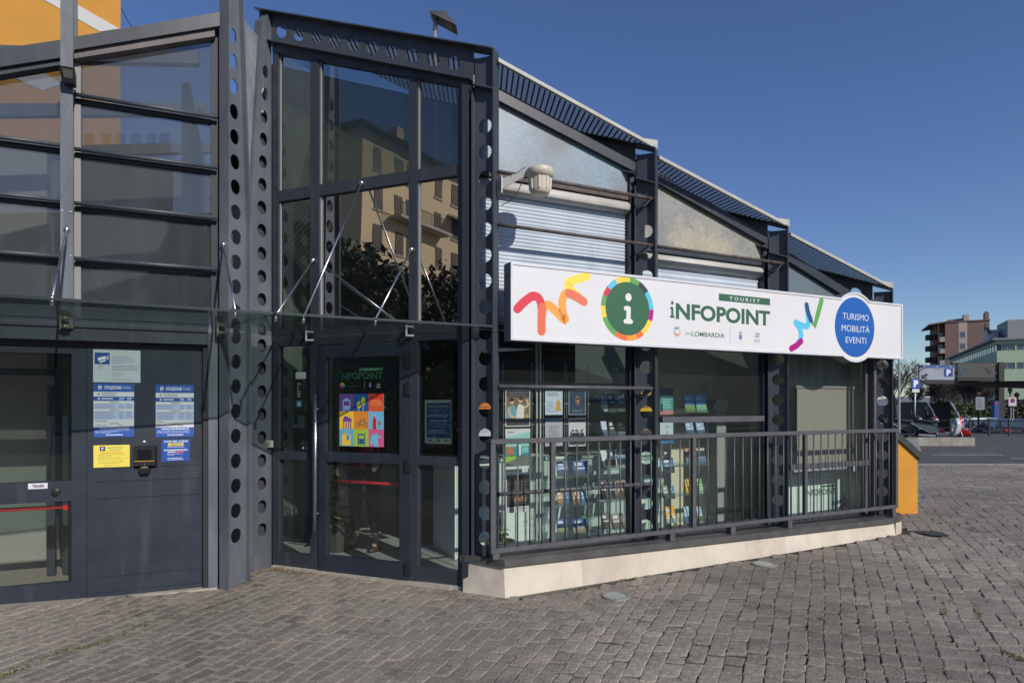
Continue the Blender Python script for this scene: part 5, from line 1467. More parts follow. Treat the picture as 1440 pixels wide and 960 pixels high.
for u in (.35, .5, .62, .75):
    x_ = s_0 + (e[0] - s_0) * u; y_ = -.07 + (e[1] + .07) * u - .002; hm = hB + (e[2] - hB) * u + .055
    m.hexa([(x_, y_ - .002, hm), (x_ + .03, y_ - .014, hm + .018), (x_ + .03, y_ - .012, hm + .018), (x_, y_, hm), (x_, y_ - .002, hm + .008), (x_ + .03, y_ - .014, hm + .026), (x_ + .03, y_ - .012, hm + .026), (x_, y_, hm + .008)])
si.part('slot', m, DARKP, parent=arm)
m = MB(); P_ = [Vector(R.at(x_, y_, -.1) + (0,)) for x_, y_ in ((737, 251), (727, 262), (722, 275), (714, 285), (703, 290))]
m.tube([(v_.x, -.12 - .1 * (1 - k / 4), v_.y) for k, v_ in enumerate(P_)], .0035, 6); m.tube([(R.at(715, 289, -.1)[0], -.11, R.at(715, 289)[1]), (R.at(703, 284, -.1)[0], -.09, R.at(703, 284)[1])], .0035, 6)
si.part('cable', m, RUB, smooth=True)
# flood light on the left post
a, b = L.at(85, 97, -.1), L.at(107.5, 97, -.1); ht, hb_ = L.at(96, 99, -.1)[1], L.at(96, 117, -.1)[1]
m = MB(); m.hexa([(a[0] + .01, -.10, hb_), (b[0] - .01, -.10, hb_), (b[0] - .02, -.002, hb_ + .01), (a[0] + .02, -.002, hb_ + .01), (a[0], -.16, ht), (b[0], -.16, ht), (b[0] - .02, -.002, ht), (a[0] + .02, -.002, ht)])
fl = Thing('flood_light', 'small black flood light fixed high on the left steel post', 'light', L, ((a[0] + b[0]) / 2, 0, hb_), mb=m, mats=DARKP)
m = MB(); m.face([(a[0] + .02, -.152, ht - .015), (b[0] - .012, -.152, ht - .015), (b[0] - .02, -.108, hb_ + .02), (a[0] + .03, -.108, hb_ + .02)]); 
m.v = [(x_, y_ - .003, z_) for x_, y_, z_ in m.v]; fl.part('lens', m, mat('grey_lens', (.12, .12, .11), .3))

# ---- ground lights, drain, litter, moss
def glight(px_, py_, rad, label):
    Z = EYE * FPX / (py_ - HY); X = (px_ - CX) / FPX * Z
    for _ in range(3):
        Z = (EYE - ground(X, Z)) * FPX / (py_ - HY); X = (px_ - CX) / FPX * Z
    z = ground(X, Z) + .004
    m = MB(); n = 32; v = []
    for r_, h_ in ((rad, -.03), (rad, .004), (rad * .97, .008), (rad * .78, .008), (rad * .75, .003)):
        for k in range(n): v.append((X + r_ * cos(2 * pi * k / n), Z + r_ * sin(2 * pi * k / n), z + h_))
    f = [(i * n + k, i * n + (k + 1) % n, (i + 1) * n + (k + 1) % n, (i + 1) * n + k) for i in range(4) for k in range(n)]
    m.poly(v, f)
    T = Thing('ground_light', label, 'ground light', W, (X, Z, z), mb=m, mats=mat('worn_light_ring', (.24, .23, .21), .6, noise_amt=.2, noise_scale=20), group='glass ground lights along the plinth')
    m = MB(); m.face([(X + rad * .76 * cos(2 * pi * k / n), Z + rad * .76 * sin(2 * pi * k / n), z + .004) for k in range(n)])
    T.part('glass_disc', m, mat('dusty_glass_disc', (.20, .28, .26), .12, noise_amt=.3, noise_scale=14, spec=.8))
    return X, Z, rad
GL = [glight(866.5, 838.5, .118, 'round glass ground light in the paving nearer the camera'), glight(1075.5, 793.5, .118, 'round glass ground light in the paving near the middle of the plinth')]
LEAF = mat('dry_litter', attr=True, rough=.9)
m = MB(); rl = random.Random(5)
def litter(x, y, sz, col):
    z = ground(x, y) + .011; a = rl.uniform(0, 6.28); c, s_ = cos(a) * sz, sin(a) * sz
    m.face([(x - c, y - s_, z), (x + s_ * .5, y - c * .5, z + sz * .2), (x + c, y + s_, z + sz * .1), (x - s_ * .5, y + c * .5, z + sz * .3)], col)
corner_ = Vector((-2.33, 5.95))
for k in range(420):
    d = abs(rl.gauss(0, .22)); a = rl.uniform(-.2, 1.6)
    p = Vector(C.w(-2.36 + d * 1.5, -.06 - abs(rl.gauss(0, .05))).xy) if k % 2 else Vector(FB.w(.02 + abs(rl.gauss(0, .08)), rl.uniform(-.45, .24)).xy)
    litter(p.x, p.y, rl.uniform(.004, .016), rl.choice([(.20, .12, .06), (.30, .22, .14), (.12, .08, .05), (.36, .31, .24), (.25, .13, .05)]))
for k in range(170):
    y = rl.uniform(3.7, 8); x = rl.uniform(-.8, .7) * y
    if inside_building(x, y, .02): continue
    litter(x, y, rl.uniform(.003, .009), rl.choice([(.45, .40, .32), (.5, .5, .48), (.32, .17, .06), (.4, .3, .2)]))
struct('litter', m, LEAF, kind='stuff')
m = MB()
def mossline(pts, n, w, cols=((.10, .13, .03), (.07, .10, .025), (.13, .15, .04))):
    P_ = smooth_path([Vector(p) for p in pts], 10)
    for k in range(n):
        i = rl.randrange(len(P_)); q = P_[i]; x = q.x + rl.gauss(0, w); y = q.y + rl.gauss(0, w)
        if inside_building(x, y, .02): continue
        z = ground(x, y) + .006; s_ = rl.uniform(.004, .013)
        for j in range(3):
            a = rl.uniform(0, 6.28); m.face([(x, y, z - .004), (x + cos(a) * s_, y + sin(a) * s_, z + s_ * .7), (x + cos(a + .8) * s_, y + sin(a + .8) * s_, z + s_ * .3)], rl.choice(cols))
def gp(x, y):
    Z = EYE * FPX / (y - HY); return ((x - CX) / FPX * Z, Z)
mossline([gp(120, 846), gp(150, 843), gp(186, 841)], 70, .006)
mossline([gp(270, 862), gp(300, 852), gp(325, 845), gp(345, 838)], 80, .007)
mossline([gp(0, 955), gp(45, 935), gp(90, 918), gp(130, 908), (gp(165, 896)), gp(200, 878), gp(240, 868)], 230, .022)
mossline([gp(355, 825), gp(372, 823)], 30, .01); mossline([gp(805, 832), gp(825, 829)], 50, .01); mossline([gp(880, 819), gp(895, 817)], 60, .01); mossline([gp(732, 842), gp(735, 843)], 30, .005)
for q_ in range(26):
    y_ = rl.uniform(3.9, 9); x_ = rl.uniform(-.75, .75) * y_
    mossline([(x_, y_), (x_ + .04, y_ + rl.uniform(.05, .2))], rl.randrange(5, 22), .008, ((.09, .10, .035), (.14, .12, .06), (.07, .09, .03)))
mossline([gp(1326, 850), gp(1330, 875)], 34, .007); mossline([gp(1372, 860), gp(1378, 880)], 30, .007); mossline([gp(1410, 925), gp(1440, 940)], 60, .012)
mossline([gp(860, 822), gp(960, 803), gp(1060, 785), gp(1180, 764)], 200, .018, ((.08, .09, .03), (.12, .10, .06), (.15, .12, .08)))
struct('moss', m, LEAF, kind='stuff')
# dark drain patch right of the plinth
X, Z = gp(1312, 759); m = MB(); z = ground(X, Z) + .014; rp_ = random.Random(3)
g0 = []
for k in range(26):
    a = 2 * pi * k / 26; r_ = .13 * rp_.uniform(.8, 1.15); g0.append((X + r_ * 1.15 * cos(a), Z + r_ * 1.3 * sin(a), z))
m.face(g0)
Thing('tar_patch', 'dark rough tar patch in the paving beyond the plinth end', 'patch', W, (X, Z, z), mb=m, mats=mat('black_tar', (.045, .043, .041), .7, bump=.9, bump_scale=60))
# ================================================================== INSIDE THE TOURIST OFFICE
RF = R
def rposter(name, label, t, x0, x1, y0, y1, paper, fn, cat='poster', group=None):
    return sheetthing(name, label, cat, R, t, x0, x1, y0, y1, paper, fn, thick=.002, group=group)
PT = .48
def p_people(m, U, V, t):
    rect(m, U(.04), U(.96), V(.97), V(.03), t, lin(40, 40, 42)); rect(m, U(.04), U(.96), V(.82), V(.2), t - .0003, lin(120, 105, 80))
    lines(m, U(.1), U(.9), V(.18), V(.05), 2, t - .0003, lin(120, 120, 125), seed=2)
    sk = lin(225, 180, 150)
    m.face([(U(.08), t - .0006, V(.80)), (U(.40), t - .0006, V(.80)), (U(.50), t - .0006, V(.62)), (U(.34), t - .0006, V(.42)), (U(.12), t - .0006, V(.46)), (U(.06), t - .0006, V(.62))], lin(110, 165, 175))
    m.face([(U(.42), t - .0008, V(.80)), (U(.74), t - .0008, V(.80)), (U(.76), t - .0008, V(.45)), (U(.55), t - .0008, V(.38)), (U(.46), t - .0008, V(.5))], lin(225, 220, 215))
    disc(m, U(.26), V(.32), .022, .026, t - .0010, sk); disc(m, U(.60), V(.28), .022, .026, t - .0010, sk); disc(m, U(.24), V(.27), .026, .022, t - .0012, lin(70, 45, 30)); disc(m, U(.62), V(.23), .026, .022, t - .0012, lin(70, 45, 30))
    stroke(m, [(U(.74), V(.5)), (U(.90), V(.42)), (U(.86), V(.28))], .018, t - .0014, sk); stroke(m, [(U(.12), V(.5)), (U(.2), V(.7)), (U(.4), V(.76))], .018, t - .0014, sk); disc(m, U(.86), V(.72), .022, .02, t - .0012, lin(190, 155, 60))
def p_town(m, U, V, t):
    lines(m, U(.08), U(.35), V(.12), V(.05), 1, t, lin(60, 90, 170), seed=3); m.face([(U(0), t, V(.2)), (U(1), t, V(.08)), (U(1), t, V(.45)), (U(0), t, V(.45))], lin(150, 205, 195))
    lines(m, U(.1), U(.7), V(.4), V(.26), 2, t - .0003, lin(80, 110, 110), seed=5); rect(m, U(0), U(1), V(.68), V(.44), t, lin(60, 140, 145)); rect(m, U(.06), U(.3), V(.64), V(.44), t - .0003, lin(190, 110, 60)); rect(m, U(.55), U(.62), V(.66), V(.42), t - .0003, lin(225, 235, 235)); rect(m, U(.66), U(.92), V(.60), V(.46), t - .0003, lin(120, 190, 200))
    rect(m, U(0), U(1), V(.93), V(.66), t, lin(110, 115, 110)); m.face([(U(0), t - .0003, V(.68)), (U(.55), t - .0003, V(.68)), (U(.3), t - .0003, V(.78)), (U(0), t - .0003, V(.84))], lin(140, 195, 60)); m.face([(U(0), t - .0003, V(.93)), (U(.5), t - .0003, V(.93)), (U(.0), t - .0003, V(.84))], lin(50, 80, 50))
def p_dark(m, U, V, t):
    rect(m, U(.05), U(.95), V(.85), V(.06), t, lin(42, 40, 44))
    for u in (.1, .36, .64): lines(m, U(u), U(u + .2), V(.8), V(.2), 16, t - .0003, lin(130, 125, 120), seed=int(u * 10), thick=.4)
    for k in range(14): disc(m, U(.3 + .04 * k), V(.62 + .12 * ((k * 7) % 5) / 5), .006, .012, t - .0005, lin(200, 140, 100), 8)
    lines(m, U(.15), U(.85), V(.97), V(.88), 2, t - .0003, lin(120, 120, 130), seed=8)
rposter('poster', 'large poster of two women in pale dresses behind the window, topmost of its column', PT, 710.5, 745.5, 547.5, 599.5, (.6, .6, .6), p_people)
rposter('poster', 'large white and teal poster with a path and lawn behind the left railing bars', PT, 710.5, 745.5, 602.5, 659, (.62, .64, .66), p_town)
rposter('poster', 'large dark poster with columns of small text, lowest at the left window end', PT, 711, 745.5, 664, 720, (.55, .55, .57), p_dark)
rposter('poster', 'white poster with a golden figure beside the navy one', PT, 766.5, 791, 548.5, 583, lin(195, 205, 220), lambda m, U, V, t: (lines(m, U(.1), U(.6), V(.9), V(.45), 6, t, lin(120, 140, 180), seed=1), lines(m, U(.1), U(.9), V(.25), V(.08), 2, t, lin(60, 70, 100), seed=4), m.face([(U(.58), t, V(.85)), (U(.92), t, V(.85)), (U(.85), t, V(.45)), (U(.7), t, V(.38)), (U(.62), t, V(.55))], lin(205, 155, 80))))
rposter('poster', 'navy poster with an oval portrait frame in its middle', PT, 799.5, 823.5, 548.5, 583, lin(150, 165, 190), lambda m, U, V, t: (rect(m, U(.04), U(.96), V(.97), V(.03), t, lin(32, 58, 88)), disc(m, U(.53), V(.42), .028, .044, t - .0003, lin(170, 120, 90)), disc(m, U(.53), V(.42), .022, .036, t - .0006, lin(60, 45, 40)), disc(m, U(.53), V(.45), .012, .018, t - .0009, lin(190, 150, 120)), lines(m, U(.2), U(.85), V(.9), V(.78), 2, t - .0003, lin(150, 150, 120), seed=2)))
rposter('poster', 'pale violet poster with centred text, left of the black and white one', PT, 766.5, 791, 587.5, 627, lin(175, 175, 190), lambda m, U, V, t: (rect(m, U(0), U(1), V(.12), V(0), t, lin(90, 120, 170)), lines(m, U(.2), U(.85), V(.75), V(.25), 8, t, lin(120, 95, 80), seed=3), lines(m, U(.1), U(.9), V(.97), V(.86), 2, t, lin(120, 120, 140), seed=9)))
def p_crowd(m, U, V, t):
    rect(m, U(.03), U(.97), V(.15), V(.06), t, lin(70, 70, 80)); rr_ = random.Random(4)
    rect(m, U(.03), U(.97), V(.95), V(.62), t, lin(40, 40, 46))
    for k in range(16):
        u = rr_.uniform(.08, .92); disc(m, U(u), V(rr_.uniform(.42, .62)), .007, .011, t - .0003, lin(45, 45, 50), 8); rect(m, U(u - .04), U(u + .04), V(.7), V(.52), t - .0002, lin(55, 55, 60))
rposter('poster', 'black and white poster of a crowd under a red heading', PT, 799.5, 823.5, 587.5, 627, lin(200, 200, 205), p_crowd)
rposter('poster', 'teal poster fading to pink at the bottom, behind the second window', PT + .05, 928, 946.5, 545, 582.5, lin(60, 150, 140), lambda m, U, V, t: (rect(m, U(0), U(1), V(.38), V(0), t, lin(35, 75, 90)), rect(m, U(0), U(1), V(1), V(.84), t, lin(190, 130, 130)), lines(m, U(.15), U(.9), V(.8), V(.4), 7, t, lin(180, 215, 205), seed=3), rect(m, U(.05), U(.2), V(.9), V(.6), t - .0003, lin(25, 40, 50))))
rposter('poster', 'white poster with a small coat of arms and blue foot below the teal one', PT + .05, 928, 946.5, 592, 624, lin(190, 205, 210), lambda m, U, V, t: (disc(m, U(.55), V(.25), .03, .015, t, lin(110, 160, 180), 16, r_in=.6), rect(m, U(.5), U(.54), V(.75), V(.4), t, lin(90, 90, 90)), rect(m, U(0), U(1), V(1), V(.86), t, lin(40, 130, 190)), rect(m, U(0), U(1), V(.86), V(.78), t, lin(30, 50, 70))))
for lab, xy in (('yellow', (910, 565)), ('orange', (682, 563))):
    pass
yb = sheetthing('poster', 'yellow sheet with black icons seen through the hole of the second column', 'poster', R, .42, 900, 924, 552, 578, lin(215, 170, 25), lambda m, U, V, t: (lines(m, U(.1), U(.6), V(.9), V(.2), 3, t, lin(120, 90, 20), seed=1), [rect(m, U(.68), U(.86), V(v + .16), V(v), t, lin(60, 50, 30)) for v in (.2, .48, .76)]))
sheetthing('poster', 'violet and yellow sheet seen through the lower hole of the second column', 'poster', R, .42, 900, 924, 588, 610, lin(85, 70, 85), lambda m, U, V, t: lines(m, U(.1), U(.7), V(.75), V(.15), 3, t, lin(200, 170, 40), seed=2, thick=.6))
sheetthing('poster', 'orange sheet with a white shape seen through the hole of the corner column', 'poster', R, .40, 670, 690, 551, 575, lin(215, 120, 45), lambda m, U, V, t: (disc(m, U(.35), V(.35), .03, .03, t, lin(210, 210, 200), 12), lines(m, U(.1), U(.9), V(.95), V(.8), 1, t, lin(110, 60, 30), seed=2)))
sheetthing('poster', 'white sheet with a red corner seen through a hole of the corner column', 'poster', R, .40, 670, 690, 588, 613, lin(200, 200, 205), lambda m, U, V, t: (rect(m, U(0), U(.35), V(.12), V(0), t, lin(200, 50, 50)), lines(m, U(.3), U(.9), V(.8), V(.3), 5, t, lin(150, 120, 140), seed=2)))
# vertical light posts and wires of the display system
DISP = mat('satin_display_post', (.42, .46, .44), .35)
DW2 = mat('thin_display_wire', (.3, .32, .31), .4)
def disp(name, label, pts, tops, cat='display stand'):
    pass
dst = Thing('poster_display', 'wire and post display system carrying the posters behind the first window', 'display stand', R, (R.at(755, 600, PT)[0], PT, .03))
for x_ in (754.5, 759.5):
    a = R.at(x_, 600, PT + .02); m = MB(); m.box(a[0] - .008, a[0] + .008, PT + .01, PT + .03, .03, 2.35); dst.part('post', m, DISP)
for x_ in (708, 748, 764, 794, 797, 827):
    a = R.at(x_, 600, PT + .01); m = MB(); m.tube([(a[0], PT + .01, .03), (a[0], PT + .01, 2.0)], .003, 5)
    for hh in (.5, .75, 1.1, 1.4, 1.6): m.box(a[0] - .012, a[0] + .012, PT - .004, PT + .004, hh, hh + .008)
    dst.part('wire', m, DW2)
m = MB()
for (x0_, x1_) in ((702, 753), (760, 800), (800, 882)):
    a, b = R.at(x0_, 535, PT), R.at(x1_, 535, PT); m.box(a[0], b[0], PT + .0, PT + .03, 1.79, 1.81)
dst.part('top_rail', m, STEEL)
# the rack units with brochures
ACR = glass_mat('clear_acrylic', (.80, .88, .86), .8, dust=.08, dustcol=(.5, .55, .53))
def rack(name, label, t, x0, x1, h0, h1, shelves, back=None):
    s0, s1 = R.at(x0, 620, t)[0], R.at(x1, 620, t)[0]
    T = Thing(name, label, 'rack', R, ((s0 + s1) / 2, t, .03))
    for s in (s0, s1):
        m = MB(); m.box(s - .01, s + .01, t - .02, t + .3, .03, h1); T.part('side_panel', m, ACR)
    for hh in shelves:
        m = MB(); m.box(s0 + .011, s1 - .011, t - .06, t + .02, hh - .012, hh); m.box(s0 + .011, s1 - .011, t - .07, t - .061, hh - .012, hh + .04); T.part('shelf', m, ACR)
    return T
RKT = .80
def brow(t, y0, y1, items, where):
    for k, (x0, x1, c1, c2, lab) in enumerate(items):
        A = R.at(x0, y1, t); B = R.at(x1, y0, t); h0 = R.at((x0 + x1) / 2, y1, t)[1]; h1 = R.at((x0 + x1) / 2, y0, t)[1]
        m = MB(); g = .05
        v = [(A[0], t - .05, h0), (B[0] - .01, t - .05, h0), (B[0] + .01, t + .01, h1), (A[0] + .02, t + .01, h1)]
        vb = [(a, b + .014, h) for a, b, h in v]
        m.poly(v + vb, [(0, 1, 2, 3), (7, 6, 5, 4), (0, 4, 5, 1), (1, 5, 6, 2), (2, 6, 7, 3), (3, 7, 4, 0)], lin(*c1))
        L_ = lambda u, w, d=-.0015: tuple((v[0][i] * (1 - u) + v[1][i] * u) * (1 - w) + (v[3][i] * (1 - u) + v[2][i] * u) * w + (0, d, 0)[i] for i in range(3))
        m.face([L_(.0, .0), L_(1, .0), L_(1, .42), L_(0, .38)], lin(*c2)); m.face([L_(.1, .7), L_(.55, .7), L_(.55, .88), L_(.1, .88)], lin(205, 210, 215))
        m.face([L_(.15, .48), L_(.85, .48), L_(.85, .54), L_(.15, .54)], lin(230, 230, 230))
        Thing('brochure', f'{lab} {where}', 'brochure', R, ((A[0] + B[0]) / 2, t - .05, h0), group='brochures in the window racks', mb=m, mats=PRINT)
rk1 = rack('brochure_rack', 'clear shelved brochure rack at the right end of the first window', RKT, 839, 882, .03, 1.78, [R.at(860, y, RKT)[1] for y in (578.5, 612.5, 658.5, 701.5, 743)])
rk2 = rack('brochure_rack', 'low shelved brochure rack below the small posters', RKT, 778, 831, .03, 1.15, [R.at(805, y, RKT)[1] for y in (668.5, 708.5, 747.5)])
brow(RKT, 553, 578, [(842, 852, (90, 130, 190), (190, 200, 210), 'pale blue brochure at the left of the top row of'), (853, 864, (50, 75, 120), (35, 50, 80), 'dark blue brochure in the middle of the top row of'), (865, 877, (110, 140, 170), (60, 90, 90), 'grey blue brochure at the right of the top row of')], 'the first window rack')
brow(RKT, 592, 612, [(843, 852, (170, 185, 215), (70, 90, 140), 'lilac brochure at the left of the second row of'), (854, 864, (35, 45, 65), (30, 40, 60), 'near black brochure in the middle of the second row of'), (866, 879, (110, 150, 60), (80, 100, 120), 'green brochure at the right of the second row of')], 'the first window rack')
brow(RKT, 633, 657, [(842, 852, (200, 205, 210), (50, 70, 60), 'white topped brochure at the left of the third row of'), (854, 864, (45, 60, 85), (35, 40, 50), 'navy brochure in the middle of the third row of'), (866, 879, (110, 150, 180), (160, 165, 175), 'sky coloured brochure at the right of the third row of')], 'the first window rack')
brow(RKT, 675, 701, [(842, 852, (80, 70, 65), (50, 42, 40), 'brown brochure at the left of the fourth row of'), (853, 864, (60, 55, 52), (40, 36, 36), 'dark brown brochure in the middle of the fourth row of'), (865, 878, (150, 125, 90), (110, 85, 60), 'sandy brochure at the right of the fourth row of')], 'the first window rack')
brow(RKT, 722, 742, [(844, 856, (90, 75, 70), (60, 50, 48), 'dull brown brochure at the left of the lowest row of'), (858, 875, (140, 130, 120), (90, 80, 72), 'grey tan brochure at the right of the lowest row of')], 'the first window rack')
brow(RKT, 648, 668, [(781, 797, (110, 140, 200), (45, 65, 100), 'periwinkle brochure at the left of the top row of'), (804, 827, (70, 100, 180), (30, 55, 100), 'wide royal blue brochure at the right of the top row of')], 'the low rack')
brow(RKT, 690, 708, [(781, 790, (190, 150, 110), (150, 110, 80), 'tan brochure at the left of the middle row of'), (790, 799, (60, 130, 190), (40, 110, 175), 'bright blue brochure in the middle row of'), (803, 814, (195, 150, 110), (120, 90, 70), 'peach brochure in the middle row of'), (815, 823, (70, 140, 200), (40, 110, 180), 'azure brochure at the right of the middle row of')], 'the low rack')
brow(RKT, 730, 747, [(781, 797, (50, 95, 170), (130, 130, 100), 'blue brochure with a village at the left of the bottom row of'), (803, 824, (60, 110, 185), (150, 140, 110), 'wide coast brochure at the right of the bottom row of')], 'the low rack')
rk3 = rack('brochure_rack', 'dark framed brochure rack behind the second window', RKT - .1, 931, 993, .03, 1.85, [R.at(975, y, RKT - .1)[1] for y in (579.5, 611, 652.5, 693, 728)])
brow(RKT - .1, 555, 579, [(960, 975, (90, 150, 220), (105, 140, 55), 'green valley brochure at the left of the top row of'), (976, 991, (100, 160, 225), (110, 160, 130), 'blue lake brochure at the right of the top row of')], 'the second window rack')
brow(RKT - .1, 594, 611, [(962, 974, (130, 155, 190), (60, 80, 110), 'misty blue brochure at the left of the second row of'), (977, 989, (140, 165, 195), (65, 90, 120), 'misty pale brochure at the right of the second row of')], 'the second window rack')
brow(RKT - .1, 630, 652, [(961, 969, (180, 110, 80), (90, 110, 140), 'rusty orange brochure at the left of the third row of'), (978, 990, (190, 175, 160), (80, 110, 150), 'brochure with town roofs at the right of the third row of')], 'the second window rack')
brow(RKT - .1, 669, 693, [(961, 969, (225, 170, 30), (225, 165, 20), 'bright yellow brochure at the left of the fourth row of'), (978, 986, (110, 160, 90), (170, 190, 160), 'leafy green brochure at the right of the fourth row of')], 'the second window rack')
brow(RKT - .1, 712, 734, [(934, 948, (220, 160, 60), (215, 215, 210), 'white and orange brochure at the left of the lowest row of'), (960, 968, (150, 190, 220), (60, 120, 190), 'sky blue brochure in the middle of the lowest row of'), (978, 986, (150, 180, 200), (110, 120, 80), 'pale brochure at the right of the lowest row of')], 'the second window rack')
brow(RKT - .1, 644, 664, [(930, 946, (60, 110, 170), (35, 50, 65), 'deep blue brochure at the far left of the middle shelf of')], 'the second window rack')
brow(RKT - .1, 683, 700, [(930, 938, (150, 150, 140), (90, 100, 100), 'grey brochure under the deep blue one in'), (939, 947, (60, 120, 170), (80, 90, 80), 'blue green brochure beside the grey one in')], 'the second window rack')
# white display counter behind the racks, catches the sun low down
CNT = mat('pale_green_counter', (.66, .76, .72), .5, noise_amt=.04)
ct = Thing('counter', 'pale green white counter front behind the brochure racks', 'counter', R, (.9, 1.2, .03))
m = MB(); m.box(.05, 2.7, 1.12, 1.8, .03, 1.0); ct.part('body', m, CNT)
m = MB(); m.box(.02, 2.73, 1.09, 1.83, 1.001, 1.03); ct.part('worktop', m, CNT)
for k in range(4):
    m = MB(); m.box(.07, 2.68, 1.112, 1.119, .08 + k * .23, .08 + k * .23 + .215); ct.part('front_board', m, CNT)
cb2 = Thing('cabinet', 'tall grey cabinet with a sloping top beside the second window rack', 'cabinet', R, (R.at(1012, 600, 1.1)[0], 1.1, .03))
a, b = R.at(1008, 600, 1.1)[0], R.at(1021, 600, 1.1)[0]
m = MB(); m.box(a, b, 1.1, 1.5, .03, 1.52); cb2.part('body', m, mat('grey_green_cabinet', (.3, .33, .31), .5))
m = MB(); m.hexa([(a - .10, 1.08, 1.521), (b + .02, 1.08, 1.521), (b + .02, 1.5, 1.521), (a - .1, 1.5, 1.521), (a - .0, 1.1, 1.66), (b + .02, 1.1, 1.66), (b + .02, 1.5, 1.66), (a - .0, 1.5, 1.66)]); cb2.part('top', m, mat('grey_green_cabinet', (.3, .33, .31), .5))
# blind behind the third window, and counter front with lettering
BL_ = mat('beige_roller_blind', (.30, .27, .23), .85, noise_amt=.05)
a, b = R.at(1121, 600, .32), R.at(1200, 600, .32)
m = MB(); m.box(a[0], b[0], .32, .323, R.at(1160, 651, .32)[1], R.at(1160, 547, .32)[1])
bl = Thing('roller_blind', 'beige roller blind hanging behind the third window', 'blind', R, ((a[0] + b[0]) / 2, .32, R.at(1160, 651, .32)[1]), mb=m, mats=BL_)
h_ = R.at(1160, 547, .32)[1]; m = MB(); m.tube([(a[0] - .02, .335, h_ + .02), (b[0] + .02, .335, h_ + .02)], .022, 10); bl.part('roller', m, GREYP)
h_ = R.at(1160, 651, .32)[1]; m = MB(); m.box(a[0] - .06, b[0] + .06, .315, .33, h_ - .12, h_ - .008); bl.part('bottom_bar', m, mat('pale_bar', (.42, .42, .42), .5))
CURT = mat('translucent_curtain', (.30, .34, .32), .7, noise_amt=.25, noise_scale=12, stretch=(1, 1, .05))
m = MB(); s0, s1 = R.at(1112, 600, .42)[0], R.at(1222, 600, .42)[0]; n = 80; vv = []; ff = []
for k in range(n + 1):
    s = s0 + (s1 - s0) * k / n; tt = .43 + .012 * sin(k * 1.7) + .006 * sin(k * 3.1); vv += [(s, tt, 1.05), (s, tt, 2.45)]
for k in range(n): ff.append((2 * k, 2 * k + 2, 2 * k + 3, 2 * k + 1))
m.poly(vv, ff); Thing('curtain', 'grey pleated curtain behind the blind of the third window', 'curtain', R, ((s0 + s1) / 2, .43, 1.05), mb=m, mats=CURT, smooth=True)
ic = Thing('information_counter', 'pale green counter front with INFOPOINT lettering behind the third window', 'counter', R, ((s0 + s1) / 2, .5, .03))
m = MB(); m.box(s0, s1 - .1, .50, .9, .03, 1.02); ic.part('body', m, CNT)
m = MB(); a = R.at(1136, 697, .499); b = R.at(1175, 697, .499); hc = R.at(1150, 687, .499)[1]
text(m, R, 'iNFOPOINT', a[0] - .04, b[0], a[1], hc - a[1], .4985, lin(60, 110, 75), bold=.02)
c = R.at(1154, 685, .499); rect(m, c[0], b[0], c[1], c[1] + .022, .4985, lin(55, 115, 70))
stroke(m, [R.at(1172, 708, .499), R.at(1186, 702, .499), R.at(1192, 690, .499), R.at(1202, 684, .499)], .05, .4985, lin(90, 150, 160)); stroke(m, [R.at(1178, 716, .499), R.at(1190, 708, .499), R.at(1202, 712, .499), R.at(1208, 700, .499)], .05, .498, lin(160, 70, 95))
ic.part('lettering', m, DECAL)
# potted plant just inside the entrance door
POT = mat('dark_pot', (.06, .055, .05), .5); LEAFG = mat('house_plant_leaf', attr=True, rough=.5)
def potted(name, label, X, Y, h, n, spread, cols, base=.03):
    T = Thing(name, label, 'potted plant', W, (X, Y, base))
    m = MB(); m.lathe([(.10, 0), (.14, .26), (.15, .28), (.13, .28), (.12, .24)], (X, Y, base), 18); T.part('pot', m, POT)
    m = MB(); r_ = random.Random(3)
    for k in range(n):
        a = r_.uniform(0, 6.28); l = r_.uniform(.5, 1) * spread; z0 = base + .25 + r_.uniform(0, h - .4); w = l * .22
        p0 = Vector((X, Y, z0)); d = Vector((cos(a), sin(a), .45)); q = Vector((-sin(a), cos(a), 0))
        c = r_.choice(cols); P_ = [p0 + d * l * u + Vector((0, 0, -.5 * l * u * u)) for u in (0, .35, .7, 1)]; ws = (.1, 1, .8, .05)
        for j in range(3): m.face([P_[j] - q * w * ws[j], P_[j + 1] - q * w * ws[j + 1], P_[j + 1] + q * w * ws[j + 1], P_[j] + q * w * ws[j]], c)
    m.tube([(X, Y, base + .25), (X, Y, base + h)], .012, 6, (.1, .07, .04)); T.part('leaves', m, LEAFG)
potted('potted_plant', 'leafy plant in a dark pot just inside the entrance door', (474 - CX) / FPX * 6.7, 6.7, 1.15, 60, .3, [(.08, .12, .04), (.14, .17, .07), (.05, .08, .03)])
w_ = R.w(R.at(703, 700, .55)[0], .55); potted('potted_plant', 'small plant with a yellow flower at the left end of the first window', w_.x, w_.y, .55, 22, .14, [(.05, .16, .05), (.08, .2, .06), (.6, .45, .05)])
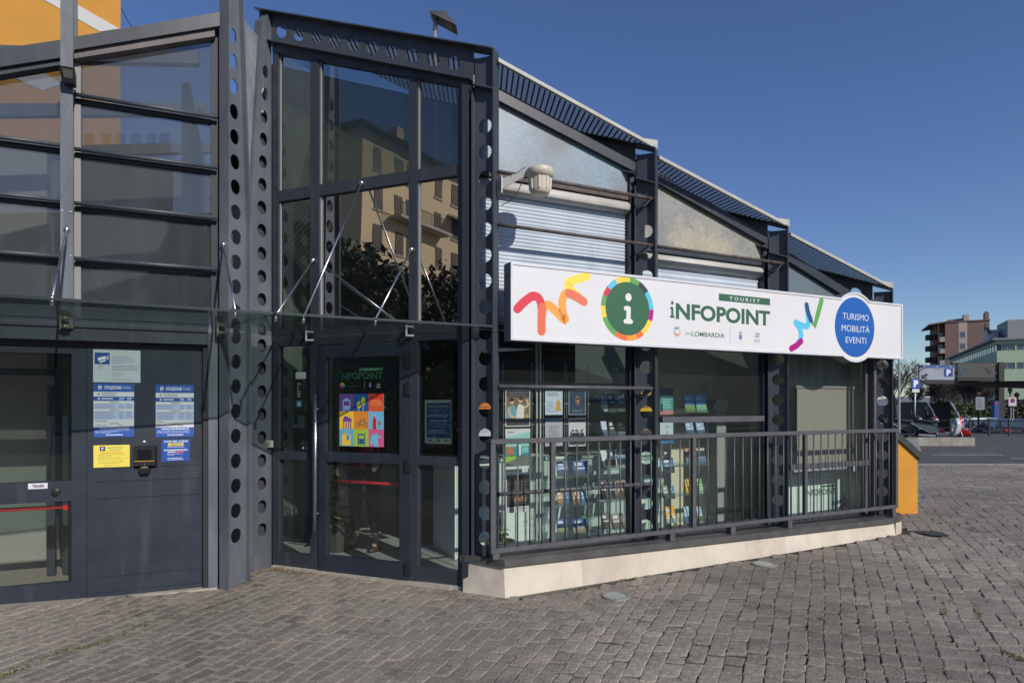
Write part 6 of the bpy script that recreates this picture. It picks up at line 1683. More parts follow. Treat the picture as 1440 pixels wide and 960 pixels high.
# ---- person behind the door
def person():
    X, Y = (511 - CX) / FPX * 6.8, 6.8; z = .03
    F = Frame((X, Y), radians(-21.4))
    T = Thing('person', 'person in magenta jacket and dark trousers holding a dark bag behind the entrance door', 'person', F, (0, 0, z))
    SKIN = mat('skin', (.42, .26, .20), .5); JACK = mat('magenta_jacket', (.30, .015, .09), .8, noise_amt=.15, noise_scale=20); TR = mat('black_trousers', (.02, .02, .024), .85); HAIR = mat('dark_hair', (.025, .017, .012), .6); SHO = mat('dark_shoe', (.03, .02, .02), .5)
    def skin(name, verts, edges, radii, m, parent=None, root=0):
        me = bpy.data.meshes.new(name); me.from_pydata([(a, b, c) for a, b, c in verts], edges, []); me.materials.append(m)
        o = bpy.data.objects.new(name, me); COL.objects.link(o); o.parent = parent or T.o
        sk_ = o.modifiers.new('skin', 'SKIN'); sk_.use_smooth_shade = True
        for i, r_ in enumerate(radii):
            sv = me.skin_vertices[0].data[i]; sv.radius = (r_, r_) if not isinstance(r_, tuple) else r_; sv.use_root = (i == root)
        sb = o.modifiers.new('sub', 'SUBSURF'); sb.levels = 2; sb.render_levels = 2
        return o
    # body: pelvis root, spine, neck, head; arms; legs. facing the door (towards -t)
    V_ = [(0, 0, .93), (0, 0, 1.08), (0, 0, 1.25), (0, 0, 1.38), (0, -.005, 1.46), (0, -.01, 1.53), (0, -.015, 1.60), (0, -.01, 1.66),
          (-.09, 0, .86), (-.10, -.01, .50), (-.11, .02, .10), (-.12, -.10, .045), (.09, 0, .86), (.12, -.01, .50), (.15, .02, .10), (.19, -.09, .045),
          (-.17, 0, 1.38), (-.22, .0, 1.10), (-.20, -.14, .92), (-.17, -.22, .94), (.17, 0, 1.38), (.22, .01, 1.10), (.22, -.10, .90), (.21, -.15, .86)]
    E_ = [(0, 1), (1, 2), (2, 3), (3, 4), (4, 5), (5, 6), (6, 7), (0, 8), (8, 9), (9, 10), (10, 11), (0, 12), (12, 13), (13, 14), (14, 15), (3, 16), (16, 17), (17, 18), (18, 19), (3, 20), (20, 21), (21, 22), (22, 23)]
    Rr = [(.13, .10), (.12, .09), (.14, .10), (.12, .09), .05, (.068, .08), (.075, .09), (.05, .06), .085, .058, .036, .035, .085, .058, .036, .035, .055, .042, .03, .026, .055, .042, .03, .026]
    skin('body', V_, E_, Rr, SKIN)
    skin('jacket', [(0, 0, .78), (0, 0, 1.0), (0, 0, 1.25), (0, 0, 1.40), (-.18, 0, 1.38), (-.23, 0, 1.10), (-.20, -.13, .93), (.18, 0, 1.38), (.23, .01, 1.10), (.22, -.09, .92)], [(0, 1), (1, 2), (2, 3), (3, 4), (4, 5), (5, 6), (3, 7), (7, 8), (8, 9)], [(.19, .14), (.165, .125), (.165, .12), (.12, .095), .075, .062, .05, .075, .062, .05], JACK)
    skin('trousers', [(0, 0, .92), (-.09, 0, .84), (-.10, -.01, .50), (-.11, .015, .17), (.09, 0, .84), (.12, -.01, .50), (.15, .015, .17)], [(0, 1), (1, 2), (2, 3), (0, 4), (4, 5), (5, 6)], [(.15, .12), .105, .075, .058, .105, .075, .058], TR)
    m = MB(); m.ball((0, .005, 1.615), .088, 14, 10, sc=(.95, 1.08, 1.1)); m.ball((0, .07, 1.53), .06, 10, 8, sc=(1.1, .8, 1.3)); T.part('hair', m, HAIR, smooth=True)
    m = MB(); m.ball((0, -.105, 1.565), .014, 8, 6, sc=(.8, 1.3, 1.4)); T.part('nose', m, SKIN, smooth=True)
    for sgn in (-1, 1):
        m = MB(); m.ball((sgn * .03, -.088, 1.585), .010, 8, 6); T.part('eye', m, HAIR, smooth=True)
        m = MB(); m.ball((sgn * .078, .0, 1.565), .018, 8, 6, sc=(.4, .8, 1.4)); T.part('ear', m, SKIN, smooth=True)
        bx_ = (-.12, -.06) if sgn < 0 else (.18, -.05)
        m = MB(); m.ball((bx_[0], bx_[1], .05), .05, 12, 8, sc=(.95, 2.3, .9)); m.box(bx_[0] - .045, bx_[0] + .045, bx_[1] - .11, bx_[1] + .09, .0 + .03 - .03, .022); T.part('shoe', m, SHO, smooth=True)
        hx_, hy_, hz_ = (-.17, -.22, .94) if sgn < 0 else (.21, -.15, .86)
        m = MB(); m.ball((hx_, hy_, hz_ - .03), .034, 10, 8, sc=(.6, .9, 1.25))
        for q in range(4):
            yy = hy_ - .028 + q * .018; m.tube([(hx_, yy, hz_ - .06), (hx_ - .01 * sgn, yy - .004, hz_ - .09 - .006 * (q in (1, 2))), (hx_ - .03 * sgn, yy, hz_ - .105)], .0085, 6, r1=.006)
        m.tube([(hx_, hy_ - .03, hz_ - .02), (hx_ - .01 * sgn, hy_ - .055, hz_ - .045), (hx_ - .02 * sgn, hy_ - .06, hz_ - .07)], .010, 6, r1=.007); T.part('hand', m, SKIN, smooth=True)
    return F, z
FP, zP = person()
m = MB(); m.bbox(.06, .30, -.30, -.19, .62, .90, .03)
bag = Thing('handbag', 'dark handbag with a light tag hanging at the right of the person behind the door', 'bag', FP, (.18, -.25, .62), mb=m, mats=mat('dark_leather', (.02, .02, .022), .5))
m = MB(); m.tube(smooth_path([Vector((.10, -.245, .89)), Vector((.12, -.24, 1.0)), Vector((.20, -.22, 1.03)), Vector((.26, -.24, .99)), Vector((.27, -.245, .89))], 5), .008, 6); bag.part('handle', m, mat('dark_leather', (.02, .02, .022), .5), smooth=True)
m = MB(); m.bbox(.20, .245, -.308, -.3015, .70, .84, .002); bag.part('tag', m, GREYP)

# ================================================================== ORANGE STAIR PARAPET at the right end
OR = mat('orange_rendered_wall', (.66, .30, .035), .85, noise_amt=.14, noise_scale=2.6, bump=.25, bump_scale=14)
weather(OR, (.30, .20, .10), .4, 4)
ORCAP = mat('dark_green_coping', (.035, .042, .042), .55, noise_amt=.2)
Zo = 8.7
def op(x, y, Z=Zo): return ((x - CX) / FPX * Z, EYE - (y - HY) / FPX * Z)
xl, xr = op(1256.5, 0)[0], op(1290.5, 0)[0]
gz = ground(xr, Zo) - .02
hr = op(1290.5, 644)[1]; hl_ = op(1262, 618)[1]
sl_ = (hr - hl_) / (op(1290.5, 0)[0] - op(1262, 0)[0])
xl2 = xl - .02; hl2 = hr + sl_ * (xl2 - xr)
ow = Thing('orange_parapet', 'orange rendered stair parapet with a sloping dark coping at the right end of the office', 'wall', W, ((xl + xr) / 2, Zo, gz))
m = MB(); m.hexa([(xl2, Zo, gz), (xr, Zo, gz), (xr + .03, Zo + .26, gz), (xl2, Zo + .26, gz), (xl2, Zo, hl2), (xr, Zo, hr), (xr + .03, Zo + .26, hr), (xl2, Zo + .26, hl2)]); ow.part('wall', m, OR)
m = MB(); th = .085; e = .03
m.hexa([(xl2, Zo - e, hl2 + .002), (xr + e, Zo - e, hr + sl_ * e + .002), (xr + e + .03, Zo + .28, hr + sl_ * e + .002), (xl2, Zo + .28, hl2 + .002), (xl2, Zo - e, hl2 + th * 1.3), (xr + e, Zo - e, hr + th), (xr + e + .03, Zo + .28, hr + th), (xl2, Zo + .28, hl2 + th * 1.3)]); ow.part('coping', m, ORCAP)
m = MB(); f_ = lambda x: hr + sl_ * (x - xr) + th
pts = [(xl2, Zo + .2, f_(xl2) + .12), (xr - .17, Zo + .2, f_(xr - .17) + .12), (xr - .12, Zo + .2, f_(xr - .12) + .09), (xr - .12, Zo + .2, f_(xr - .12) - .02)]
m.tube(pts, .018, 8); ow.part('handrail', m, RAILM, smooth=True)
# ledge/curb in grey behind it
m = MB(); CONC = mat('weathered_concrete', (.26, .25, .225), .85, noise_amt=.28, noise_scale=3, bump=.2, bump_scale=20)

# ================================================================== BACKGROUND
def gb(x, y, h=.09):                               # ground point under image position
    Z = (EYE - h) * FPX / (y - HY); return ((x - CX) / FPX * Z, Z)
H0g = .092
# low concrete walls round the motorcycle bay
Zw = 22.6
xa, xb = (1290 - CX) / FPX * Zw, (1371 - CX) / FPX * Zw
lwall = Thing('low_concrete_wall', 'low stained concrete wall in front of the parked scooters', 'wall', W, ((xa + xb) / 2, Zw, H0g))
nb = 5
for k in range(nb):
    a = xa + (xb - xa) * k / nb; b = xa + (xb - xa) * (k + 1) / nb
    m = MB(); m.bbox(a + .004, b - .004, Zw, Zw + .3, H0g - .05, H0g + .30, .01); lwall.part('concrete_block', m, CONC)
m = MB(); m.hexa([(xa - .5, Zw - .1, H0g - .05), (xa - 2.95, Zw - 4.2, H0g - .05), (xa - 2.62, Zw - 4.2, H0g - .05), (xa - .05, Zw - .1, H0g - .05), (xa - .5, Zw - .1, H0g + .30), (xa - 2.95, Zw - 4.2, H0g + .16), (xa - 2.62, Zw - 4.2, H0g + .16), (xa - .05, Zw - .1, H0g + .30)])
Thing('concrete_ramp_kerb', 'sloping concrete kerb running from the low wall towards the orange parapet', 'kerb', W, (xa + .2, Zw - 2, H0g), mb=m, mats=CONC)
def sign_P(name, label, X, Z, hc, w, hgt, poletop, txt='P'):
    T = Thing(name, label, 'sign', W, (X, Z, H0g))
    m = MB(); m.tube([(X, Z + .04, H0g), (X, Z + .04, poletop)], .03, 8); T.part('pole', m, GALV, smooth=True)
    m = MB(); m.bbox(X - w / 2, X + w / 2, Z - .02, Z + .0, hc - hgt / 2, hc + hgt / 2, .006, lin(20, 70, 150)); pl__ = T.part('sign_plate', m, PRINT)
    m = MB(); text(m, W, 'P', X - w * .24, X + w * .27, hc - hgt * .33, hgt * .66, Z - .0225, (.75, .75, .76), bold=.07); T.part('lettering', m, DECAL, parent=pl__)
    return T
Xp, _, hp = far(1287.5, 539, 28.0)
T = sign_P('parking_sign', 'square blue P parking sign on a slim pole behind the parapet', Xp, 28.0, hp, 12.8 / FPX * 28, 13.6 / FPX * 28, hp + .1)
m = MB(); hq = far(1287, 549, 28)[2]; m.bbox(Xp - .16, Xp + .16, 27.98, 28.0, hq - .08, hq + .07, .004); T.part('small_plate', m, WHITEP)
Xq = far(1264.5, 0, 20)[0]; m = MB(); m.tube([(Xq, 20, H0g), (Xq, 20, far(0, 505, 20)[2])], .035, 8)
Thing('slim_pole', 'tall slim grey pole rising behind the right end of the office', 'pole', W, (Xq, 20, H0g), mb=m, mats=GALV)
# gantry
Zg = 55.0
gt = Thing('car_park_gantry', 'dark gantry carrying car park direction boards over the far road', 'gantry', W, (far(1409, 0, Zg)[0], Zg, H0g))
G = lambda x, y: far(x, y, Zg)
DG_ = mat('dark_brown_steel', (.016, .013, .013), .6, noise_amt=.1)
def gb_box(name, x0, x1, y0, y1, t0, t1, mt, parent=None):
    a = G(x0, y1); b = G(x1, y0); m = MB(); m.box(a[0], b[0], Zg + t0, Zg + t1, a[2], b[2]); return gt.part(name, m, mt, parent=parent)
m = MB(); a = G(1405, 0); b = G(1412.5, 0); m.box(a[0], b[0], Zg, Zg + .45, H0g, G(0, 509)[2]); gt.part('post', m, DG_)
gb_box('beam', 1341, 1404.8, 509.5, 512.5, .1, .35, DG_); gb_box('beam', 1341, 1404.8, 523.5, 526, .12, .3, DG_); gb_box('beam', 1399, 1404.8, 532, 534, .12, .3, DG_)
wb = gb_box('direction_board', 1292, 1341, 513.2, 534, -.1, .1, mat('shaded_white_board', (.28, .30, .36), .5)); gb_box('blue_header', 1292, 1341, 513.2, 517, -.13, -.102, mat('blue_board', (.02, .08, .26), .5), wb); gb_box('board_soffit', 1294, 1341.5, 534.3, 539.5, -.05, .35, DG_)  # white board standing in shade: the shade is put into its grey-blue
m = MB(); q = G(1332.5, 523.8); ww = 6.3 / FPX * Zg; rect(m, q[0] - ww, q[0] + ww, q[2] - ww * .9, q[2] + ww * .9, Zg - .11, lin(20, 60, 140)); text(m, W, 'P', q[0] - ww * .45, q[0] + ww * .5, q[2] - ww * .6, ww * 1.25, Zg - .125, (.7, .7, .72), bold=.05)
a = G(1294.5, 532.5); s_ = 1 / FPX * Zg
m.face([(a[0], Zg - .11, a[2]), (a[0] + 7 * s_, Zg - .11, a[2]), (a[0] + 4.8 * s_, Zg - .11, a[2] + 2 * s_), (a[0] + 9.5 * s_, Zg - .11, a[2] + 5 * s_), (a[0] + 7 * s_, Zg - .11, a[2] + 8 * s_), (a[0] + 2.3 * s_, Zg - .11, a[2] + 4.4 * s_), (a[0], Zg - .11, a[2] + 7 * s_)], (.02, .02, .03))
lines(m, G(1312, 0)[0], G(1324, 0)[0], G(0, 520.5)[2], G(0, 518)[2], 1, Zg - .11, (.12, .12, .15), seed=2)
for x_ in (1297, 1315, 1334): lines(m, G(x_, 0)[0], G(x_ + 4, 0)[0], G(0, 516.6)[2], G(0, 514)[2], 1, Zg - .14, (.6, .62, .66), seed=1, fill=1)
gt.part('board_print', m, DECAL, parent=wb)
db_ = gb_box('direction_board', 1346, 1398, 511, 531, -.1, .09, mat('dark_grey_board', (.055, .052, .048), .4)); gb_box('board_soffit', 1346, 1398, 531.3, 535, -.05, .35, DG_)
m = MB(); q = G(1354, 521); disc(m, q[0], q[2], .36, .42, Zg - .12, lin(45, 75, 90), 20, r_in=.7); q = G(1389, 521); m.face([(q[0] + 3 * s_, Zg - .12, q[2] - 4 * s_), (q[0] + 3 * s_, Zg - .12, q[2] + 1 * s_), (q[0] + 1 * s_, Zg - .12, q[2] - 0 * s_), (q[0] - 3 * s_, Zg - .12, q[2] + 4 * s_), (q[0] - 5 * s_, Zg - .12, q[2] + 2 * s_), (q[0] - .5 * s_, Zg - .12, q[2] - 2 * s_), (q[0] - 2 * s_, Zg - .12, q[2] - 4 * s_)], (.012, .012, .012)); gt.part('board_print', m, DECAL, parent=db_)
# dark container
Zc = 38.0
def wbox(name, label, cat, x0, x1, y0, ybot, Z, depth, mt, group=None):
    a = far(x0, 0, Z)[0]; b = far(x1, 0, Z)[0]; ht = far(0, y0, Z)[2]; m = MB(); m.box(a, b, Z, Z + depth, ybot if ybot is not None else H0g, ht)
    return Thing(name, label, cat, W, ((a + b) / 2, Z, H0g), mb=m, mats=mt, group=group)
ck = wbox('black_kiosk', 'black box shaped kiosk behind the scooters', 'kiosk', 1301.5, 1337, 567, None, 34, 2.2, mat('black_kiosk_paint', (.014, .015, .017), .6))
a = far(1300.5, 0, 34)[0]; b = far(1338, 0, 34)[0]; h_ = far(0, 567, 34)[2]; m = MB(); m.box(a, b, 33.85, 36.3, h_ + .002, h_ + .08); ck.part('roof_edge', m, DG_)
m = MB(); h2 = (a + b) / 2; m.box(a + .25, b - .25, 33.93, 33.995, .25, h_ - .25); ck.part('shutter', m, mat('black_kiosk_paint', (.014, .015, .017), .6))
# low building with a pale canopy
lb_ = Thing('low_building', 'low dark building with a pale flat roof edge behind the far trees', 'building', W, (far(1270, 0, 60)[0], 60, H0g))
m = MB(); m.box(far(1180, 0, 60)[0], far(1296, 0, 60)[0], 60, 68, H0g, far(0, 573, 60)[2]); lb_.part('wall', m, mat('brown_wall', (.19, .14, .11), .8, noise_amt=.3, noise_scale=1))
m = MB(); m.box(far(1180, 0, 60)[0], far(1294, 0, 60)[0], 58.5, 68.5, far(0, 572.9, 60)[2], far(0, 569.8, 60)[2]); lb_.part('roof', m, mat('pale_roof_edge', (.33, .33, .32), .7))
for x_ in (1268, 1281): m = MB(); q = far(x_, 0, 59)[0]; m.box(q - .12, q + .12, 58.9, 59.1, H0g, far(0, 573, 59)[2]); lb_.part('pillar', m, mat('pale_roof_edge', (.33, .33, .32), .7))
m = MB(); m.box(far(1276, 0, 60)[0], far(1288, 0, 60)[0], 59.9, 59.99, .6, 1.35); lb_.part('orange_panel', m, mat('dull_orange', (.35, .13, .03), .7))

# ---- apartment tower
BR = mat('brown_brick_render', (.19, .120, .105), .85, noise_amt=.08, noise_scale=.6)
PINK = mat('pinkish_panel', (.40, .33, .29), .8); SHADEG = mat('dark_window_glass', (.05, .07, .10), .15, spec=.8); FRM = mat('grey_window_frame', (.35, .36, .38), .6); LOGG = mat('brown_loggia_wall', (.09, .05, .042), .85)
Zt = 150.0; FT = Frame(((1320.5 - CX) / FPX * Zt, Zt), radians(-27))
A_ = lambda x, y: (FT.at(x, HY)[0], 0, EYE - (y - HY) / FPX * 150.0)
tw = Thing('apartment_tower', 'brown apartment tower with a pink window strip and balconies at its left edge', 'building', FT, (6, 0, 0))
Zq = Zt; Zt = 0.0
x0t, x1t = A_(1308, 0)[0], A_(1391.5, 0)[0]; htop = A_(0, 454)[2]
xm0, xm1 = A_(1347.8, 0)[0], A_(1360, 0)[0]; xbal = A_(1329, 0)[0]; xleft = A_(1320.5, 0)[0]
m = MB(); m.box(xbal, xm0 - .01, Zt, Zt + 14, 0, htop); m.box(xm1 + .01, x1t, Zt, Zt + 14, 0, htop); m.box(x0t + 1.6, xbal - .01, Zt + 1.6, Zt + 14, 0, htop - .2); tw.part('wall', m, BR)
m = MB(); m.box(xm0, xm1, Zt - .05, Zt + 13.9, 0, htop); tw.part('panel_strip', m, PINK)
yw = [471.5 + 16.2 * k for k in range(7)]
for y_ in yw:
    a = A_(1351.3, y_ + 3.7); b = A_(1357, y_ - 3.7)
    m = MB(); m.box(a[0] - .1, b[0] + .1, Zt - .12, Zt - .055, a[2] - .1, b[2] + .1); fr = tw.part('window_frame', m, FRM)
    m = MB(); m.box(a[0], (a[0] + b[0]) / 2 - .04, Zt - .14, Zt - .121, a[2], b[2]); m.box((a[0] + b[0]) / 2 + .04, b[0], Zt - .14, Zt - .121, a[2], b[2]); tw.part('pane', m, SHADEG, parent=fr)
for k, y_ in enumerate([465 + 16.2 * k for k in range(8)]):
    a = A_(1320.5, y_ + 16); b = A_(1328, y_ + 9)
    m = MB(); m.box(a[0], b[0], Zt - 1.0, Zt + 1.55, a[2], a[2] + .2); bal = tw.part('balcony', m, PINK)
    m = MB(); m.box(a[0] + .02, b[0] - .02, Zt - 1.0, Zt - .95, a[2] + .21, a[2] + 1.1); tw.part('balcony_railing', m, mat('grey_balcony_glass', (.32, .34, .36), .4), parent=bal)
    m = MB(); m.box(a[0] + .1, b[0] - .1, Zt + 1.52, Zt + 1.59, a[2] + .2, a[2] + 2.3); tw.part('balcony_door', m, SHADEG)
    # side balconies at the left
    m = MB(); c = A_(1308.5, 0)[0]; m.box(c - .55, c + 1.6, Zt + 2, Zt + 5, a[2] + .9, a[2] + 2.1); tw.part('side_balcony', m, LOGG)
m = MB(); m.box(A_(1318.5, 0)[0], A_(1320.3, 0)[0], Zt - .2, Zt + 1.6, 0, htop); m.box(A_(1314, 0)[0], A_(1315.2, 0)[0], Zt + .2, Zt + 1.6, 0, htop - .2); tw.part('pilaster', m, LOGG)
m = MB(); m.hexa([(A_(1306, 0)[0], Zt - .8, htop - .5), (A_(1330, 0)[0], Zt - .4, htop), (A_(1330, 0)[0], Zt + 14, htop), (A_(1306, 0)[0], Zt + 14, htop - .5), (A_(1306, 0)[0], Zt - .8, htop - .2), (A_(1330, 0)[0], Zt - .4, htop + .3), (A_(1330, 0)[0], Zt + 14, htop + .3), (A_(1306, 0)[0], Zt + 14, htop - .2)]); m.box(A_(1330.1, 0)[0], x1t + .1, Zt - .2, Zt + 14, htop + .01, htop + .28); tw.part('roof_edge', m, mat('brown_roof_edge', (.14, .10, .09), .8))
m = MB(); m.hexa([(A_(1328, 0)[0], Zt + 3, htop + .3), (A_(1362, 0)[0], Zt + 3, htop + .3), (A_(1362, 0)[0], Zt + 9, htop + .3), (A_(1328, 0)[0], Zt + 9, htop + .3), (A_(1336, 0)[0], Zt + 3, A_(0, 448.5)[2]), (A_(1361, 0)[0], Zt + 3, A_(0, 447)[2]), (A_(1361, 0)[0], Zt + 9, A_(0, 447)[2]), (A_(1336, 0)[0], Zt + 9, A_(0, 448.5)[2])]); tw.part('attic', m, mat('brown_roof_edge', (.14, .10, .09), .8))
m = MB(); m.box(A_(1357.5, 0)[0], A_(1365, 0)[0], Zt + 2, Zt + 4, htop, A_(0, 442.5)[2]); tw.part('chimney', m, PINK)
m = MB(); m.box(A_(1385.2, 0)[0], A_(1391.2, 0)[0], Zt + .3, Zt + 2, htop + .29, A_(0, 442.5)[2]); m.box(A_(1386.5, 0)[0], A_(1390, 0)[0], Zt + .6, Zt + 1.6, A_(0, 442.4)[2], A_(0, 440.8)[2]); tw.part('chimney', m, BR)
m = MB(); m.box(A_(1384.6, 0)[0], A_(1385.9, 0)[0], Zt - .06, Zt - .01, 8, A_(0, 458)[2]); tw.part('slot_window_strip', m, LOGG)

# ---- green office block
GRN = mat('pale_green_facade', (.37, .47, .33), .8, noise_amt=.05, noise_scale=.5); GRS = mat('grey_green_side_facade', (.34, .38, .34), .8, noise_amt=.05, noise_scale=.5); OFR = mat('pale_office_frame', (.45, .48, .46), .6)
GX, GY = (1402 - CX) / FPX * 95.0, 95.0
Fg = Frame((GX, GY), -atan2(.464, .886))        # s runs along the lit front, t runs back along the shaded side
FS = Fg
gr = Thing('green_office_block', 'pale green office block with window bands and a flat roof at the right edge', 'building', Fg, (6, 0, 0))
gy = lambda y: EYE - (y - HY) / FPX * 95.0
Ht = gy(479.5)
rows = [(484.3, 493.0), (510.3, 519.2), (536, 544.5), (561.8, 570.5)]
bands = [(478.5, 484.2), (493.1, 510.2), (519.3, 535.9), (544.6, 561.7), (570.6, 584)]
for (y0, y1) in bands:
    m = MB(); m.box(0, 30, 0, 46, gy(y1), gy(y0)); gr.part('wall_band', m, GRN)
for (y0, y1) in rows:
    m = MB(); m.box(.25, 29.8, .25, 45.8, gy(y1) + .005, gy(y0) - .005); gr.part('window_band', m, GRS if 0 else mat('dark_band', (.10, .12, .12), .6))
    s = .55
    while s < 28:
        m = MB(); m.box(s, s + 1.55, .12, .2, gy(y1) + .03, gy(y0) - .03); fr = gr.part('window', m, OFR)
        m = MB(); m.box(s + .08, s + .72, .09, .119, gy(y1) + .10, gy(y0) - .1); m.box(s + .82, s + 1.47, .09, .119, gy(y1) + .10, gy(y0) - .1); gr.part('pane', m, SHADEG, parent=fr)
        m = MB(); m.box(s + 1.62, s + 1.84, .02, .22, gy(y1) + .006, gy(y0) - .006); gr.part('pier', m, GRN)
        s += 1.95
    t = .8
    for k in range(22):
        m = MB(); m.box(.12, .24, t, t + 1.5, gy(y1) + .03, gy(y0) - .03); gr.part('side_window', m, SHADEG)
        t += 1.98
m = MB(); m.box(-.6, 31, -.6, 46.5, gy(478.4), gy(475.5)); gr.part('roof', m, mat('grey_roof_slab', (.22, .23, .23), .8))
m = MB(); m.box(1.6, 12, 1.6, 9, gy(475.3), gy(449)); gr.part('plant_room', m, mat('grey_corrugated', (.25, .26, .26), .7, noise_amt=.06))
m = MB(); m.box(-.2, 1.1, 6, 9, gy(475.3), gy(458)); m.box(-1.4 + 1.0, .8, 4, 7, gy(475.3), gy(466)); gr.part('roof_unit', m, mat('pale_unit', (.42, .43, .43), .6))
m = MB(); m.hexa([(-.5, 3, gy(466)), (-.1, 3, gy(465)), (-.1, 3.3, gy(465)), (-.5, 3.3, gy(466)), (-1.0, 3, gy(457)), (-.55, 3, gy(456)), (-.55, 3.3, gy(456)), (-1.0, 3.3, gy(457))]); gr.part('aerial', m, DARKP)

# ---- bare trees
BARK = mat('grey_brown_bark', (.085, .068, .055), .9, noise_amt=.2); TWIG = mat('thin_twigs', (.062, .048, .040), .9)
def bare_tree(label, X, Z, h, seed, spread=.5, lean=0, group='bare winter trees beyond the road', depth=6, rt=.14):
    r_ = random.Random(seed)
    T = Thing('bare_tree', label, 'tree', W, (X, Z, H0g), group=group)
    mt, ml_, mw = MB(), MB(), MB()
    tips = []
    def grow(p, d, l, r, lev):
        n = 3; pts = [p]; q = p.copy(); dd = d.copy()
        for k in range(n):
            dd = (dd + Vector((r_.uniform(-1, 1), r_.uniform(-1, 1), r_.uniform(-.2, .6))) * .13).normalized(); q = q + dd * l / n; pts.append(q.copy())
        tgt = mt if lev == 0 else ml_ if lev < 3 else mw
        tgt.tube(pts, r, 6 if lev < 2 else 4 if lev < 3 else 3, r1=r * .62, cap=False)
        if lev >= depth: return
        nk = (5 if lev == 0 else 4 if lev == 2 else 3)
        for k in range(nk):
            u = 1 if k == 0 else r_.uniform(.45, 1)
            st_ = pts[min(n, int(u * n))]
            ax = Vector((r_.uniform(-1, 1), r_.uniform(-1, 1), r_.uniform(-.1, .3)))
            nd = (dd + ax * (spread + .1 * lev)).normalized()
            if nd.z < .05: nd.z = .12; nd.normalize()
            grow(st_, nd, l * r_.uniform(.6, .82), max(.0085, r * (.62 if k == 0 else .45)), lev + 1)
    grow(Vector((X, Z, H0g)), Vector((lean, 0, 1)).normalized(), h * .30, rt, 0)
    T.part('trunk', mt, BARK, smooth=True); T.part('limbs', ml_, BARK, smooth=True); T.part('crown', mw, TWIG)
    return T
def tx(x, Z): return far(x, 0, Z)[0]
bare_tree('tall bare tree with a wide dark crown just right of the office end', tx(1262, 46), 46, 6.6, 3, .46, rt=.2, depth=7)
bare_tree('bare tree with pale brown twigs below the gantry sign', tx(1316, 66), 66, 5.6, 8, .5, depth=7)
bare_tree('bushy bare tree behind the black kiosk', tx(1332, 70), 70, 5.8, 11, .55, depth=7)
bare_tree('dark broad bare tree below the dark direction board', tx(1358, 58), 58, 5.4, 21, .6, depth=7, rt=.18)
bare_tree('bare tree close to the dark gantry post', tx(1382, 62), 62, 5.2, 31, .6, depth=7, rt=.16)
bare_tree('low bare tree far left of the parking sign', tx(1284, 80), 80, 5.6, 41, .5, depth=7)
bare_tree('dense dark bare tree filling the gap beside the black kiosk', tx(1347, 75), 75, 6.6, 51, .55, depth=7)
bare_tree('bare tree in front of the grey side of the green block', tx(1370, 78), 78, 6.2, 61, .55, depth=7)
# ---- far hills, added to cover the pale glow of the sky's horizon
m = MB(); hp_ = []
for k in range(61):
    x_ = -700 + k * 35; hp_.append((x_, 900, 6 + 9 * (noise.noise(Vector((k * .22, 1, 4))) + .6) + 4 * noise.noise(Vector((k * .9, 3, 1)))))
v = hp_ + [(a, 1150, -5) for a, b, c in hp_] + [(a, 880, -5) for a, b, c in hp_]; n = len(hp_)
m.poly(v, [(k, k + 1, n + k + 1, n + k) for k in range(n - 1)] + [(2 * n + k, 2 * n + k + 1, k + 1, k) for k in range(n - 1)])
struct('hills', m, mat('added_horizon_hill', (.10, .12, .15), .95, noise_amt=.2, noise_scale=.02))
# ---- clipped hedge
LF = mat('evergreen_leaf', attr=True, rough=.65)
def leaves(m, fn, n, size, cols, rnd):
    for _ in range(n):
        p = fn(rnd); a = Vector((rnd.gauss(0, 1), rnd.gauss(0, 1), rnd.gauss(0, 1))).normalized(); b = a.cross(Vector((rnd.gauss(0, 1), rnd.gauss(0, 1), rnd.gauss(0, 1)))).normalized()
        s_ = size * rnd.uniform(.6, 1.3); c = rnd.choice(cols)
        m.face([p - a * s_, p - b * s_ * .5, p + a * s_, p + b * s_ * .5], c)
GC = [(.05, .085, .025), (.07, .11, .03), (.035, .06, .02), (.10, .14, .05)]
rh = random.Random(9); m = MB()
leaves(m, lambda r_: Vector((r_.uniform(tx(1339, 52), tx(1392, 52)), 52 + r_.uniform(0, 1.3), H0g + r_.uniform(0, 1.55) ** 1.0 + .12 * sin(r_.uniform(0, 50)))), 5000, .11, GC, rh)
hg = Thing('hedge', 'dark green clipped hedge behind the street railing', 'hedge', W, (tx(1365, 52), 52, H0g), mb=m, mats=LF)
m = MB(); leaves(m, lambda r_: Vector((r_.uniform(tx(1386, 56), tx(1460, 56)), 56 + r_.uniform(0, 1.5), H0g + r_.uniform(0, 1.9))), 4200, .12, [(.06, .05, .035), (.08, .07, .04), (.05, .06, .03)], rh)
Thing('hedge', 'brownish untrimmed hedge in front of the green office block', 'hedge', W, (tx(1420, 56), 56, H0g), mb=m, mats=LF)
# ---- street railing
Zr = 27.5
sr_ = Thing('street_railing', 'dark street railing running in front of the parked car', 'railing', W, (tx(1390, Zr), Zr, H0g))
x_ = tx(1338, Zr); x2 = tx(1470, Zr); hr_ = far(0, 593.5, Zr)[2]
RD = mat('dark_street_railing', (.03, .03, .032), .5)
Fr = Frame((x_, Zr + 4), radians(-24))
def rrp(s): w = Fr.w(s, 0); return w.x, w.y
m = MB(); 
p0, p1 = rrp(0), rrp(6.2)
m.tube([(p0[0], p0[1], hr_), (p1[0], p1[1], hr_)], .025, 6); m.tube([(p0[0], p0[1], .45), (p1[0], p1[1], .45)], .02, 6); sr_.part('rail', m, RD)
for k in range(9):
    p = rrp(k * .77); m = MB(); m.box(p[0] - .035, p[0] + .035, p[1] - .035, p[1] + .035, H0g, hr_ + .09); sr_.part('post', m, RD)
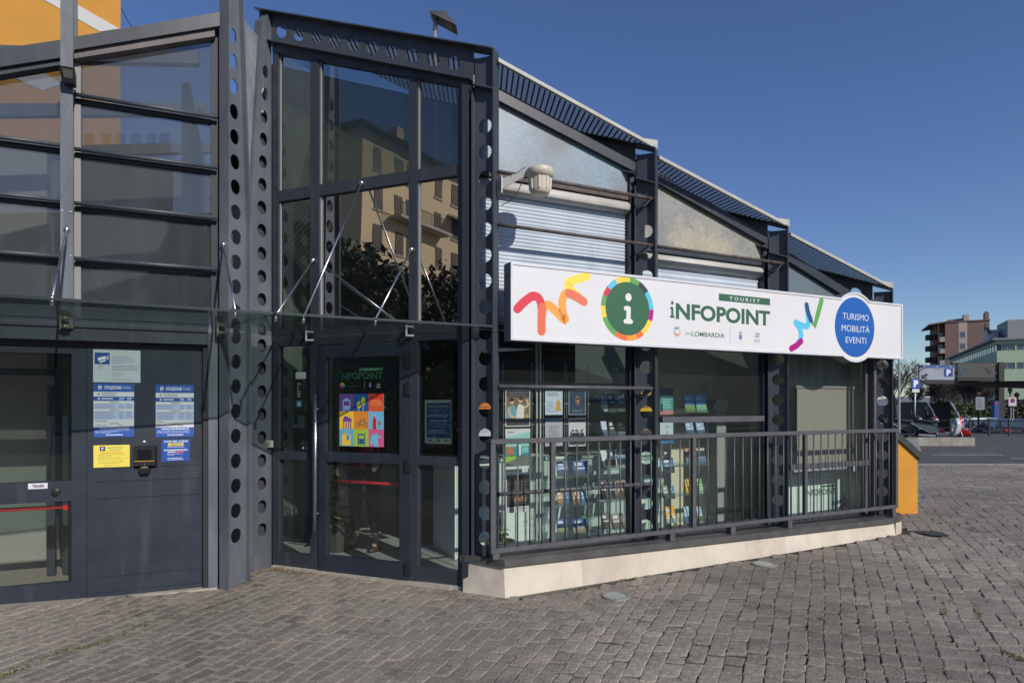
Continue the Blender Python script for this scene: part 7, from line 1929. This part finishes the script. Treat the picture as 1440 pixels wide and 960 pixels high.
# ---- blue totem, small sign, street lamps
T = wbox('blue_totem', 'tall blue information totem beside the gantry post', 'totem', 1398.5, 1405, 563.5, None, 44, .3, mat('blue_totem_paint', (.01, .05, .20), .5))
m = MB(); q = far(1402, 567, 43.9); m.box(q[0] - .08, q[0] + .1, 43.985, 43.999, q[2] - .06, q[2] + .06); T.part('red_badge', m, RED)
T = Thing('notice_board', 'grey notice board on a dark post behind the railing', 'sign', W, (tx(1377, 36), 36, H0g))
m = MB(); q = tx(1377, 36); m.tube([(q, 36.06, H0g), (q, 36.06, far(0, 554, 36)[2])], .05, 8); m.box(q - .1, q + .1, 36, 36.1, far(0, 555, 36)[2], far(0, 551, 36)[2]); T.part('post', m, DG_)
m = MB(); m.bbox(tx(1371.5, 36), tx(1384, 36), 35.97, 36.0, far(0, 576, 36)[2], far(0, 558, 36)[2], .01, (.22, .24, .28)); bd = T.part('board', m, PRINT)
m = MB(); lines(m, tx(1373, 36), tx(1382.5, 36), far(0, 574, 36)[2], far(0, 560, 36)[2], 5, 35.966, (.08, .09, .12), seed=4); T.part('lettering', m, DECAL, parent=bd)
T = Thing('no_parking_sign', 'small round blue and red sign above a white plate near the gantry', 'sign', W, (tx(1423, 40), 40, H0g))
m = MB(); q = tx(1423.5, 40); m.tube([(q - .06, 40.04, H0g), (q - .06, 40.04, far(0, 573, 40)[2])], .03, 6); m.tube([(q + .1, 40.04, H0g), (q + .1, 40.04, far(0, 573, 40)[2])], .03, 6); T.part('pole', m, GALV)
m = MB(); qq = far(1423.5, 563, 40); m.bbox(qq[0] - .25, qq[0] + .25, 39.98, 40.0, qq[2] - .35, qq[2] + .2, .005, (.45, .45, .47)); pp_ = T.part('plate', m, PRINT)
m = MB(); disc(m, qq[0], qq[2] + .0, .16, .16, 39.975, lin(190, 40, 50), 20); disc(m, qq[0], qq[2], .12, .12, 39.972, lin(40, 60, 140), 20); T.part('disc', m, DECAL, parent=pp_)
def lantern(label, x, ytop, Z, pb=False):
    X = tx(x, Z); h = far(0, ytop, Z)[2]
    T = Thing('street_lamp', label, 'street lamp', W, (X, Z, H0g), group='dark lantern lamps beside the gantry')
    m = MB(); m.tube([(X, Z, H0g), (X, Z, h - .5)], .05, 8, r1=.035); T.part('post', m, DG_)
    m = MB(); m.lathe([(.06, 0), (.17, .38), (.19, .4), (.10, .48), (.02, .55)], (X, Z, h - .5), 8); T.part('lantern', m, DG_)
lantern('lantern street lamp nearer the gantry post, the left of two', 1420.5, 545, 50)
lantern('lantern street lamp at the right, taller in the picture edge', 1430, 552, 46)
# dark shelter roof at the right edge (its shadow lies on the paving)
sh = Thing('shelter', 'dark flat shelter roof reaching in from the right edge', 'shelter', W, (tx(1480, 30), 30, H0g))
h_ = far(0, 546, 30)[2]
m = MB(); m.hexa([(tx(1416, 30), 30, h_ + .27), (tx(1416, 30) + 6, 28, h_ + .0), (tx(1416, 30) + 6, 34, h_ + .0), (tx(1416, 30) + .3, 34, h_ + .27), (tx(1413, 30), 29.9, h_ + .35), (tx(1416, 30) + 6, 28, h_ + .35), (tx(1416, 30) + 6, 34, h_ + .35), (tx(1416, 30) + .3, 34, h_ + .35)]); sh.part('roof', m, DG_)
m = MB(); m.box(tx(1416, 30) + 3.6, tx(1416, 30) + 3.8, 31, 31.2, H0g, h_ - .05); sh.part('post', m, DG_)
# ---- parked car
def car(label, X, Z, ang, col, L_=4.3, Wd=1.75, H=1.45, z0=H0g):
    F = Frame((X, Z), ang)
    T = Thing('parked_car', label, 'car', F, (0, 0, z0))
    z = z0
    prof = [(-2.1, .35), (-2.12, .62), (-2.0, .86), (-1.75, .92), (-1.35, 1.36), (-.9, 1.45), (.35, 1.45), (.75, 1.36), (1.2, .96), (1.85, .86), (2.1, .68), (2.12, .35)]
    prof = [(a * L_ / 4.3, b * H / 1.45) for a, b in prof]
    low = [(-2.12, .25), (-1.7, .25), (-1.62, .5), (-1.35, .62), (-1.08, .5), (-1.0, .25), (.95, .25), (1.03, .5), (1.3, .62), (1.57, .5), (1.65, .25), (2.12, .25)]
    m = MB(); w = Wd / 2
    outer = prof; 
    def ring(t, inset): return [(a, t, z + b - (inset if b > 1 else 0)) for a, b in outer]
    top = outer
    pts = [(a, b) for a, b in top] + [(a, b) for a, b in reversed(low)]
    n = len(pts)
    def wid(b): return w - max(0, (b - .9)) * .32
    v = [(a, -wid(b), z + b) for a, b in pts] + [(a, wid(b), z + b) for a, b in pts]
    m.poly(v, [tuple(range(n)), tuple(range(2 * n - 1, n - 1, -1))] + [(k, k + n, (k + 1) % n + n, (k + 1) % n) for k in range(n)])
    T.part('body', m, col)
    for sgn in (-1, 1):
        for (a0, a1, b0, b1) in ((-1.45, -.35, .93, 1.34), (-.28, .62, .93, 1.34)):
            tt = lambda b: sgn * (wid(b) + .006); m = MB(); sk = .28 if a1 > 0 else -.1
            m.hexa([(a0, tt(b0), z + b0), (a1 + (.25 if a1 > 0 else 0), tt(b0), z + b0), (a1 + (.25 if a1 > 0 else 0), tt(b0) * .98, z + b0), (a0, tt(b0) * .98, z + b0), (a0 + (.22 if a0 < -1 else 0), tt(b1), z + b1), (a1, tt(b1), z + b1), (a1, tt(b1) * .98, z + b1), (a0 + (.22 if a0 < -1 else 0), tt(b1) * .98, z + b1)]); T.part('side_window', m, SHADEG)
        for a in (-1.35, 1.3):
            m = MB(); m.lathe([(.1, -.1), (.30, -.1), (.33, -.07), (.33, .07), (.30, .1), (.1, .1)], (a, sgn * (w - .12), z + .33), 22, axis='t'); wh = T.part('wheel', m, RUB)
            m = MB(); m.lathe([(.05, 0), (.20, 0), (.20, .012), (.05, .02)], (a, sgn * (w - .018) - (0 if sgn > 0 else .02), z + .33), 14, axis='t'); T.part('rim', m, GALV, parent=wh)
        m = MB(); m.bbox(-2.135, -2.09, sgn * w * .55 - .16, sgn * w * .55 + .16, z + .68, z + .84, .01); T.part('tail_light', m, RED)
        m = MB(); m.bbox(2.03, 2.10, sgn * w * .6 - .18, sgn * w * .6 + .18, z + .66, z + .8, .01); T.part('headlight', m, GALV)
    m = MB(); m.hexa([(-1.73, -w * .78, z + .955), (-1.73, w * .78, z + .955), (-1.70, w * .78, z + .955), (-1.70, -w * .78, z + .955), (-1.39, -w * .68, z + 1.34), (-1.39, w * .68, z + 1.34), (-1.36, w * .68, z + 1.34), (-1.36, -w * .68, z + 1.34)]); T.part('rear_window', m, SHADEG)
    return T
car('dark parked car behind the street railing, seen from behind', tx(1410, 40), 40, radians(72), CARPAINT, z0=-.76)
car('pale grey parked car half hidden behind the notice board post', tx(1371, 42.5), 42.5, radians(168), mat('silver_car_paint', (.32, .34, .35), .3, metal=.3, coat=.5), z0=-.76)
# ---- scooters
def scooter(label, X, Z, ang, cb, cf, cc_, screen=True, sc=1.0):
    F = Frame((X, Z), ang); T = Thing('scooter', label, 'scooter', F, (0, 0, H0g), group='scooters parked behind the low wall'); z = H0g
    PB = mat('scooter_' + cb[0], cb[1], .25, coat=.5); PF = mat('scooter_' + cf[0], cf[1], .25, coat=.5); PC = mat('scooter_' + cc_[0], cc_[1], .25, coat=.5)
    for a in (-.62, .66):
        m = MB(); m.lathe([(.17, -.05), (.24, -.055), (.265, -.02), (.265, .02), (.24, .055), (.17, .05)], (a, 0, z + .265), 22, axis='t'); wh = T.part('wheel', m, RUB)
        m = MB(); m.lathe([(.03, -.04), (.17, -.03), (.17, .03), (.03, .04)], (a, 0, z + .265), 10, axis='t'); T.part('rim', m, GALV, parent=wh)
    # rear body
    m = MB(); P_ = [(-1.0, .76), (-.92, .82), (-.55, .76), (-.12, .70), (-.02, .56), (-.10, .42), (-.40, .40), (-.74, .58)]
    v = []
    for (t, k) in ((-.16, .86), (-.19, 1), (.19, 1), (.16, .86)):
        cx0, cz0 = -.5, .6; v += [(cx0 + (a - cx0) * k, t, z + cz0 + (b - cz0) * k) for a, b in P_]
    n = len(P_); f = [tuple(range(n)), tuple(range(4 * n - 1, 3 * n - 1, -1))]
    for g in range(3): f += [(g * n + k, (g + 1) * n + k, (g + 1) * n + (k + 1) % n, g * n + (k + 1) % n) for k in range(n)]
    m.poly(v, f); T.part('rear_body', m, PB, smooth=False)
    m = MB(); m.tube([(-.92, 0, z + .90), (-.6, 0, z + .90), (-.35, 0, z + .84), (-.08, 0, z + .80)], .13, 10, r1=.10); m.v = [(a, b, z + .80 + (c - z - .80) * .5) for a, b, c in m.v]; T.part('seat', m, RUB, smooth=True)
    m = MB(); m.bbox(-.1, .42, -.17, .17, z + .26, z + .40, .02); T.part('footboard', m, PB)
    # leg shield: curved plate
    m = MB(); Q = [(.34, .30), (.44, .45), (.50, .70), (.46, .98)]
    v = []
    for (a, b) in Q:
        wv_ = .24 if b < .9 else .17
        for j in range(7):
            u = j / 6 * 2 - 1; v.append((a + .16 * (1 - u * u), u * wv_, z + b))
        for j in range(7):
            u = 1 - j / 6 * 2; v.append((a + .16 * (1 - u * u) - .05, u * wv_ * .95, z + b))
    f = []
    for g in range(3):
        for k in range(14): f.append((g * 14 + k, g * 14 + (k + 1) % 14, (g + 1) * 14 + (k + 1) % 14, (g + 1) * 14 + k))
    f += [tuple(range(13, -1, -1)), tuple(range(42, 56))]; m.poly(v, f); T.part('leg_shield', m, PF, smooth=True)
    m = MB(); m.tube([(.54, 0, z + .55), (.60, 0, z + .80), (.56, 0, z + 1.0)], .09, 10, r1=.10); T.part('front_cowl', m, PC, smooth=True)
    m = MB(); m.ball((.66, 0, z + .88), .07, 12, 8, sc=(.7, 1, 1)); T.part('headlight', m, GALV, smooth=True)
    m = MB(); m.lathe([(.30, -.07), (.31, -.05), (.31, .05), (.30, .07), (.27, .07), (.27, -.07)], (.66, 0, z + .265), 24, axis='t'); m.v = [(a, b, max(c, z + .34)) for a, b, c in m.v]; T.part('front_mudguard', m, PC)
    for s_ in (-.07, .07): m = MB(); m.tube([(.66, s_, z + .265), (.55, s_, z + .62)], .022, 8); T.part('fork', m, GALV)
    m = MB(); m.tube([(.40, -.33, z + 1.06), (.50, -.12, z + 1.04), (.50, .12, z + 1.04), (.40, .33, z + 1.06)], .018, 8); T.part('handlebar', m, RUB)
    for s_ in (-1, 1):
        m = MB(); m.tube([(.42, s_ * .28, z + 1.06), (.44, s_ * .36, z + 1.22)], .008, 6); m.ball((.44, s_ * .38, z + 1.26), .06, 10, 6, sc=(.3, 1, .7)); T.part('mirror', m, DARKP)
    if screen:
        m = MB(); v = []
        for (a, b, wv_) in ((.60, 1.02, .20), (.48, 1.30, .25), (.34, 1.58, .19)):
            for j in range(5): u = j / 4 * 2 - 1; v.append((a - .08 * u * u, u * wv_, z + b))
        m.poly(v, [(g * 5 + k, g * 5 + k + 1, g * 5 + k + 6, g * 5 + k + 5) for g in range(2) for k in range(4)]); T.part('windscreen', m, MATS['smoked_screen'], smooth=True)
    m = MB(); m.bbox(-1.04, -.98, -.09, .09, z + .66, z + .74, .008); T.part('tail_light', m, RED)
    m = MB(); m.tube([(-.75, -.2, z + .30), (-.2, -.2, z + .28)], .05, 8); T.part('exhaust', m, GALV)
    m = MB(); m.tube([(-.15, .1, z + .26), (-.22, .26, z + .0)], .014, 6); T.part('side_stand', m, DARKP)
glass_mat('smoked_screen', (.25, .27, .3), 1.2, dust=.9, dustcol=(.26, .28, .33))
scooter('silver and red scooter with a tall windscreen behind the low wall', tx(1324, 24.2), 24.2, radians(-30), ('teal_grey', (.10, .15, .15)), ('silver', (.42, .48, .50)), ('red', (.60, .02, .03)))
scooter('dark grey scooter parked left behind the red one', tx(1291, 25.2), 25.2, radians(-18), ('grey', (.05, .065, .07)), ('darkgrey', (.06, .07, .075)), ('dark_red', (.2, .01, .02)))
scooter('black scooter farthest left, half hidden by the railing end', tx(1270, 26.4), 26.4, radians(-12), ('black', (.015, .015, .018)), ('black', (.015, .015, .018)), ('black', (.015, .015, .018)), screen=False)
# white road markings
m = MB(); LM = mat('worn_white_line', (.42, .41, .39), .8, noise_amt=.25, noise_scale=4)
def gline(xa, ya, xb, yb, w):
    A = gb(xa, ya, .092); B = gb(xb, yb, .092); d = Vector((B[0] - A[0], B[1] - A[1])).normalized(); n = Vector((-d.y, d.x)) * w / 2
    m.face([(A[0] - n.x, A[1] - n.y, ground(*A) + .001), (B[0] - n.x, B[1] - n.y, ground(*B) + .001), (B[0] + n.x, B[1] + n.y, ground(*B) + .001), (A[0] + n.x, A[1] + n.y, ground(*A) + .001)])
gline(1312, 639.6, 1408, 639.6, .16); gline(1420, 644.5, 1475, 645.5, .16); gline(1322, 636.8, 1400, 636.8, .08)
struct('road_marking', m, LM)
# ---- mast lamp behind the roof
Zl = 11.5; X = tx(612, Zl); ht_ = far(0, 26, Zl)[2]
ml = Thing('mast_lamp', 'flat headed street lamp on a pale mast above the roof', 'street lamp', W, (X, Zl, 0))
m = MB(); m.tube([(X, Zl, 0), (X, Zl, ht_ + .0)], .028, 10); ml.part('mast', m, GALV, smooth=True)
m = MB(); m.tube([(X, Zl, ht_ - .22), (X, Zl, ht_ + .02)], .04, 10); ml.part('sleeve', m, GREYP, smooth=True)
m = MB(); a = far(605, 25, Zl); b = far(643, 43, Zl)
m.hexa([(X - .05, Zl - .16, ht_ + .00), (b[0], Zl - .18, b[2] - .01), (b[0], Zl + .14, b[2] - .01), (X - .05, Zl + .12, ht_ + .0), (X - .09, Zl - .13, ht_ + .06), (X + .2, Zl - .15, ht_ + .045), (X + .2, Zl + .1, ht_ + .045), (X - .09, Zl + .1, ht_ + .06)]); ml.part('lamp_head', m, mat('grey_lamp_head', (.06, .06, .065), .5))
m = MB(); m.hexa([(X + .03, Zl - .12, ht_ - .035), (b[0] - .08, Zl - .13, b[2] + .025), (b[0] - .08, Zl + .09, b[2] + .025), (X + .03, Zl + .08, ht_ - .035), (X + .03, Zl - .12, ht_ - .01), (b[0] - .08, Zl - .13, b[2] + .05), (b[0] - .08, Zl + .09, b[2] + .05), (X + .03, Zl + .08, ht_ - .01)]); ml.part('lens', m, mat('brown_lens', (.13, .10, .07), .3))
# ---- orange building behind the car park entrance
Zo2 = 16.0
ORB = mat('orange_facade', (.60, .29, .05), .85, noise_amt=.06, noise_scale=1.2)
xr2 = tx(169.5, Zo2); ob = Thing('orange_building', 'tall orange building with white diagonal stripes behind the left entrance', 'building', W, (xr2 - 4, Zo2, 0))
m = MB(); m.prism([(xr2 - 16, Zo2), (xr2, Zo2), (xr2 - 4.6, Zo2 + 6), (xr2 - 16, Zo2 + 6)], 0, 14); ob.part('wall', m, ORB)
def ostripe(pts):
    m = MB(); v = [far(x, y, Zo2) for x, y in pts]; m.poly([(a, Zo2 - .012, c) for a, b, c in v] + [(a, Zo2 - .002, c) for a, b, c in v], [tuple(range(4)), (7, 6, 5, 4), (0, 4, 5, 1), (1, 5, 6, 2), (2, 6, 7, 3), (3, 7, 4, 0)]); ob.part('white_stripe', m, mat('white_facade_paint', (.62, .62, .60), .8))
ostripe([(58, -2), (93, -2), (168, 41), (141, 45)]); ostripe([(8, 104), (50, 96), (88, 118), (60, 128)]); 
m = MB(); a, b = far(171, 12, 15.9), far(186, 38, 15.9); m.tube([a, ((a[0] + b[0]) / 2, 15.9, (a[2] + b[2]) / 2 - .06), b], .012, 5); ob.part('cable', m, RUB)

# ================================================================== WHAT THE PANES REFLECT (buildings and trees behind the camera)
def mir(F, t, X, Y):
    s, tt = F.inv(X, Y); w = F.w(s, 2 * t - tt); return w.x, w.y
YEL = mat('yellow_ochre_render', (.62, .46, .27), .85, noise_amt=.06, noise_scale=.5); EAV = mat('brown_eaves', (.09, .055, .04), .8); SHUT = mat('brown_shutter', (.06, .035, .025), .7)
V0 = Vector(((508 - CX) / FPX * 45, 45)); dF = Vector((.509, .861)).normalized(); dS = Vector((-.861, .509))
def vm(p): return mir(C, .02, p.x, p.y)
o_ = Vector(vm(V0)); e_ = Vector(vm(V0 + dF)) - o_
# local frame of the real facade: s along the facade away from the corner
angY = atan2(e_.y, e_.x); FY = Frame(o_, angY)
sgnT = 1 if FY.inv(*vm(V0 + dS))[1] > 0 else -1
yb_ = Thing('yellow_apartment_house', 'long yellow apartment house with brown shutters reflected in the entrance glass', 'building', FY, (10, 0, 0))
m = MB(); m.box(0, 42, min(0, sgnT * 11), max(0, sgnT * 11), 0, 21.6); yb_.part('wall', m, YEL)
m = MB(); tA, tB = (-.9, 12) if sgnT > 0 else (-12, .9)
m.hexa([(-.9, tA, 21.6), (43, tA, 21.6), (43, tB, 21.6), (-.9, tB, 21.6), (4, tA + 5, 24.2), (38, tA + 5, 24.2), (38, tB - 5, 24.2), (4, tB - 5, 24.2)]); yb_.part('roof', m, EAV)
for (s0, t0) in ((9, 5), (22, 6)):
    m = MB(); m.box(s0, s0 + 1, sgnT * t0 - .5, sgnT * t0 + .5, 22, 26); yb_.part('chimney', m, YEL)
ws = [1.2, 3.6, 5.0, 8.6, 11.0, 12.4, 16, 18.4, 19.8, 23.4, 25.8, 27.2, 31, 33.4, 35]
out = -sgnT
for row in range(6):
    z0 = 18.9 - 2.9 * row
    for j, s in enumerate(ws):
        m = MB(); t_a, t_b = sorted((out * .002, out * .05)); m.box(s, s + .95, t_a, t_b, z0, z0 + 1.75); w_ = yb_.part('window', m, SHUT)
        m = MB(); t_a, t_b = sorted((out * .002, out * .09)); m.box(s - .12, s + 1.07, t_a, t_b, z0 - .12, z0 - .005); yb_.part('sill', m, PINK, parent=w_)
    if row in (1, 3):
        for s in (3.0, 17.8): 
            m = MB(); t_a, t_b = sorted((out * .1, out * 1.2)); m.box(s, s + 6.5, t_a, t_b, z0 - .35, z0 - .13); b_ = yb_.part('balcony', m, PINK)
            m = MB(); q = s
            while q < s + 6.5: t_ = out * 1.15; m.box(q, q + .03, t_ - .015, t_ + .015, z0 - .129, z0 + .85); q += .16
            m.box(s, s + 6.5, out * 1.15 - .03, out * 1.15 + .03, z0 + .851, z0 + .9); yb_.part('balcony_railing', m, SHUT, parent=b_)
    if row == 1:
        m = MB(); t_a, t_b = out * .1, out * 1.3; m.hexa([(10.5, t_a, z0 + 2.0), (16.5, t_a, z0 + 2.0), (16.5, t_b, z0 + 1.4), (10.5, t_b, z0 + 1.4), (10.5, t_a, z0 + 2.06), (16.5, t_a, z0 + 2.06), (16.5, t_b, z0 + 1.46), (10.5, t_b, z0 + 1.46)]); yb_.part('awning', m, mat('green_awning', (.03, .10, .07), .7))
DGC = [(.030, .036, .018), (.022, .028, .014), (.045, .05, .025), (.06, .06, .03)]
def leafy(label, X, Y, h, rx, n, seed, low=.0, cols=DGC, size=.16):
    r_ = random.Random(seed); T = Thing('evergreen_tree', label, 'tree', W, (X, Y, 0), group='evergreen trees reflected in the entrance glass')
    m = MB(); m.tube([(X, Y, 0), (X + .1, Y, h * .4), (X, Y, h * .75)], .2, 8, r1=.06)
    blobs = []
    for k in range(26):
        a = r_.uniform(0, 6.28); q = r_.uniform(0, 1); zz_ = low * h + (1 - low) * h * r_.uniform(.05, 1); rr_ = rx * (1 - .55 * (zz_ / h) ** 2.2) * r_.uniform(.3, 1)
        c = Vector((X + rr_ * cos(a), Y + rr_ * sin(a), zz_ * .93)); blobs.append((c, rx * r_.uniform(.28, .5)))
        if k % 3 == 0: m.tube([(X, Y, zz_ * .5), tuple(c)], .06, 5, r1=.02)
    T.part('trunk', m, BARK)
    m = MB()
    for c, br in blobs:
        leaves(m, lambda g: c + Vector((g.gauss(0, 1), g.gauss(0, 1), g.gauss(0, .8))).normalized() * br * g.uniform(.55, 1.05), n // 26, size, cols, r_)
    T.part('crown', m, LF)
for k, (x, Z, h, rx) in enumerate(((470, 21, 7.2, 2.1), (530, 20, 6.6, 1.9), (590, 22, 6.6, 2.0), (645, 20, 5.6, 1.9), (700, 23, 6.2, 2.1), (500, 25, 7.6, 2.4), (620, 26, 6.8, 2.4), (560, 27, 7.6, 2.4), (760, 22, 6.0, 2.4))):
    X, Y = mir(C, .02, (x - CX) / FPX * Z, Z)
    leafy('dark evergreen tree reflected in the entrance glass, the ' + ['farthest left and tallest', 'slim one left of the middle', 'one in the middle', 'short one right of the middle', 'right hand one nearer the road', 'tall one behind the left pair', 'tall one behind the right pair', 'central one at the back', 'farthest right'][k], X, Y, h, rx, 4200, 50 + k)
# dark battlemented block reflected in the dusty panes
BRK = mat('dark_weathered_brick', (.07, .062, .06), .9, noise_amt=.2, noise_scale=.7)
def vbox(T, name, x0, x1, Z, depth, h0, h1, mt, parent=None):
    p = [Vector(((x - CX) / FPX * Z_, Z_)) for x, Z_ in ((x0, Z), (x1, Z), (x1, Z + depth), (x0, Z + depth))]
    q = [Vector(mir(L, LC, a.x, a.y)) for a in p]
    m = MB(); v = [L.inv(a.x, a.y) for a in q][::-1]; m.prism(v, h0, h1); return T.part(name, m, mt, parent=parent)
Zk = 34; hv = lambda y: EYE - (y - HY) / FPX * Zk
q = mir(L, LC, (180 - CX) / FPX * Zk, Zk); s_, t_ = L.inv(*q)
kb = Thing('battlemented_block', 'dark battlemented brick block reflected in the dusty left panes', 'building', L, (s_, t_, 0))
vbox(kb, 'wall', 112, 242, Zk, 8, 0, hv(201), BRK); vbox(kb, 'lower_wall', -80, 500, Zk + 9, 6, 0, hv(292) * 1.2, BRK)
for x_ in (118, 144, 164, 184, 205, 222): vbox(kb, 'merlon', x_, x_ + (13 if x_ < 220 else 18), Zk + .1, 1.2, hv(201) + .002, hv(186), BRK)
vbox(kb, 'cornice', 111, 250, Zk - .4, .35, hv(222), hv(217), BRK)
# low station hall to the right of the camera, seen in the shop windows
st_ = Thing('station_hall', 'long grey station hall standing right of the viewpoint, seen in reflections', 'building', W, (48, -10, 0))
m = MB(); m.box(44, 56, -42, 20, 0, 6.2); st_.part('wall', m, mat('grey_render', (.20, .19, .17), .85, noise_amt=.1, noise_scale=.4))
m = MB(); m.box(43, 57, -43, 21, 6.21, 6.7); st_.part('roof', m, EAV)
for k in range(10): m = MB(); m.box(43.9, 43.995, -39 + k * 6, -36 + k * 6, .6, 4.2); st_.part('window', m, SHADEG)
